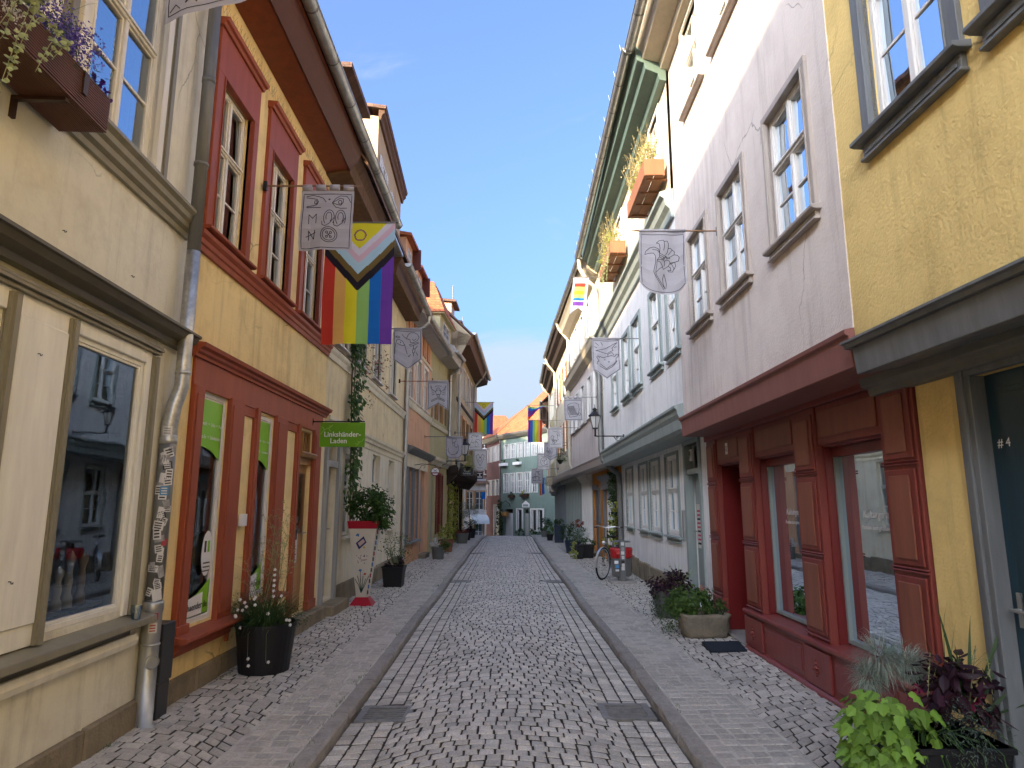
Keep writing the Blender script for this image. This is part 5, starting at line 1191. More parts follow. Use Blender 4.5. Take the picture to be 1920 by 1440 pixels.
L_lily = [[(.36,.20),(.42,.16),(.52,.15),(.53,.17),(.60,.16),(.63,.21),(.62,.28)],[(.36,.20),(.42,.21),(.44,.27),(.43,.34)],[(.53,.17),(.54,.24),(.52,.31)],[(.12,.41),(.14,.35),(.22,.28),(.32,.26),(.40,.29),(.43,.35),(.42,.42),(.37,.47)],[(.12,.41),(.20,.37),(.30,.36),(.34,.41),(.34,.50),(.30,.62),(.29,.66)],[(.28,.30),(.38,.31),(.43,.36)],
 [(.62,.28),(.67,.27),(.71,.30),(.76,.33),(.75,.38),(.82,.40),(.86,.45),(.84,.50),(.66,.50)],[(.62,.28),(.60,.34),(.56,.38)],[(.71,.30),(.62,.38)],[(.75,.38),(.66,.41)],[(.37,.47),(.42,.46),(.50,.46),(.53,.48),(.58,.46),(.64,.47),(.66,.50),(.62,.55),(.50,.61),(.48,.55),(.44,.50),(.37,.48)],[(.53,.48),(.54,.52),(.52,.56)],
 [(.66,.50),(.70,.53),(.74,.60),(.70,.65),(.62,.64),(.60,.62),(.68,.62)],[(.66,.52),(.76,.50),(.78,.56),(.73,.62)],[(.62,.55),(.67,.58),(.66,.62)],[(.37,.48),(.36,.56),(.33,.65)],[(.49,.57),(.42,.60),(.34,.66)],[(.29,.66),(.33,.73),(.48,.92)],[(.33,.66),(.34,.70),(.51,.91)],[(.51,.68),(.47,.76),(.48,.84),(.51,.91)],[(.51,.68),(.54,.76),(.55,.84),(.53,.91)],*[arc(.56+dx,.41+dy,.014,.014,0,360,6) for dx,dy in ((0,0),(.03,.02),(.08,.015),(-.04,.03))],[(.43,.36),(.58,.41)],[(.43,.39),(.55,.43)],[(.42,.42),(.50,.45)]]
L_bird = [[(.14,.36),(.90,.12),(.72,.26),(.76,.33),(.55,.37),(.14,.36)],[(.12,.12),(.24,.20)],[(.32,.10),(.38,.18)],[(.10,.25),(.18,.27)],[(.80,.26),(.88,.24)],[(.20,.60),(.16,.55),(.20,.50),(.26,.53),(.28,.50),(.40,.50),(.52,.45),(.70,.46),(.82,.52),(.86,.48),(.94,.50),(.92,.56),(.86,.58),(.84,.66)],[(.58,.45),(.56,.40),(.72,.38),(.78,.46)],[(.20,.60),(.24,.64),(.18,.68),(.16,.74),(.30,.77),(.70,.77),(.84,.72),(.88,.66),(.76,.72),(.50,.74),(.28,.70)],arc(.46,.53,.01,.01,0,360,5),arc(.60,.60,.012,.012,0,360,5)]
L_bear = [[(.30,.15),(.36,.20),(.46,.24),(.50,.16),(.58,.10),(.72,.10),(.84,.16),(.90,.26),(.84,.34),(.72,.37),(.60,.36),(.58,.28),(.46,.24)],[(.66,.28),(.72,.32),(.80,.28)],arc(.16,.24,.07,.022,0,360,10),[(.10,.42),(.12,.34),(.20,.30),(.32,.33),(.40,.42),(.30,.45),(.14,.44)],[(.10,.42),(.06,.60),(.06,.78)],[(.40,.42),(.46,.58),(.54,.70),(.60,.66)],arc(.25,.38,.01,.012,0,360,5),[(.56,.40),(.86,.40),(.88,.43),(.60,.45),(.56,.40)],[(.70,.45),(.70,.54)],arc(.71,.60,.05,.06,0,360,9),[(.70,.66),(.70,.74)],[(.76,.56),(.84,.50)],[(.80,.68),(.86,.80)]]
def scribble(seed, n=7):
    r = random.Random(seed); out = []
    for _ in range(n):
        cx_, cy_ = r.uniform(.25,.75), r.uniform(.2,.7); out.append(arc(cx_, cy_, r.uniform(.06,.2), r.uniform(.05,.16), r.uniform(0,180), r.uniform(220,400), 10))
    out += [[(.15,.82),(.85,.80)], [(.3,.15),(.5,.2),(.7,.14)]]
    return out
L_eagle = [[(.15,.14),(.20,.30),(.35,.42),(.5,.38),(.65,.42),(.80,.30),(.88,.14)],*[[(.12+.02*k,.2+.08*k),(.20+.03*k,.24+.07*k)] for k in range(5)],*[[(.90-.02*k,.2+.08*k),(.80-.03*k,.24+.07*k)] for k in range(5)],arc(.5,.45,.12,.16),arc(.5,.62,.07,.05),[(.35,.2),(.65,.2)],[(.2,.72),(.8,.72),(.8,.77),(.2,.77),(.2,.72)]]
L_swan = [arc(.42,.62,.28,.20,20,200,14),[(.42,.42),(.40,.3),(.48,.25),(.52,.33),(.5,.42),(.62,.5),(.7,.42)],[(.40,.30),(.36,.10),(.62,.10),(.58,.22),(.48,.25)],arc(.6,.55,.15,.25,-60,80,10)]
L_heart = [[(.2,.3),(.35,.22),(.5,.4),(.65,.22),(.8,.3),(.72,.5),(.5,.75),(.28,.5),(.2,.3)],arc(.5,.45,.1,.1),[(.3,.85),(.7,.85)]]
L_hatch = [*[[(.2+.04*k,.35-.005*k),(.34+.05*k,.75)] for k in range(9)],[(.2,.3),(.35,.2),(.65,.18),(.8,.25),(.85,.5),(.7,.8),(.3,.85),(.2,.6),(.2,.3)],arc(.85,.7,.07,.06)]
banner('grey banner with two hands, two ears, a button and the letters M and N', -2.28, -1.70, 6.9, 5.07, 4.33, -2.68, lines=L_m, tabs=True, seed=1, pole=POLEW, lw=.0075)
banner('grey round bottomed banner with a big lily drawing, in front of the mauve house', 1.47, 1.99, 7.0, 4.60, 3.86, 2.36, shape='round', lines=L_lily, seed=2, pole=POLEW, lw=.0055)
banner('grey pointed banner with a bird over a boat, before the lilac house', 1.55, 2.06, 11.8, 4.57, 3.82, 2.44, shape='point', lines=L_bird, seed=3, lw=.009)
banner('grey pointed banner with a haloed figure and a bear, beside the rainbow flag', -2.10, -1.57, 12, 4.80, 4.03, -2.70, shape='point', lines=L_bear, seed=4, lw=.009)
banner('grey swallowtail banner with a winged emblem, before the salmon house', -1.99, -1.46, 16.5, 4.64, 3.90, -2.70, shape='swallow', lines=L_eagle, seed=5, lw=.010, pole=RED)
banner('grey round bottomed banner with a swan and a goblet on the left', -1.92, -1.39, 21, 3.69, 3.0, -2.6, shape='round', lines=L_swan, seed=6, lw=.011)
banner('square white banner with a scrawled animal under the far progress flag', -1.45, -.92, 25, 4.23, 3.58, -1.95, lines=scribble(3), m=CLOTHW, seed=7, lw=.010)
banner('white round bottomed banner with a heart, lowest behind the left lantern', -1.34, -.80, 27, 3.77, 2.90, -1.95, shape='round', lines=L_heart, m=CLOTHW, seed=8, lw=.012)
banner('grey square banner with hatched stripes, above the iron lantern on the right', 1.57, 2.06, 18, 4.48, 3.84, 2.48, lines=L_hatch, seed=9, lw=.010, tabs=True)
banner('sunlit white square banner on the right beside the rainbow flag', 1.38, 1.86, 22, 4.09, 3.42, 2.42, lines=scribble(8), m=CLOTHW, seed=10, lw=.009)
banner('grey pointed banner with an owl like face on the right, under the white one', 1.40, 1.89, 25, 3.87, 3.20, 2.42, shape='point', lines=scribble(12), seed=11, lw=.009)
banner('bluish banner with a round face, lower right before the green house', 1.28, 1.82, 28, 3.69, 3.0, 2.36, lines=[arc(.5,.5,.25,.25),arc(.42,.45,.03,.03),arc(.58,.45,.03,.03)]+scribble(15,3), m=CLOTHW, seed=12, lw=.012)
banner('lowest square blue grey banner on the right, farthest before the green house', 1.1, 1.62, 30, 3.15, 2.5, 2.3, lines=scribble(17), seed=13, lw=.012)
# banner close to the camera, cut by the top of the picture
C = cloth_fn(-2.28, -1.74, 3.92, 5.6, 4.74, 'rect', .012, 2, tilt=.17)
r = root('cloth_banner', (-2.6, 3.92, 5.6), 'grey banner with a clawed animal, cut off by the top edge of the photo', 'banner', 'line drawn banners hung across the street')
mb = MB()
for i in range(14):
    for j in range(14): mb.quad(C(i/14,j/14),C((i+1)/14,j/14),C((i+1)/14,(j+1)/14),C(i/14,(j+1)/14),0)
for l in [[(.04,.95),(.96,.95)],[(.04,.05),(.04,.95)],[(.96,.05),(.96,.95)],[(.2,.80),(.3,.84),(.27,.90),(.35,.86),(.4,.91),(.44,.86),(.5,.90),(.52,.82),(.62,.80),(.66,.88),(.72,.83),(.78,.88),(.8,.80),(.88,.76)],[(.06,.92),(.14,.88),(.2,.93)],[(.25,.66),(.5,.6),(.75,.66),(.8,.8)],[(.2,.8),(.25,.66)],[(.18,.78),(.17,.70)]]: stroke(mb, C, l, .006)
mb.build('cloth', [CLOTH, INK], r, recalc=False, smooth=True)
mb = MB(); mb.tube([(-2.62,3.92,5.6),(-1.7,3.92,5.78)], .010, 8); mb.build('pole', POLEG, r)

# pride flags ------------------------------------------------------------------
def fm(n, c): return paint('flag_'+n, c, rough=.85, bump=.15, bscale=150, var=.04, trans=.35)
FC = dict(yel=fm('yellow', (.72,.66,.03)), wht=fm('white', (.68,.66,.72)), pnk=fm('pink', (.68,.48,.55)), lbl=fm('light_blue', (.42,.64,.74)), brn=fm('brown', (.16,.11,.03)), blk=fm('black', (.015,.012,.02)), red=fm('red', (.60,.05,.03)), org=fm('orange', (.82,.48,.14)), ye2=fm('lemon', (.78,.72,.03)), grn=fm('green', (.30,.58,.16)), blu=fm('blue', (.01,.16,.55)), vio=fm('violet', (.16,.05,.36)), rng=fm('purple_ring', (.28,.12,.16)))
FK = list(FC); FM = [FC[k] for k in FK]
def prog(u, v, asp):
    q = v-.30*0 + .30*(abs(2*u-1)); q2 = v+.30*abs(2*u-1)
    d = sqrt((u-.5)**2+((v-.105)*asp)**2)
    if .068 < d < .09: return 'rng'
    for lim, k in ((.225,'yel'),(.285,'wht'),(.345,'pnk'),(.435,'lbl'),(.50,'brn'),(.573,'blk')):
        if q2 < lim: return k
    return ('red','org','ye2','grn','blu','vio')[min(5, int(u*6))]
def flag(label, x0, x1, Y, zt, zb, wx, fn, U, W, seed, amp=.03, skew=0, grp='rainbow flags over the street', name='rainbow_flag', tilt=0, C=None, m=None):
    r = root(name, (wx, Y, zt), label, 'flag', grp); C = C or cloth_fn(x0, x1, Y, zt, zb, 'rect', amp, seed, skew, tilt); mb = MB()
    asp = (zt-zb)/(x1-x0)
    pts = [[C(i/U, j/W) for j in range(W+1)] for i in range(U+1)]
    vs = [p for c in pts for p in c]; fs = []; ms = []
    for i in range(U):
        for j in range(W):
            k = fn((i+.5)/U, (j+.5)/W, asp)
            if k is None: continue
            fs.append((i*(W+1)+j, (i+1)*(W+1)+j, (i+1)*(W+1)+j+1, i*(W+1)+j+1)); ms.append(FK.index(k))
    mb.v = [tuple(p) for p in vs]; mb.f = fs; mb.m = ms
    mb.build('cloth', FM, r, recalc=False, smooth=True)
    mb = MB(); tip = x1 if abs(wx-x0) < abs(wx-x1) else x0; d = 1 if tip == x1 else -1
    mb.tube([(wx,Y,zt+.008-tilt*.1),(tip+d*.03,Y,zt+.008+(tilt if tip == x1 else 0))], .011, 8); mb.build('pole', POLEG, r)
    mb = MB(); mb.lathe((tip+d*.03,Y,zt+.008+(tilt if tip == x1 else 0)), [(0,-.018),(.018,0),(0,.018)], 8); mb.build('finial', BLACK, r)
    return r
flag('large progress rainbow flag with yellow triangle, behind the grey banner', -2.42, -1.5, 8.4, 5.30, 3.64, -2.70, prog, 96, 150, 1.5, amp=.02, skew=.0)
flag('smaller progress rainbow flag far down the left side', -1.42, -.60, 29, 6.0, 4.6, -1.9, prog, 50, 70, .4, amp=.03)
flag('rainbow flag hanging straight on the right, before the orange roof', .93, 1.55, 29, 5.21, 4.25, 2.4, lambda u, v, a: ('vio','blu','grn','ye2','org','red')[min(5,int(u*6))], 24, 20, .9, amp=.03)
def wv(u, v, off=0):
    return V((1.95-.95*u-.12*v*sin(u*3), 31+.12*sin(u*6+v*3), 6.13-.02*u-(.12+.62*u**1.5)*v*(.5+.5*u)+.05*sin(u*7)))
flag('wind tangled rainbow flag on a horizontal pole, above the hanging one', 1.0, 1.95, 31, 6.15, 5.4, 2.35, lambda u, v, a: ('ye2','grn','blu','vio','vio','red')[min(5,int((v*5+u*1.5)%6))], 24, 24, .9, C=wv)
flag('furled rainbow flag low on the right near the green house', 1.62, 1.86, 33, 2.80, 2.0, 2.35, lambda u, v, a: ('red','org','vio','blu','blu')[min(4,int(u*5))], 14, 12, 2.2, amp=.04, tilt=.1)
flag('tiny dark blue flag in front of the white awning house', -1.62, -1.36, 43, 2.35, 1.9, -1.7, lambda u, v, a: 'blu', 6, 6, 1, amp=.03)
def washed(u, v, a):
    k = 1-.16*(1-abs(2*u-1))
    if v > k: return None
    if .12 < u < .86 and .16 < v < .78: 
        t_ = (v-.16)/.62*6; kk = int(t_)
        if kk == 4 and t_-kk > .7: return 'wht'
        return ('red','org','ye2','grn','blu','vio')[min(5, kk)]
    return 'wht'
flag('white swallowtail flag with painted rainbow bars, high under the green eave', 1.57, 1.93, 15, 6.86, 5.98, 2.5, washed, 40, 70, 2, amp=.010, skew=-.10)

# green shop sign ----------------------------------------------------------------
r = root('shop_sign', (-2.58, 9.2, 2.37), 'green hanging shop sign lettered in white beside the vine', 'sign')
mb = MB(); mb.box(-2.58,-1.96,9.19,9.21,2.375,2.71); mb.build('panel', paint('deep_sign_green', (.13,.34,.012), rough=.3, bump=0, var=.25, scale=2), r)
text('Linkshänder-', .098, SIGNW, 'lettering', r, (-2.27,9.187,2.545), align='CENTER', bold=.001); text('Laden', .098, SIGNW, 'lettering', r, (-2.32,9.187,2.455), bold=.001)
LG = paint('light_leaf_green', (.30,.55,.10), bump=0); mb = MB()
for pts in ([(-2.57,2.55),(-2.53,2.60),(-2.48,2.63),(-2.43,2.65),(-2.41,2.68)],[(-2.52,2.605),(-2.54,2.64),(-2.56,2.65)],[(-2.46,2.635),(-2.45,2.60),(-2.43,2.59)],[(-2.44,2.645),(-2.45,2.675)],[(-2.06,2.40),(-2.03,2.44),(-2.0,2.45),(-1.97,2.49)],[(-2.03,2.44),(-2.06,2.45)],[(-2.08,2.38),(-2.05,2.41),(-2.09,2.42)]): mb.tube([(x,9.188,z) for x,z in pts], .0035, 5)
mb.build('tendril_print', LG, r)
mb = MB(); mb.tube([(-2.70,9.2,2.725),(-1.97,9.2,2.725)], .009, 8); mb.tube([(-2.70,9.2,2.80),(-2.68,9.2,2.725),(-2.70,9.2,2.65)], .006, 6); mb.build('bracket', BLACK, r)
# other signs
def hang_sign(name, label, x0, x1, Y, z0, z1, wx, m, lines, tm, size, arm=True, frame=None):
    r = root(name, ((x0+x1)/2, Y, z0), label, 'sign', 'signs hanging from brackets')
    mb = MB(); mb.box(x0,x1,Y-.02,Y+.02,z0,z1); mb.build('panel', m, r, bevel=.004)
    if frame:
        mb = MB(); mb.box(x0-.02,x1+.02,Y-.03,Y+.03,z0-.02,z0); mb.box(x0-.02,x1+.02,Y-.03,Y+.03,z1,z1+.02); mb.box(x0-.02,x0,Y-.03,Y+.03,z0,z1); mb.box(x1,x1+.02,Y-.03,Y+.03,z0,z1); mb.build('frame', frame, r)
    for (t_, zz) in lines: text(t_, size, tm, 'lettering', r, ((x0+x1)/2, Y-.023, zz))
    mb = MB(); mb.tube([(wx,Y,z1+.06),(max(x0,x1) if wx < x0 else min(x0,x1),Y,z1+.06)], .012, 6)
    for x in (x0+.06, x1-.06): mb.tube([(x,Y,z1+.06),(x,Y,z1)], .005, 5)
    mb.build('bracket', BLACK, r); return r
r = hang_sign('shop_sign', 'dark grey café sign with a white mark on the left row', -1.85, -1.36, 27, 2.74, 3.07, -1.95, paint('dark_sign_grey', (.045,.05,.045), bump=0), [('Café', 2.90), ('Lorenz', 2.81)], SIGNW, .11, frame=ZINCD)
mb = MB(); mb.lathe((-1.61,26.975,3.0), [(.0,-.004),(.05,-.002),(.05,0),(0,.002)], 12, axis='y'); mb.build('sign_mark', SIGNW, r)
r = hang_sign('shop_sign', 'small black square sign with white bars behind the café sign', -1.34, -1.07, 30, 2.70, 3.0, -1.9, BLACK, [], SIGNW, .1)
mb = MB()
for z in (2.75,2.80,2.93): mb.box(-1.31,-1.10,29.974,29.978,z,z+.025)
mb.box(-1.22,-1.18,29.974,29.978,2.82,2.93); mb.build('sign_mark', SIGNW, r)
r = root('shop_sign', (-2.02, 19, 2.37), 'round red and white sign on a scrolled bracket before the olive house', 'sign', 'signs hanging from brackets')
mb = MB(); mb.lathe((-2.02,19,2.5), [(0,-.02),(.125,-.02),(.125,.02),(0,.02)], 24, axis='y'); mb.build('panel', paint('sign_rim_red', (.22,.01,.015), bump=0), r)
mb = MB(); mb.poly([(-2.02+.108*cos(a*pi/12),18.976,2.5+.108*sin(a*pi/12)) for a in range(0,13)]+[(-2.02-.108,18.976,2.48),(-2.02+.108,18.976,2.48)]); mb.poly([(-2.02+.108*cos(a*pi/12),18.976,2.435+.0*a) if a in (13,23) else (-2.02+.1*cos(a*pi/12),18.976,2.5+.1*sin(a*pi/12)) for a in range(14,23)]); mb.build('white_face', SIGNW, r, recalc=False)
mb = MB(); mb.tube([(-2.07,18.97,2.56),(-1.98,18.97,2.50)], .006, 5); mb.tube([(-1.97,18.97,2.56),(-2.06,18.97,2.50)], .006, 5); mb.build('crossed_mark', ZINCD, r)
mb = MB(); mb.tube([(-2.66,19,2.68),(-2.4,19,2.72),(-2.02,19,2.68),(-2.02,19,2.62)], .008, 6); mb.tube([(-2.66,19,2.5),(-2.5,19,2.55),(-2.4,19,2.68),(-2.3,19,2.66),(-2.35,19,2.6)], .006, 6); mb.build('bracket', BLACK, r)
r = hang_sign('shop_sign', 'iron framed sign with an orange scrolled ornament on the right row', 1.94, 2.25, 33, 2.52, 2.88, 2.35, paint('cream_sign', (.5,.46,.36), bump=0), [], SIGNW, .1, frame=BLACK)
mb = MB(); mb.tube([(1.98,32.97,2.58),(2.05,32.97,2.70),(2.14,32.97,2.82),(2.20,32.97,2.84),(2.22,32.97,2.62),(2.15,32.97,2.56),(2.08,32.97,2.6),(2.18,32.97,2.78)], .014, 6); mb.build('scroll_ornament', OAK, r)

# lanterns -----------------------------------------------------------------------
LGLASS = paint('lantern_glass', (.55,.55,.53), rough=.25, bump=0, spec=.6)
def lantern(label, x, Y, z, wx, s=1.0, white=False):
    r = root('street_lamp', (wx, Y, z), label, 'street lamp', 'wall lanterns along the street')
    d = 1 if wx > x else -1; n = 6
    def ring(rad, zz, off=pi/6): return [V((x+rad*cos(off+2*pi*k/n)*s, Y+rad*sin(off+2*pi*k/n)*s, z+zz*s)) for k in range(n)]
    b = MB(); lo, hi = ring(.062,.02), ring(.122,.27)
    for k in range(n): b.quad(lo[k],lo[(k+1)%n],hi[(k+1)%n],hi[k])
    b.build('lantern_glass', LGLASS, r, recalc=False)
    b = MB()
    for k in range(n): b.tube([lo[k],hi[k]], .007*s, 5); b.tube([lo[k],lo[(k+1)%n]], .008*s, 5); b.tube([hi[k],hi[(k+1)%n]], .010*s, 5)
    b.lathe((x,Y,z), [(.066*s,0),(.06*s,.02*s),(.02*s,-.01*s),(.02*s,-.12*s),(.03*s,-.14*s),(.012*s,-.16*s)][::-1], 10)
    b.build('lantern_frame', BLACK, r)
    b = MB(); b.lathe((x,Y,z), [(.145*s,.27*s),(.14*s,.285*s),(.07*s,.35*s),(.04*s,.37*s),(.035*s,.40*s),(.065*s,.41*s),(.03*s,.44*s),(.008*s,.46*s),(.006*s,.52*s),(0,.53*s)], 6); b.build('lantern_roof', BLACK, r)
    b = MB(); za = z-.15*s
    b.tube([(x,Y,z-.12*s),(x,Y,za),(wx,Y,za)], .012*s, 6); b.tube([(wx-d*.01,Y,za+.04),(wx-d*.01,Y,za-.2*s)], .014*s, 6)
    b.tube([(wx,Y,za-.17*s),(wx-d*.08*s,Y,za-.10*s),(wx-d*.16*s,Y,za-.08*s),(wx-d*.22*s,Y,za)], .008*s, 6)
    for q, (cx_, cz_) in enumerate(((wx-d*.06*s,za-.05*s),(wx-d*.14*s,za-.035*s),(wx-d*.05*s,za-.12*s))): b.tube([(cx_+.03*s*(1-t/14)*cos(t*.9),Y,cz_+.03*s*(1-t/14)*sin(t*.9)) for t in range(12)], .005*s, 5)
    b.build('bracket', BLACK, r); return r
lantern('black iron lantern on a scrolled bracket beside the dark downpipe of the lilac house', 1.87, 14.0, 3.16, 2.47, s=1.0)
lantern('black lantern with pale glass on the left row behind the swan banner', -1.50, 24, 3.32, -2.4, s=1.35)
lantern('small far lantern above the furled rainbow flag on the right', 1.72, 34, 2.75, 2.3, s=1.0)

# downpipe with stickers at the corner of the grey house -----------------------------
gh = bpy.data.objects['grey_house']
x_, y_ = -2.60, 5.26
mb = MB(); mb.tube([(x_,y_,7.0),(x_,y_,3.62)], .052, 16); mb.lathe((x_,y_,5.2), [(.056,0),(.056,.05)], 16); mb.lathe((x_,y_,4.42), [(.060,0),(.060,.03)], 16); mb.build('upper_downpipe', ZINCD, gh, smooth=True)
ZINC2 = paint('perforated_zinc', (.50,.51,.49), rough=.38, metal=.7, var=.3, scale=30, bump=.1, dirt=(.25,.25,.23), dirtamt=.6)
mb = MB(); mb.tube([(x_,y_,3.66),(x_,y_,2.62),(x_+.0,y_,2.52),(x_-.03,y_-.03,2.36),(x_-.045,y_-.04,2.22),(x_-.045,y_-.04,.80)], [.055,.055,.055,.058,.06,.06], 18)
for z in (2.62,): mb.lathe((x_,y_,z), [(.059,0),(.059,.03)], 16)
mb.lathe((x_-.045,y_-.04,2.06), [(.064,0),(.066,.03),(.064,.035),(.066,.06),(.064,.07)], 16)
p_ = mb.build('middle_downpipe', ZINC2, gh, smooth=True)
mb = MB(); mb.tube([(x_-.045,y_-.04,2.12),(x_-.045,y_-.04,.9)], .062, 18); mb.build('dark_pipe_sleeve', ZINCD, gh, smooth=True)
cx_, cy_ = x_-.045, y_-.04
mb = MB(); mb.lathe((cx_,cy_,0), [(.10,-.01),(.10,.012),(.066,.014),(.066,.60),(.068,.61),(.068,.80),(.074,.82),(.074,.87),(.066,.885)], 20)
mb.lathe((cx_,cy_,.57), [(.070,0),(.073,.008),(.070,.016)], 20)
lp = mb.build('standpipe', ZINC, gh, smooth=True)
dv = V((.75,-.66,0)).normalized(); c = V((cx_,cy_,.46))+dv*.064; mb = MB()
t1 = V((-dv.y,dv.x,0)); pts = []
mb.add([c+dv*o_+(t1*cos(a*pi/8)+V((0,0,1))*sin(a*pi/8))*rr for (rr,o_) in ((.05,0),(.05,.014),(.042,.016),(.040,.010),(0,.010)) for a in range(16)], [(k*16+a,k*16+(a+1)%16,(k+1)*16+(a+1)%16,(k+1)*16+a) for k in range(4) for a in range(16)])
mb.build('inspection_cap', ZINC, lp, smooth=False)
sr = random.Random(5); stc = [paint('sticker_white',(.62,.62,.60),bump=0), paint('sticker_grey',(.30,.30,.30),bump=0,var=.4,scale=40), paint('sticker_blue',(.08,.25,.45),bump=0), paint('sticker_black',(.03,.03,.03),bump=0), paint('sticker_red',(.40,.06,.07),bump=0)]
def sticker(par, cx, cy, rad, z, a, w, h, m, sub=None, name='sticker', rot=0):
    mb = MB(); N = 4; ang = w/rad
    def Q(u, v, o=0): 
        uu = (u-.5)*w; vv = (v-.5)*h; ur = uu*cos(rot)-vv*sin(rot); vr = uu*sin(rot)+vv*cos(rot)
        t_ = a+ur/rad; return V((cx+(rad+o)*cos(t_), cy+(rad+o)*sin(t_), z+vr))
    for i in range(N): mb.quad(Q(i/N,0),Q((i+1)/N,0),Q((i+1)/N,1),Q(i/N,1),0)
    if sub:
        for k in range(3):
            v0 = .15+.27*k
            for i in range(3): mb.quad(Q(.15+i*.22,v0,.0006),Q(.15+(i+1)*.22,v0,.0006),Q(.15+(i+1)*.22,v0+.13,.0006),Q(.15+i*.22,v0+.13,.0006),1)
    mb.build(name, [m, sub or m], par, recalc=False)
z = 2.10
for k in range(30):
    z = .93+k*.038+sr.uniform(-.02,.02); a = radians(sr.uniform(-105,-25)); w_, h_ = sr.uniform(.04,.08), sr.uniform(.04,.09); m_ = sr.choice([stc[0],stc[0],stc[0],stc[1],stc[2],stc[3],stc[0],stc[4]] if k % 5 == 0 else [stc[0],stc[0],stc[1]])
    sticker(p_, cx_, cy_, .0632+.0004*(k % 7), z, a, w_, h_, m_, sub=stc[3] if (m_ is stc[0] and sr.random() < .7) else (stc[0] if m_ is stc[3] else None), rot=sr.uniform(-.4,.4))
sticker(p_, cx_, cy_, .0665, 1.70, radians(-60), .06, .07, stc[2], sub=stc[0]); sticker(p_, cx_, cy_, .0645, 2.16, radians(-75), .07, .07, stc[0], sub=stc[1])
sticker(lp, cx_, cy_, .070, .70, radians(-55), .06, .07, stc[0], sub=stc[4], name='sticker'); sticker(lp, cx_, cy_, .0695, .78, radians(-40), .03, .05, stc[4])
r = root('utility_cabinet', (-2.66, 5.40, 0), 'slim dark grey utility cabinet standing behind the stickered downpipe', 'cabinet')
CAB = paint('anthracite_metal', (.035,.037,.042), rough=.45, bump=.05, var=.15)
mb = MB(); mb.box(-2.715,-2.61,5.33,5.50,0,.27); mb.build('base', CAB, r, bevel=.004); mb = MB(); mb.box(-2.715,-2.60,5.32,5.51,.275,.70); mb.build('housing', CAB, r, bevel=.004)

# door mat -------------------------------------------------------------------------
mb = MB(); z = pav_z(2.4, 7.8)+.004
mb.hexa([(2.2,7.58,z),(2.62,7.62,z),(2.70,8.12,z),(2.26,8.10,z),(2.2,7.58,z+.014),(2.62,7.62,z+.014),(2.70,8.12,z+.014),(2.26,8.10,z+.014)])
for k in range(13):
    f_ = .03+k*.075; a = V((2.2,7.58,z)).lerp(V((2.26,8.10,z)), f_); b = V((2.62,7.62,z)).lerp(V((2.70,8.12,z)), f_); mb.tube([a+V((.01,0,.016)), b+V((-.01,0,.016))], .007, 4)
o = mb.build('door_mat', paint('dark_blue_rubber', (.010,.016,.026), rough=.7, bump=.5)); tag(o, 'dark ribbed rubber mat before the recessed shop door', 'door mat')

# litter bin -------------------------------------------------------------------------
r = root('litter_bin', (2.37, 14.15, 0), 'grey litter bin with a red bag rim and stickered post on a stone slab', 'litter bin')
BING = paint('bin_grey', (.13,.13,.125), rough=.5, var=.2, bump=.1); BX, BY = 2.37, 14.15; n = 8
def oct_(mb, prof, sx=1, sy=.8, rot=pi/8, nn=8): mb.lathe((BX,BY,0), [(r_,z_) for r_,z_ in prof], nn, sx=sx, sy=sy)
mb = MB(); oct_(mb, [(.16,.14),(.20,.16),(.225,.60),(.20,.62)], nn=10); mb.build('body', BING, r)
RBAG = paint('red_plastic_bag', (.42,.008,.010), rough=.3, spec=.6, bump=.8, bscale=25, bdist=.03, var=.1)
mb = MB(); oct_(mb, [(.212,.50),(.235,.53),(.23,.60),(.24,.68),(.225,.715),(.20,.70)], nn=20); mb.build('bag_rim', RBAG, r, smooth=True)
mb = MB(); oct_(mb, [(.02,.845),(.17,.85),(.20,.835),(.20,.82),(.02,.815)], nn=20); mb.build('lid', BING, r, smooth=False)
mb = MB(); mb.box(BX-.055,BX+.055,BY-.20,BY-.14,.0,.86); mb.box(BX-.05,BX+.05,BY-.02,BY+.05,.55,.83); mb.box(BX-.08,BX-.03,BY-.12,BY-.02,.05,.3); mb.build('post', ZINCD, r, bevel=.004)
mb = MB(); mb.box(BX-.26,BX+.26,BY-.28,BY+.22,-.01,.06); mb.build('slab', KERB, r, bevel=.01)
for k, (z0, m_) in enumerate(((.80,stc[0]),(.70,stc[1]),(.62,stc[0]),(.53,stc[0]),(.44,stc[3]),(.38,stc[0]),(.31,stc[0]))):
    mb = MB(); mb.box(BX-.035+.01*(k%2),BX+.03,BY-.204,BY-.2005,z0-.035,z0+.03); mb.build('sticker', m_, r)
mb = MB(); mb.box(BX-.17,BX-.09,BY-.172,BY-.155,.40,.46); mb.build('sticker', SIGNW, r); mb = MB(); mb.box(BX-.15,BX-.08,BY-.174,BY-.16,.31,.38); mb.build('sticker', stc[2], r); mb = MB(); mb.box(BX-.15,BX-.08,BY-.17,BY-.15,.25,.29); mb.build('sticker', stc[0], r)

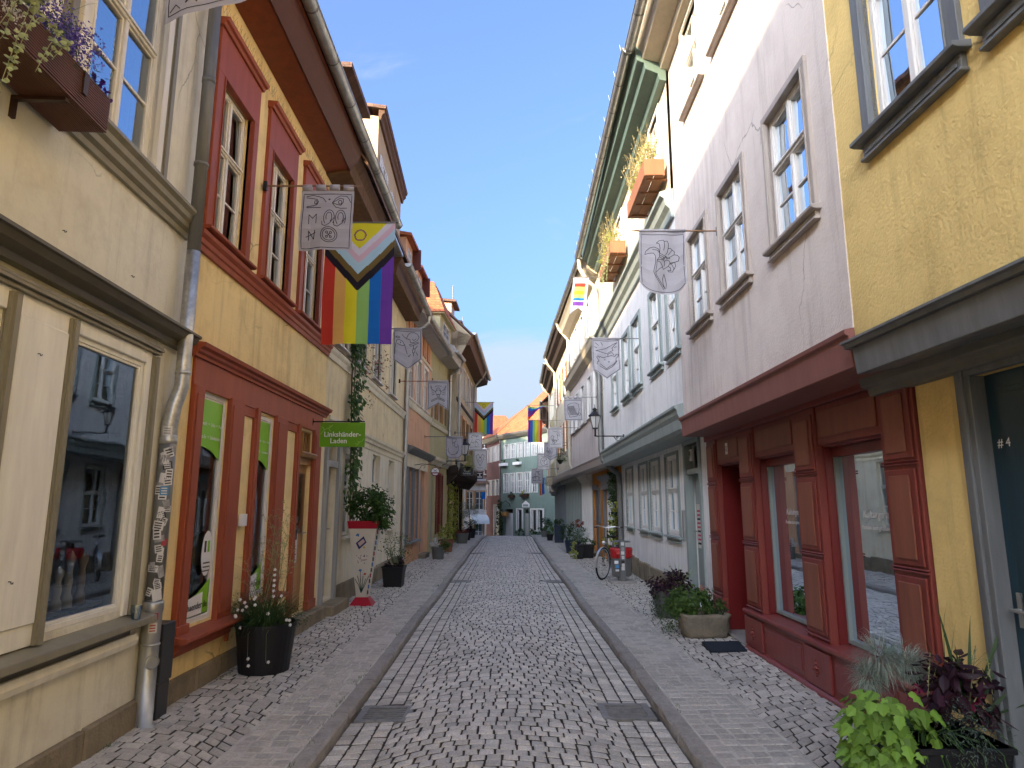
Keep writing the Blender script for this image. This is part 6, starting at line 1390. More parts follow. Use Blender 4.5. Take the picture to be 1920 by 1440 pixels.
# bicycle ---------------------------------------------------------------------------------
r = root('bicycle', (2.3, 15.1, 0), 'silver city bicycle leaning behind the litter bin by the lilac wall', 'bicycle')
FX, RX = V((2.07,14.72,.345)), V((2.50,15.62,.345)); ax = (FX-RX).normalized(); lean = V((.16,0,0))
TYRE = paint('tyre_rubber', (.012,.012,.012), rough=.8, bump=0); ALU = paint('brushed_alloy', (.55,.55,.54), rough=.3, metal=.8, bump=0)
FRM = paint('bike_frame_grey', (.14,.13,.12), rough=.35, metal=.4, bump=0)
def wheel(c, d, nm):
    up = (V((0,0,1))+lean*.3).normalized(); d = d.normalized()
    def ringpts(R_, n=32, a0=0, a1=2*pi): return [c+(d*cos(a0+(a1-a0)*i/n)+up*sin(a0+(a1-a0)*i/n))*R_ for i in range(n+1)]
    mb = MB(); mb.tube(ringpts(.325), .019, 8, cap=False); w = mb.build('wheel', TYRE, r, smooth=True)
    mb = MB(); mb.tube(ringpts(.300), .009, 6, cap=False); side = d.cross(up)
    mb.tube([c-side*.04,c+side*.04], .02, 8); mb.build('rim', ALU, w)
    mb = MB()
    for i in range(18): a = i*2*pi/18; mb.tube([c+side*(.02 if i % 2 else -.02), c+(d*cos(a)+up*sin(a))*.297], .0016, 3, cap=False)
    mb.build('spokes', ALU, w)
    mb = MB(); pf = ringpts(.348, 14, radians(-10 if nm == 'f' else 20), radians(150)); 
    for a, b in zip(pf, pf[1:]): mb.quad(a-side*.024, a+side*.024, b+side*.024, b-side*.024)
    mb.build('mudguard', ALU, w, recalc=False, solid=.003)
    return up
fd = (ax+V((-.25,-.1,0))).normalized()
up = wheel(FX, fd, 'f'); wheel(RX, ax, 'r')
BBk = RX-(-ax)*.44+V((0,0,-.06))+lean*.0; BBk = RX+ax*.44+V((0,0,-.06)); head = FX-ax*.16+up*.55; headl = FX-ax*.12+up*.38; seat = BBk-ax*.16+up*.52
mb = MB(); mb.tube([head,headl], .018, 8); mb.tube([headl,BBk], .016, 8); mb.tube([BBk,seat], .015, 8); mb.tube([headl+up*.05,BBk-ax*.03+up*.16], .013, 8); mb.tube([BBk,RX], .010, 6); mb.tube([seat-up*.1,RX], .008, 6)
mb.tube([headl,FX+V((.0,0,.0))], .013, 6); mb.build('frame', FRM, r)
bar = head+up*.20; sd_ = ax.cross(V((0,0,1))).normalized()
mb = MB(); mb.tube([head,bar], .013, 8); mb.tube([bar+sd_*.30-ax*.16+V((0,0,.02)), bar+sd_*.20-ax*.02+V((0,0,.04)), bar+ax*.03, bar-sd_*.20-ax*.02+V((0,0,.02)), bar-sd_*.30-ax*.16], .011, 8); mb.build('handlebar', ALU, r)
mb = MB(); 
for s in (1,-1): q = bar+sd_*.30*s-ax*.16; mb.tube([q+ax*.05, q-ax*.10], .017, 8)
mb.build('grips', TYRE, r)
mb = MB(); mb.lathe(seat+up*.06, [(0,-.03),(.10,0),(.11,.02),(.06,.04),(0,.045)], 10, sx=.8, sy=1.4); mb.tube([seat,seat+up*.06], .012, 6); mb.build('saddle', TYRE, r, smooth=True)
mb = MB(); mb.lathe(BBk, [(.0,-.01),(.09,-.006),(.09,.006),(0,.01)], 16, axis='x'); mb.tube([BBk+V((.05,0,0)),BBk+V((.06,.05,-.16)),BBk+V((.14,.05,-.16))], .008, 6); mb.tube([BBk-V((.05,0,0)),BBk+V((-.06,-.05,.16)),BBk+V((-.14,-.05,.16))], .008, 6); mb.build('crankset', ALU, r)
mb = MB(); q = headl+ax*.1+up*.05; mb.lathe(q, [(0,-.05),(.04,-.03),(.04,.02),(0,.03)], 10, axis='y'); mb.build('headlight', ALU, r)
# ================================================================ PLANTS
def fol(n, c, tr=.3, **k): return paint('leaf_'+n, c, rough=.55, bump=0, var=.25, scale=4, island=.35, trans=tr, spec=.3, **k)
LIME = fol('lime', (.17,.31,.045)); MID = fol('mid_green', (.075,.14,.03)); DKG = fol('dark_green', (.035,.075,.022)); SILV = fol('silver', (.30,.36,.30)); PURP = fol('purple_black', (.030,.010,.018), tr=.12)
YGR = fol('yellow_green', (.34,.38,.08)); DRY = fol('dry_straw', (.40,.33,.15)); STRAW = fol('pale_stalk', (.30,.32,.15)); GRAS = fol('grass', (.06,.115,.035)); VARI = fol('variegated', (.36,.42,.20)); IVY = fol('vine', (.05,.11,.02)); REDL = fol('reddish', (.22,.05,.03))
WFL = paint('white_petals', (.75,.75,.72), bump=0, trans=.2); VFL = paint('violet_petals', (.10,.03,.30), bump=0, trans=.2, island=.3); LVF = paint('lavender_petals', (.16,.12,.50), bump=0, trans=.2, island=.3); PFL = paint('coral_petals', (.55,.16,.10), bump=0, trans=.2); MAG = paint('magenta_leaf', (.18,.01,.05), bump=0)
def rv(r=1): return V((rnd.gauss(0,1), rnd.gauss(0,1), rnd.gauss(0,1))).normalized()*r
def leaf(mb, p, n, d, L, W, kind='oval', mi=0):
    """p base point, n leaf normal, d direction of growth"""
    d = (d-n*d.dot(n))
    if d.length < 1e-4: d = n.orthogonal()
    d.normalize(); s = n.cross(d)
    if kind == 'oval': prof = [(0,0),(.3,.42),(.62,.45),(1,0)]; 
    elif kind == 'narrow': prof = [(0,0),(.35,.2),(.7,.15),(1,0)]
    elif kind == 'lobed': prof = [(-.12,.32),(.05,.5),(.28,.38),(.42,.58),(.55,.3),(.78,.2),(1,0)]
    else: prof = [(0,0),(.5,.5),(1,0)]
    fold = .12*W; droop = rnd.uniform(.02,.3)*L
    def pt(a, w, sg): return p+d*(a*L)+s*(w*W*sg)-n*(fold*w*2+droop*a*a)
    mid = [p-n*(droop*a*a)+d*(a*L) for a, w in prof]
    vs = mid+[pt(a,w,1) for a,w in prof]+[pt(a,w,-1) for a,w in prof]; k = len(prof); fs = []
    for i in range(k-1):
        for o in (k, 2*k):
            f = [i, i+1, o+i+1, o+i]
            if prof[i][1] == 0: f = [i, i+1, o+i+1]
            elif prof[i+1][1] == 0: f = [i, i+1, o+i]
            fs.append(tuple(f))
    mb.add(vs, fs, mi)
def blade(mb, p, d, L, w, droop=.5, seg=5, mi=0, side=None):
    d = V(d).normalized(); s = side or d.cross(V((0,0,1)))
    if s.length < .1: s = V((cos(rnd.random()*6), sin(rnd.random()*6), 0))
    s.normalize(); q = V(p); pts = [q.copy()]; dd = d.copy()
    for i in range(seg): dd = (dd+V((0,0,-droop*(i+1)/seg/seg*2))).normalized(); q = q+dd*L/seg; pts.append(q.copy())
    ws = [w*(1-(i/seg)**2*.98)*(.6+.4*min(1,i/1.5)) for i in range(seg+1)]
    vs = [a-s*b*.5 for a, b in zip(pts, ws)]+[a+s*b*.5 for a, b in zip(pts, ws)]; k = seg+1
    mb.add(vs, [(i,i+1,k+i+1,k+i) for i in range(seg)], mi); return pts
def cloud(mb, c, rad, n, L, W, kind='oval', mi=0, up=.4, hollow=.5, flat=0, clumps=None):
    """leaves gathered in clumps through the outer part of an ellipsoid"""
    c = V(c); cl = clumps or max(4, n//22); cs = []
    for _ in range(cl):
        v = rv(); k = hollow+(1-hollow)*rnd.random()**.6; cs.append((c+V((v.x*rad[0]*k, v.y*rad[1]*k, v.z*rad[2]*k)), v))
    for _ in range(n):
        cc, v = rnd.choice(cs); sp = .30*min(rad)+.03
        p = cc+rv(sp*rnd.random()**.5)
        nn = (v*.6+V((0,0,up))+rv(.75)).normalized(); dd = (v+V((0,0,-.5))+rv(.8)).normalized()
        s = rnd.uniform(.6,1.2); leaf(mb, p, nn, dd, L*s, W*s, kind, mi)
def pot_round(r, c, r0, r1, h, m, rim=.01, name='pot', soil=True):
    mb = MB(); mb.lathe(c, [(r0*.98,0),(r0,.01),(r1,h-.03),(r1+rim,h-.03),(r1+rim,h),(r1-.012,h),(r1-.03,h-.05),(0.001,h-.05)], 28); return mb.build(name, m, r, smooth=False)
def pot_square(r, c, w0, w1, h, m, name='pot'):
    x, y, z = c; mb = MB(); mb.hexa([(x-w0,y-w0,z),(x+w0,y-w0,z),(x+w0,y+w0,z),(x-w0,y+w0,z),(x-w1,y-w1,z+h),(x+w1,y-w1,z+h),(x+w1,y+w1,z+h),(x-w1,y+w1,z+h)])
    mb.box(x-w1-.01,x+w1+.01,y-w1-.01,y+w1+.01,z+h-.03,z+h); return mb.build(name, m, r, bevel=.006)
PBL = paint('black_plastic_pot', (.010,.010,.012), rough=.5, bump=.1); PGR = paint('grey_glazed_pot', (.13,.135,.125), rough=.4, bump=.1, var=.2); TERR = plaster('terracotta', (.34,.15,.09)); PBLU = paint('dark_blue_pot', (.022,.035,.06), rough=.5, bump=.1)
def plant(name, c, label, group='potted plants along the house walls'): return root(name, c, label, 'potted plant', group)

# big black pot left ------------------------------------------------------------------
c = (-2.36,6.88,0); r = plant('potted_plant', c, 'big round black pot of grasses and tall airy stems before the red shop windows')
pot_round(r, c, .235, .285, .46, PBL); c = V(c)
mb = MB()
for i in range(480):
    a = rnd.uniform(0,2*pi); k = rnd.random(); p = c+V((cos(a)*.22*k, sin(a)*.22*k, .43)); d = V((cos(a)*rnd.uniform(.2,1), sin(a)*rnd.uniform(.2,1), rnd.uniform(.6,1.3))); blade(mb, p, d, rnd.uniform(.28,.55), .006, rnd.uniform(.6,1.8), 6)
mb.build('grass_leaves', GRAS, r, recalc=False)
mb = MB(); cloud(mb, c+V((-.12,-.05,.55)), (.26,.24,.20), 2200, .035, .012, 'narrow', hollow=.2); cloud(mb, c+V((.08,.0,.50)), (.30,.26,.14), 1500, .035, .012, 'narrow', hollow=.2); cloud(mb, c+V((-.05,.05,.80)), (.17,.16,.24), 900, .04, .006, 'narrow', hollow=.1); mb.build('foliage', DKG, r, recalc=False)
mb = MB(); tips = []
for i in range(9):
    a = rnd.uniform(0,2*pi); p = c+V((cos(a)*.08, sin(a)*.08, .44)); h_ = rnd.uniform(.5,1.15); q = p+V((rnd.uniform(-.25,.22),rnd.uniform(-.15,.1),h_)); mid = p.lerp(q,.5)+V((rnd.uniform(-.05,.05),0,.03)); mb.tube([p,mid,q],[.004,.003,.0015],4,cap=False)
    for k in range(7):
        s = mid.lerp(q, rnd.random()); e = s+V((rnd.uniform(-.18,.18),rnd.uniform(-.1,.1),rnd.uniform(.02,.2))); mb.tube([s,e],.0012,3,cap=False); tips.append(e)
        for _ in range(2): e2 = e+rv(.06)+V((0,0,.03)); mb.tube([e,e2],.001,3,cap=False); tips.append(e2)
mb.build('stems', STRAW, r, recalc=False)
mb = MB()
for e in tips:
    for _ in range(5): leaf(mb, e+rv(.015), rv(), rv(), .014, .008, 'diamond')
mb.build('seed_heads', STRAW, r, recalc=False)
mb = MB()
for p in [c+V((rnd.uniform(-.3,.3),-.28+rnd.uniform(-.1,.1),rnd.uniform(.4,.75))) for _ in range(16)]+[c+V((.10,-.15,.72+.05*k)) for k in range(6)]+[c+V((-.05,-.30,.18)),c+V((-.04,-.31,.12)),c+V((.14,-.3,.15))]:
    for k in range(5): leaf(mb, p, V((0,-1,.3)).normalized(), V((cos(k*1.256),0,sin(k*1.256))), .018, .014, 'oval')
mb.build('white_flowers', WFL, r, recalc=False)
mb = MB()
for x in (-.05,.12): mb.tube([c+V((x,-.2,.46)),c+V((x-.01,-.31,.40)),c+V((x+.0,-.31,.15))],.0015,3)
mb.build('trailing_stalks', STRAW, r, recalc=False)

# painted planter with the vine ---------------------------------------------------------
PCW = paint('painted_cream_wood', (.66,.62,.52), rough=.4, bump=.1); PCR = paint('painted_red_wood', (.42,.012,.03), rough=.35, bump=.1)
x, y = -2.32, 11.2; r = root('tall_planter', (x,y,0), 'tall tapered cream planter with red rim and painted flowers, holding a bushy vine', 'planter')
def frus(mb, w0, w1, z0, z1, mi=0): mb.hexa([(x-w0,y-w0,z0),(x+w0,y-w0,z0),(x+w0,y+w0,z0),(x-w0,y+w0,z0),(x-w1,y-w1,z1),(x+w1,y-w1,z1),(x+w1,y+w1,z1),(x-w1,y+w1,z1)], mi)
mb = MB(); frus(mb, .09, .22, .13, 1.22); mb.build('body', PCW, r, bevel=.006)
mb = MB(); frus(mb, .19, .10, 0, .13); mb.build('foot', PCR, r, bevel=.005); mb = MB(); frus(mb, .228, .245, 1.21, 1.33); mb.build('rim', PCR, r, bevel=.005)
def fp(u, z):  # point on the camera-side face
    w = .09+(.22-.09)*(z-.13)/1.09; return V((x+u*w, y-w-.003, z))
mb = MB()
for (u, z, s, mi) in ((-.35,1.12,.045,0),(.15,.92,.03,2),(-.2,.56,.035,0),(.35,.50,.03,1)):
    for k in range(5): q = fp(u, z); leaf(mb, q, V((0,-1,0)), V((cos(k*1.257),0,sin(k*1.257))), s, s*.7, 'oval', mi)
for k in range(6):
    u1 = -.9+.35*k; mb.tube([fp(-.1,.20), fp(u1*.5,.32), fp(u1,.42+.05*(k % 2))], .005, 5, 3)
mb.tube([fp(-.1,.2),fp(-.15,.4),fp(-.2,.54)],.004,5,3)
q = [fp(-.55,.98),fp(-.3,.88),fp(.35,.99),fp(.1,1.09)]; mb.poly(q, 4); q = [a+V((0,-.002,0)) for a in (fp(-.38,.98),fp(-.22,.925),fp(.22,1.0),fp(.08,1.05))]; mb.poly(q, 5)
for k in range(22): q = fp(rnd.uniform(-.5,.5), rnd.uniform(.66,.80)); leaf(mb, q, V((0,-1,0)), rv(), .025, .015, 'oval', rnd.choice((1,3,4)))
for k in range(12): q = V((x+.223-.0115*k+.002, y-.1, 1.15-.085*k)); mb.box(q.x-.004,q.x+.003,q.y-.05,q.y+.03,q.z-.03,q.z+.03, (1,3,0,3)[k % 4])
mb.build('painted_decoration', [paint('paint_blue',(.03,.16,.42),bump=0), paint('paint_red',(.4,.02,.03),bump=0), paint('paint_yellow',(.6,.4,.06),bump=0), paint('paint_dark_green',(.01,.05,.035),bump=0), paint('paint_navy',(.015,.02,.12),bump=0), paint('paint_pale',(.6,.45,.4),bump=0)], r, recalc=False)
mb = MB(); cloud(mb, (x+.10,y-.05,1.58), (.34,.30,.26), 1700, .055, .035, 'lobed'); cloud(mb, (x+.3,y-.1,1.4), (.16,.16,.18), 450, .05, .03, 'lobed'); mb.build('foliage', IVY, r, recalc=False)
mb = MB(); 
vp = [V((-2.60,11.3,1.3)),V((-2.64,11.35,2.2)),V((-2.65,11.3,3.0)),V((-2.66,11.25,3.7)),V((-2.66,11.3,4.4)),V((-2.66,11.25,5.2))]
mb.tube(vp, .012, 6); mb.tube([p+V((.02,.12,0)) for p in vp], .008, 5)
for k in range(14): s = vp[3].lerp(vp[5], rnd.random()); e = s+V((rnd.uniform(-.0,.05), rnd.uniform(.3,1.9), rnd.uniform(-.1,.5))); mb.tube([s, s.lerp(e,.5)+V((.04,0,.1)), e], .005, 4)
mb.build('vine_stems', wood('vine_bark', (.08,.05,.03)), r)
mb = MB()
for k in range(60):
    t = rnd.random()**.8; zz = 1.5+3.6*t; w_ = .10+.11*(1-abs(t-.55)*1.3)+.06*sin(k*1.7); cc = V((-2.58, 11.3+rnd.uniform(-w_,w_)*1.4, zz))
    for _ in range(17): leaf(mb, cc+V((rnd.uniform(-.06,.10),rnd.gauss(0,.08),rnd.gauss(0,.08))), (V((1,-.4,.5))+rv(.6)).normalized(), (V((.3,0,-1))+rv(.6)).normalized(), rnd.uniform(.05,.09), rnd.uniform(.045,.08), 'lobed')
mb.build('vine_leaves', IVY, r, recalc=False)
mb = MB()
cc_ = [(12.2+rnd.uniform(-.5,2.8), 4.3+rnd.gauss(0,.35)) for _ in range(16)]
for k in range(200): q_ = rnd.choice(cc_); p = V((-2.60+rnd.uniform(-.05,.06), q_[0]+rnd.gauss(0,.12), q_[1]+rnd.gauss(0,.09))); leaf(mb, p, (V((1,-.3,.3))+rv(.6)).normalized(), rv(), .045, .035, 'lobed', 0 if rnd.random() < .6 else 1)
mb.build('autumn_leaves', [REDL, IVY], r, recalc=False)

# more pots on the left ------------------------------------------------------------------
c = (-2.22,13.6,0); r = plant('potted_plant', c, 'square black pot with loose shrubby stems beyond the painted planter'); pot_square(r, c, .17, .21, .40, PBL); c = V(c)
mb = MB(); cloud(mb, c+V((0,0,.47)), (.23,.2,.10), 300, .04, .03); mb.build('dark_foliage', PURP, r, recalc=False)
mb = MB(); cloud(mb, c+V((.05,0,.75)), (.35,.25,.32), 420, .04, .02, hollow=.1, clumps=30); cloud(mb, c+V((.33,-.1,.42)), (.14,.15,.25), 350, .035, .008, 'narrow')
for k in range(16): mb.tube([c+V((0,0,.4)), c+V((rnd.uniform(-.32,.35),rnd.uniform(-.2,.2),rnd.uniform(.6,1.0)))], .003, 3, cap=False)
mb.build('foliage', MID, r, recalc=False)
def simple(label, c, kind, r0, h, parts, potm, sq=False):
    r = plant('potted_plant', c, label)
    (pot_square if sq else pot_round)(r, c, r0*.8, r0, h, potm)
    for nm, m, off, rad, n, L, W, k in parts:
        mb = MB(); cloud(mb, V(c)+V(off), rad, n, L, W, k); mb.build(nm, m, r, recalc=False)
    return r
simple('grey pot of white flowers with feathery green on the left pavement', (-2.02,20.2,0), 0, .20, .36, [('foliage',MID,(.12,0,.42),(.22,.2,.17),420,.07,.03,'oval'),('white_flowers',WFL,(-.1,-.05,.50),(.18,.15,.14),200,.045,.03,'oval'),('stems',GRAS,(.25,0,.35),(.14,.12,.2),260,.10,.01,'narrow')], PGR)
simple('terracotta box with a tall loose plant behind the grey pot on the left', (-2.05,23.3,0), 0, .22, .42, [('foliage',YGR,(0,0,.75),(.25,.2,.4),420,.09,.03,'oval')], TERR, True)
simple('round grey bowl of red brown plants before the timber overhang', (-1.85,28.3,0), 0, .27, .42, [('foliage',REDL,(0,0,.47),(.27,.2,.10),420,.06,.03,'oval')], PGR)
simple('dark pot of low purple plants behind the grey bowl', (-1.78,30.6,0), 0, .18, .36, [('foliage',PURP,(0,0,.5),(.22,.2,.18),300,.07,.03,'oval')], PBL)
r = simple('olive like small tree in a dark pot near the crest on the left', (-1.72,32.6,0), 0, .24, .42, [('lower_foliage',DKG,(0,0,.6),(.42,.3,.28),600,.08,.03,'oval'),('crown',SILV,(-.15,0,1.38),(.52,.4,.36),900,.09,.03,'narrow'),('crown',MID,(-.05,0,1.25),(.48,.4,.36),700,.09,.03,'narrow')], PBL)
mb = MB(); mb.tube([(-1.72,32.6,.4),(-1.76,32.6,.9),(-1.85,32.6,1.5)], .022, 6); mb.build('trunk', wood('vine_bark', (.08,.05,.03)), r)
# yellow green climbers on the timbered house
for k, (yy, lb) in enumerate(((26.0,'yellow green climber framing the first window under the timber overhang'),(28.6,'second yellow green climber between windows under the timber overhang'))):
    r = root('climbing_plant', (-2.2,yy,0), lb, 'climbing plant', 'climbers under the timber overhang'); mb = MB()
    for q in range(26): cloud(mb, (-2.18+.02*rnd.random(), yy+rnd.uniform(-.2,.2), .2+q*.088), (.08,.22,.10), 34, .09, .06, 'oval', clumps=3)
    mb.build('foliage', YGR, r, recalc=False); mb = MB(); mb.tube([(-2.24,yy,0),(-2.23,yy+.05,1.2),(-2.23,yy,2.4)], .015, 5); mb.build('stem', wood('vine_bark', (.08,.05,.03)), r)

# right: trough and dark plants -------------------------------------------------------------
TRS = plaster('rough_sandstone', (.26,.225,.165), dirt=(.09,.08,.065), dirtamt=.6, bump=1, var=.25)
r = root('stone_trough', (2.42,8.55,0), 'rough stone trough planted with green herbs beside the door mat', 'planter')
mb = MB(); nx, nz = 14, 6; tr_ = random.Random(3)
def trp(i, j, side):  # rounded block, irregular
    a = i/nx*2*pi; zz = j/nz; sx_, sy_ = .31, .22; e = .55
    ca, sa = cos(a), sin(a); px = abs(ca)**e*(1 if ca >= 0 else -1)*sx_*(.86+.14*zz); py = abs(sa)**e*(1 if sa >= 0 else -1)*sy_*(.86+.14*zz)
    return V((2.42+px+.012*sin(i*3.1+j*2), 8.55+py+.012*cos(i*2.3+j*3), .015+zz*.27+.008*sin(i*1.9)))
vs = [trp(i, j, 0) for j in range(nz+1) for i in range(nx)]; fs = [(j*nx+i, j*nx+(i+1)%nx, (j+1)*nx+(i+1)%nx, (j+1)*nx+i) for j in range(nz) for i in range(nx)]
b0 = len(vs); vs += [V((2.42+(p.x-2.42)*.84, 8.55+(p.y-8.55)*.80, p.z-.0)) for p in vs[nz*nx:(nz+1)*nx]]; vs += [V((p.x, p.y, p.z-.06)) for p in vs[b0:b0+nx]]
fs += [(nz*nx+i, nz*nx+(i+1)%nx, b0+(i+1)%nx, b0+i) for i in range(nx)]+[(b0+i, b0+(i+1)%nx, b0+nx+(i+1)%nx, b0+nx+i) for i in range(nx)]+[tuple(b0+nx+i for i in range(nx)), tuple(range(nx))[::-1]]
mb.add(vs, fs); t_ = mb.build('trough', TRS, r, smooth=True); 
mb = MB(); cloud(mb, (2.30,8.6,.40), (.34,.24,.17), 1300, .042, .034, 'lobed'); mb.build('foliage', MID, r, recalc=False)
mb = MB(); cloud(mb, (2.05,8.7,.20), (.14,.20,.20), 800, .020, .012); mb.build('creeping_foliage', MID, r, recalc=False)
mb = MB(); cloud(mb, (2.62,8.6,.34), (.13,.16,.09), 260, .03, .02); mb.build('dark_foliage', DKG, r, recalc=False)
mb = MB(); cloud(mb, (2.55,8.7,.55), (.10,.08,.04), 60, .025, .02); mb.build('coral_flowers', PFL, r, recalc=False)
r = plant('potted_plant', (2.38,10.0,0), 'grey pot with nearly black heuchera leaves and striped grass by door nine'); pot_round(r, (2.38,10.0,0), .22, .28, .38, PGR)
mb = MB(); cloud(mb, (2.34,9.9,.46), (.32,.24,.18), 900, .055, .045); mb.build('foliage', PURP, r, recalc=False)
mb = MB(); cloud(mb, (2.28,9.8,.18), (.26,.16,.18), 700, .025, .018); mb.build('creeping_foliage', DKG, r, recalc=False)
mb = MB()
for i in range(60): a = rnd.uniform(0,2*pi); blade(mb, (2.5+.05*cos(a),10.0+.05*sin(a),.45), (cos(a),sin(a)*.8,1.5), rnd.uniform(.25,.42), .014, rnd.uniform(.4,1.4), 5)
for i in range(10): blade(mb, (2.45,9.85,.45), (rnd.uniform(-.5,0),-1,.6), .4, .012, 3, 6)
mb.build('striped_grass', VARI, r, recalc=False)
# right far pots
simple('dark low pot cluster plant with silver foliage before the dark blue door', (2.42,20.6,0), 0, .20, .40, [('foliage',SILV,(-.12,0,.70),(.24,.2,.22),520,.06,.02,'narrow'),('dark_foliage',DKG,(.05,0,.48),(.26,.2,.14),260,.06,.03,'oval')], PBL, True)
simple('tall dark square pot with a trailing yellow green plant, nearest of the right cluster', (2.16,20.2,0), 0, .10, .40, [('foliage',YGR,(-.16,0,.28),(.13,.12,.28),380,.05,.03,'oval')], PBL, True)
simple('bushy pot with brownish heads behind the silver one', (2.2,22.6,0), 0, .28, .42, [('foliage',DKG,(-.02,0,.68),(.42,.3,.30),900,.07,.03,'oval'),('brown_heads',REDL,(.12,0,.98),(.24,.2,.12),240,.05,.03,'oval')], PBLU)
simple('tall blue grey tapered planter near the crest on the right', (2.2,28.6,0), 0, .22, .70, [('foliage',DKG,(0,0,.82),(.24,.2,.16),360,.07,.03,'oval')], PBLU, True)
simple('small dark pot left of the blue tapered planter', (1.92,30.2,0), 0, .15, .28, [('foliage',MID,(0,0,.5),(.22,.2,.26),360,.07,.03,'oval')], PBL)
simple('round bush in a pot just before the crest on the right', (1.88,33.5,0), 0, .2, .3, [('foliage',DKG,(0,0,.62),(.34,.3,.34),600,.07,.04,'oval')], PGR)
r = root('climbing_plant', (2.9,17.6,0), 'leafy climber with bright lower leaves between lilac wall and black shutter', 'climbing plant'); mb = MB(); m2 = MB()
for q in range(34):
    zz = .15+q*.07; cc = (2.82+rnd.uniform(-.05,.03), 17.75+rnd.uniform(-.15,.2), zz); wd = .24 if zz < .7 else .14
    cloud(mb if (zz < .5 or zz > 1.7 or rnd.random() < .35) else m2, (cc[0]-(.12 if zz < .7 else 0), cc[1], zz), (wd,.24,.10), 46, .06, .05, 'oval', clumps=4)
mb.build('foliage', DKG, r, recalc=False); m2.build('bright_foliage', YGR, r, recalc=False); mb = MB(); mb.tube([(2.9,17.8,0),(2.88,17.85,1.2),(2.9,17.8,2.5)], .018, 5); mb.build('stem', wood('vine_bark', (.08,.05,.03)), r)

# big pot in the right foreground -------------------------------------------------------------
c = V((2.30,3.80,0)); r = plant('potted_plant', c, 'big black pot with lime, silver and dark red foliage in the right foreground'); pot_square(r, c, .19, .235, .40, PBL)
mb = MB()
for i in range(330):
    a = rnd.uniform(pi*.5, pi*1.75); rr = rnd.uniform(.10,.30); zz = rnd.uniform(.12,.60)-.35*max(0,rr-.16); p = V((2.06+cos(a)*rr*.85, 3.80+sin(a)*rr*.8, zz+.04*rnd.random()))
    n_ = (V((cos(a)*.7, sin(a)*.7-.3, .8))+rv(.35)).normalized(); leaf(mb, p, n_, (V((cos(a),sin(a)*1.0,-.55))+rv(.35)).normalized(), rnd.uniform(.045,.085), rnd.uniform(.045,.08), 'lobed')
mb.build('lime_leaves', LIME, r, recalc=False)
mb = MB()
for i in range(60): a = rnd.uniform(pi*.5,pi*1.7); mb.tube([c+V((-.05,-.05,.42)), c+V((-.08+cos(a)*.15,sin(a)*.15,.45)), c+V((-.08+cos(a)*.3,sin(a)*.3,rnd.uniform(.15,.55)))], .003, 4, cap=False)
mb.build('leaf_stalks', GRAS, r, recalc=False)
mb = MB()
for (cx2, cy2, cz2, R_) in ((2.12,3.98,.74,.20),(2.27,3.98,.71,.16),(2.03,3.95,.64,.14),(2.36,4.02,.67,.12)):
    for i in range(620):
        v = rv(); p = V((cx2,cy2,cz2))+V((v.x,v.y,v.z*.8))*R_*rnd.uniform(.2,.55); blade(mb, p, v+V((0,0,.25))+rv(.3), R_*rnd.uniform(.4,.75), .0034, rnd.uniform(.5,2.2), 4)
mb.build('silver_foliage', SILV, r, recalc=False)
mb = MB(); cloud(mb, c+V((.10,.0,.62)), (.22,.18,.15), 230, .10, .05, 'oval', hollow=.2, clumps=24); mb.build('dark_red_leaves', PURP, r, recalc=False)
mb = MB(); cloud(mb, c+V((.06,-.02,.60)), (.20,.16,.12), 26, .08, .035, 'oval', hollow=.1); mb.build('magenta_leaves', MAG, r, recalc=False)
mb = MB(); cloud(mb, c+V((.05,-.20,.46)), (.17,.12,.15), 1100, .022, .009, 'narrow'); mb.build('small_dark_foliage', fol('grey_green', (.09,.13,.10)), r, recalc=False)
mb = MB()
for (dx, dz, L) in ((.9,1.5,.62),(.7,1.9,.66),(1.3,1.2,.55),(.35,2.3,.55),(1.5,.8,.5),(.5,1.5,.45),(-.3,3,.62),(-.15,2.4,.40),(.1,2.5,.36)): blade(mb, c+V((.17+.03*dx,.0,.45)), (dx,rnd.uniform(-.3,.3),dz), L, .026, rnd.uniform(.05,.5), 7, side=V((.8,-.5,0)))
for k in range(9): blade(mb, c+V((.1,.05,.5)), (rnd.uniform(-.6,1.2),rnd.uniform(-.4,.2),1.4), rnd.uniform(.4,.6), .005, rnd.uniform(.3,2.2), 7)
mb.build('sword_leaves', DKG, r, recalc=False)
mb = MB()
for k in range(8):
    a = c+V((rnd.uniform(-.05,.32),rnd.uniform(-.12,.05),.58)); b = a+V((rnd.uniform(-.05,.14),0,rnd.uniform(.12,.26))); mb.tube([a,b],.0025,4,cap=False)
    for q in range(22): t_ = a.lerp(b, .25+.75*q/22); leaf(mb, t_, rv(), (b-a).normalized()+rv(.8), .013, .008, 'diamond')
mb.build('flower_spikes', STRAW, r, recalc=False)
mb = MB()
for (x0_, L_) in ((.12,.42),(.22,.4),(.02,.30)): mb.tube([c+V((x0_,-.16,.44)), c+V((x0_+.03,-.27,.38)), c+V((x0_+.06,-.27,.1))], .003, 4)
mb.build('trailing_stems', GRAS, r, recalc=False)
r = root('succulent_bowl', (2.76,4.85,.46), 'small pale bowl of succulents on the sill of the near red shop window', 'potted plant'); mb = MB(); q = V((2.80,5.15,.462))
mb.lathe(q, [(.05,0),(.11,.05),(.12,.055),(.10,.05),(.0,.03)], 18); mb.build('bowl', ZINC, r); mb = MB()
for (dx, dy) in ((0,-.04),(.02,.06)):
    for k in range(30): a = k*2.4; leaf(mb, q+V((dx,dy,.05+k*.0022)), (V((cos(a),sin(a),1.2))).normalized(), V((cos(a),sin(a),.4)), .05-.001*k, .022, 'oval')
mb.build('rosettes', fol('pale_succulent', (.25,.38,.27)), r, recalc=False)

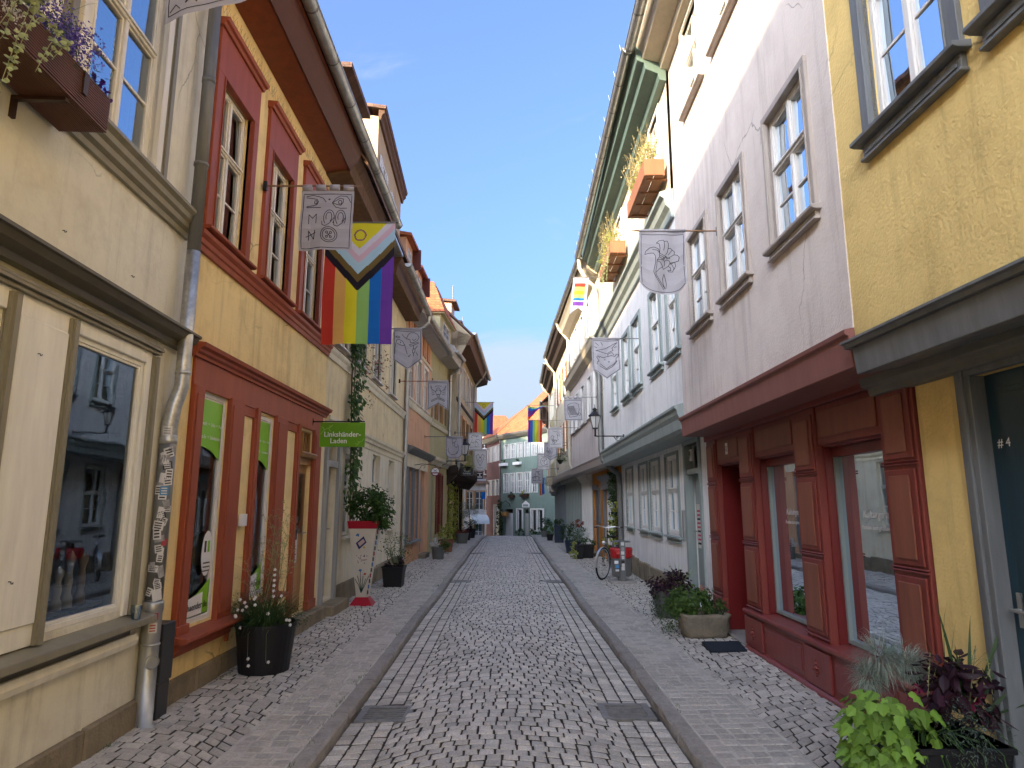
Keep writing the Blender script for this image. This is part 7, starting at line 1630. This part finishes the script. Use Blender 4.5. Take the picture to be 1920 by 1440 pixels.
# flower boxes -----------------------------------------------------------------------------------
F = Fac(-2.13, -7, -2.719, 5.41, 1)
r = root('flower_box', (F.P(2.6,.2,0).x, 2.6, 3.72), 'ribbed brown window box with lavender, violet and white trailing flowers, top left', 'flower box')
BXW = wood('ribbed_brown_wood', (.13,.050,.028), rough=.6, var=.25); BXD = wood('dark_box_wood', (.045,.02,.012))
mb = MB(); y0, y1 = 1.6, 3.55
mb.fbox(F, y0, y1, .03, .29, 3.735, 3.745); mb.fbox(F, y0, y1, .285, .295, 3.74, 3.935); mb.fbox(F, y0, y1, .02, .03, 3.74, 3.93); mb.fbox(F, y1-.01, y1, .03, .285, 3.74, 3.93)
mb.build('box', BXD, r)
mb = MB()
for k in range(14): z = 3.742+k*.0142; mb.fbox(F, y0, y1+.006, .295, .303, z, z+.0085)
for k in range(20): o_ = .035+k*.0135; mb.fbox(F, y0, y1+.006, o_, o_+.0085, 3.725, 3.735)
mb.build('ribbed_cladding', BXW, r)
mb = MB(); 
for yy in (2.55, 3.28): mb.fbox(F, yy, yy+.04, .303, .315, 3.80, 3.93)
mb.build('clips', BXD, r)
for yy in (2.35, 3.2): mb = MB(); mb.fbox(F, yy, yy+.03, .0, .28, 3.70, 3.722); mb.fbox(F, yy, yy+.03, .0, .02, 3.6, 3.722); mb.build('bracket', BXD, r)
mb = MB(); P = F.P
cloud(mb, P(3.05,.2,4.0), (.16,.45,.16), 1500, .03, .012, 'narrow', hollow=.2); mb.build('foliage', MID, r, recalc=False)
mb = MB(); cloud(mb, P(3.12,.22,4.06), (.17,.36,.17), 3000, .017, .013, 'diamond', hollow=.2, clumps=60); mb.build('lavender_flowers', LVF, r, recalc=False)
mb = MB(); cloud(mb, P(3.53,.28,3.90), (.07,.07,.13), 90, .035, .03, 'oval', hollow=.2); mb.build('violet_flowers', VFL, r, recalc=False)
mb = MB(); cloud(mb, P(2.68,.33,3.83), (.04,.10,.09), 240, .014, .010, 'diamond', hollow=.1); cloud(mb, P(2.45,.33,3.75), (.04,.12,.06), 160, .014, .010, 'diamond', hollow=.1); mb.build('white_flowers', WFL, r, recalc=False)
mb = MB()
for k, (yy, L_) in enumerate(((2.74,.62),(2.78,.52),(2.95,.36),(3.0,.26),(2.7,.30),(3.05,.22),(2.86,.2),(2.66,.7))):
    a = P(yy,.30,3.98); pts = [a, a+F.n*.06+V((0,.02,-.05)), a+F.n*.07+V((0,-.05,-L_*.5)), a+F.n*.06+V((0,-.10-.1*(k==7),-L_))]; mb.tube(pts, .0022, 4, 1, cap=False)
    for q in range(int(L_*55)):
        t_ = rnd.random(); i = min(2, int(t_*3)); p = pts[i].lerp(pts[i+1], t_*3-i); leaf(mb, p, (V((.7,-.6,.3))+rv(.5)).normalized(), rv(), .026, .026, 'oval', 0)
cloud(mb, P(2.78,.26,4.05), (.13,.14,.12), 260, .035, .03, 'oval')
mb.build('trailing_leaves', [VARI, STRAW], r, recalc=False)
mb = MB(); 
for k in range(16): blade(mb, P(3.0+rnd.uniform(-.3,.2),.15,4.0), (rnd.uniform(-.2,.5),rnd.uniform(-.4,.4),1.2), .45, .008, .8, 5)
mb.build('grass_leaves', GRAS, r, recalc=False)
# orange boxes on the lilac house
BOXO = wood('orange_box_wood', (.27,.115,.05), rough=.6, var=.25); FT = Fac(2.36, 8.93, 2.48, 17.2, -1)
for (y0, y1, z, o0, lb) in ((9.0,10.5,6.32,.06,'orange wooden flower box with straw coloured plants, nearer one under the green eave'),(12.5,14.3,6.50,.06,'orange wooden flower box with trailing dry plants, farther one under the green eave')):
    r = root('flower_box', (FT.P(y0,.2,0).x, (y0+y1)/2, z), lb, 'flower box', 'orange flower boxes under the green eave'); mb = MB()
    mb.fbox(FT, y0, y1, o0, o0+.02, z, z+.26); mb.fbox(FT, y0, y1, o0+.28, o0+.30, z, z+.26); mb.fbox(FT, y0, y0+.02, o0+.02, o0+.28, z, z+.26); mb.fbox(FT, y1-.02, y1, o0+.02, o0+.28, z, z+.26)
    for k in range(2): mb.fbox(FT, y0, y1, o0+.02+.135*k, o0+.145+.135*k, z+.0, z+.02)
    for k in range(4): yy = y0+.1+k*(y1-y0-.25)/3; mb.fbox(FT, yy, yy+.04, o0-.05, o0+.25, z-.025, z-.003)
    mb.build('box', BOXO, r, bevel=.003); mb = MB()
    for q in range(9): yc = y0+.15+(y1-y0-.3)*q/8; hh = .22+.18*abs(sin(q*1.3+y0)); cloud(mb, FT.P(yc,.24,z+.22+hh*.6), (.15,.16,hh), 170, .035, .018, 'oval', hollow=.1, clumps=16)
    mb.build('foliage', YGR, r, recalc=False); mb = MB()
    for k in range(90):
        a = FT.P(rnd.uniform(y0+.05,y1-.05),rnd.uniform(.15,.3),z+.24); b = a+V((rnd.uniform(-.2,.1),rnd.uniform(-.2,.2),rnd.uniform(.25,.72))); mb.tube([a,a.lerp(b,.5)+rv(.04),b],.0035,3,cap=False)
        for q in range(9): leaf(mb, a.lerp(b,rnd.random())+rv(.04), rv(), rv(), .035, .018, 'oval')
    mb.build('dry_stalks', DRY, r, recalc=False)
    if y0 > 11:
        mb = MB()
        for k in range(12):
            a = FT.P(y0+rnd.uniform(.1,1.4),.36,z+.22); e = a+V((-.04,0,-rnd.uniform(.3,.85))); mb.tube([a,e],.003,3,cap=False)
            for q in range(20): leaf(mb, a.lerp(e,rnd.random())+rv(.03), rv(), rv(), .03, .018, 'oval')
        mb.build('trailing_leaves', VARI, r, recalc=False)
# boxes and baskets far away
FG = Front(-.45, 54, 3.6, 47.2)
for (u0, u1, z, m_, lb) in ((940,953,4.80,SIGNW,'white flower box under the top left window of the green house'),(966,979,4.80,SIGNW,'white flower box under the third top window of the green house'),(957,966,2.30,BXD,'dark flower box under the second window of the green house'),(979,993,2.35,BXD,'wooden flower box with pale flowers under the fourth window of the green house')):
    a, b = bay(u0, u1); a = max(a, -.44); r = root('flower_box', (a, FG.P(a,.2,0).y, z), lb, 'flower box', 'flower boxes on the green house'); mb = MB(); mb.fbox(FG, a, b, .02, .26, z-.22, z); mb.build('box', m_, r, bevel=.01)
    mb = MB(); cloud(mb, FG.P((a+b)/2,.15,z+.12), ((b-a)*.45,.1,.14), 120, .08, .05); mb.build('foliage', YGR if u0 > 975 else DKG, r, recalc=False)
a, b = bay(946, 963); r = root('bracket_basket', (a, 52.5, .7), 'wicker basket hanging from a curved iron bracket on the green house', 'hanging basket'); mb = MB(); mb.lathe(FG.P((a+b)/2,.35,.55), [(.02,0),(.25,.15),(.33,.45),(.30,.45),(.0,.3)], 14); mb.build('basket', OAK, r)
mb = MB(); q = FG.P((a+b)/2,.35,1.1); mb.tube([q+V((-.35,0,.0)),q+V((-.3,0,.45)),q+V((0,0,.75)),q+V((.3,0,.55)),q+V((.4,0,.3))], .025, 6); mb.build('bracket', BLACK, r)
for (x_, yy, z, R_, lb, m_) in ((1.0,51.3,-1.3,.35,'red pot with small green plant before the green house door',PCR),(1.75,50.0,-1.3,.38,'dark pot with a tall narrow plant right of the pale door of the green house',PBL),(2.6,48.3,-1.3,.4,'blue box planter under the right windows of the green house',PBLU)):
    simple(lb, (x_,yy-.5,z), 0, R_*.6, .4, [('foliage',DKG,(0,0,.75),(R_,.2,.4),260,.10,.06,'oval')], m_)
r = root('small_tree', (-.5,53,-1.5), 'narrow dark evergreen standing between the rose and the green house', 'tree'); mb = MB()
for k in range(10): cloud(mb, (-.55,53.2,-1.0+k*.3), (.34-.02*k,.3,.22), 110, .12, .07, 'oval', clumps=6)
mb.build('crown', DKG, r, recalc=False); mb = MB(); mb.tube([(-.55,53.2,-1.6),(-.55,53.2,1)], .04, 6); mb.build('trunk', BROWNB, r)
for (x_, yy, z, lb) in ((-1.42,24.5,3.0,'hanging plant with drooping leaves under the left lantern'),(2.08,26,3.35,'leafy hanging basket on the right above the small lantern')):
    r = root('hanging_plant', (x_,yy,z), lb, 'hanging plant', 'hanging plants'); mb = MB(); cloud(mb, (x_,yy,z+.1), (.24,.2,.28), 520, .10, .03, 'narrow', hollow=.1); mb.build('foliage', YGR if x_ < 0 else MID, r, recalc=False)
    mb = MB(); mb.lathe((x_,yy,z-.22), [(.05,0),(.13,.14),(.14,.16),(0,.12)], 10); mb.tube([(x_,yy,z+.5),(x_,yy,z-.1)], .006, 4); mb.tube([(x_,yy,z+.5),(x_+(.6 if x_ > 0 else -.6),yy,z+.5)], .01, 5); mb.build('basket', BLACK, r)

# weeds and moss in the seams between pavement and walls
mb = MB()
for k in range(420):
    s = rnd.choice((-1, 1)); y = rnd.uniform(3.5, 26); x = (-2.66 if s < 0 else 2.66+.02*(y-5))
    if s < 0 and y > 22: x = -2.5
    if rnd.random() < .45: x = s*(kx(y, 1)+rnd.uniform(.125,.16))
    y0_ = y; c_ = V((x-s*rnd.uniform(.0,.05), y0_, pav_z(x, y0_)))
    for q in range(rnd.randint(4, 12)): blade(mb, c_+V((rnd.uniform(-.02,.02),rnd.uniform(-.04,.04),-.005)), (rnd.uniform(-.6,.6),rnd.uniform(-.6,.6),1), rnd.uniform(.012,.05), .004, rnd.uniform(.2,1.5), 3)
o = mb.build('weeds', MID, recalc=False); o['kind'] = 'stuff'
for k, (x_, y_) in enumerate(((2.05,6.0),(2.16,6.35),(2.35,5.6),(-2.1,7.5),(-2.35,6.2),(1.75,4.9))):
    mb = MB(); leaf(mb, V((x_,y_,pav_z(x_,y_)+.012)), V((0,0,1)), rv(), .03, .02, 'oval'); o = mb.build('fallen_petal' if k < 4 else 'fallen_leaf', WFL if k < 4 else DRY, recalc=False)
    tag(o, ('small white petal lying on the pavement setts' if k < 4 else 'small dry straw coloured leaf lying on the pavement setts'), ('petal' if k < 4 else 'leaf'), ('white petals on the pavement' if k < 4 else 'dry leaves on the pavement'))
# ---------------------------------------------------------------- camera, sun, sky
fpx = 1248.; cam_pitch = math.atan(225/fpx); cam_yaw = math.atan(10/1268.)
cd = bpy.data.cameras.new('camera'); cam = bpy.data.objects.new('camera', cd); COL.objects.link(cam)
cam.location = (0, 0, 1.6); cam.rotation_euler = (pi/2+cam_pitch, 0, -cam_yaw)
cd.sensor_width = 36; cd.lens = 36*fpx/1920; cd.clip_end = 3000; cd.clip_start = .05
SC.camera = cam
sd = V((.58, .74, -.318)).normalized()          # the way the light travels
su = bpy.data.lights.new('sun', 'SUN'); so_ = bpy.data.objects.new('sun', su); COL.objects.link(so_)
su.energy = SUN_E; su.angle = radians(.55); su.color = (1, .76, .47)
so_.rotation_euler = sd.to_track_quat('-Z', 'Y').to_euler(); so_.location = (0, 0, 30)
w = bpy.data.worlds.new('World'); SC.world = w; w.use_nodes = True
t = w.node_tree; t.nodes.clear(); L = t.links.new
out = node(t, 'ShaderNodeOutputWorld'); bg = node(t, 'ShaderNodeBackground'); L(bg.outputs[0], out.inputs[0])
sky = node(t, 'ShaderNodeTexSky', sky_type='NISHITA'); sky.sun_disc = False
sky.sun_elevation = math.asin(-sd.z); sky.sun_rotation = atan2(-sd.x, -sd.y)
sky.air_density = 0.65; sky.dust_density = 10.0; sky.ozone_density = 5.0
bg.inputs[1].default_value = SKY_E
# thin clouds low over the end of the street
tc = node(t, 'ShaderNodeTexCoord'); mp = node(t, 'ShaderNodeMapping'); mp.inputs['Scale'].default_value = (3, 3, 9); mp.inputs['Location'].default_value = (.3, 0, .2)
L(tc.outputs['Generated'], mp.inputs[0])
n1 = node(t, 'ShaderNodeTexNoise'); n1.inputs['Scale'].default_value = 1.6; n1.inputs['Detail'].default_value = 8; n1.inputs['Roughness'].default_value = .6; n1.inputs['Distortion'].default_value = .6
L(mp.outputs[0], n1.inputs['Vector'])
sx = node(t, 'ShaderNodeSeparateXYZ'); L(tc.outputs['Generated'], sx.inputs[0])
h = node(t, 'ShaderNodeMapRange', interpolation_type='SMOOTHSTEP'); h.inputs[1].default_value = .31; h.inputs[2].default_value = .16; h.inputs[3].default_value = 0; h.inputs[4].default_value = 1.0
L(sx.outputs[2], h.inputs[0])
ad = node(t, 'ShaderNodeMath', operation='MULTIPLY_ADD'); L(h.outputs[0], ad.inputs[0]); ad.inputs[1].default_value = .42; L(n1.outputs[0], ad.inputs[2])
cr = node(t, 'ShaderNodeMapRange', interpolation_type='SMOOTHSTEP'); cr.inputs[1].default_value = .60; cr.inputs[2].default_value = .90; cr.inputs[4].default_value = .75
L(ad.outputs[0], cr.inputs[0])
mx = node(t, 'ShaderNodeMix', data_type='RGBA'); L(cr.outputs[0], mx.inputs[0]); L(sky.outputs[0], mx.inputs[6]); mx.inputs[7].default_value = (*CLOUD, 1)
L(mx.outputs[2], bg.inputs[0])
vs_ = SC.view_settings; vs_.view_transform = 'Standard'; vs_.look = 'None'; vs_.exposure = EXPO; vs_.gamma = 1; vs_.use_curve_mapping = False
SC.cycles.use_denoising = True
SC.cycles.max_bounces = 8; SC.cycles.transparent_max_bounces = 16; SC.cycles.diffuse_bounces = 5; SC.cycles.glossy_bounces = 4
SC.cycles.caustics_reflective = False; SC.cycles.caustics_refractive = False
SC.cycles.sample_clamp_indirect = 6
SC.cycles.use_adaptive_sampling = True
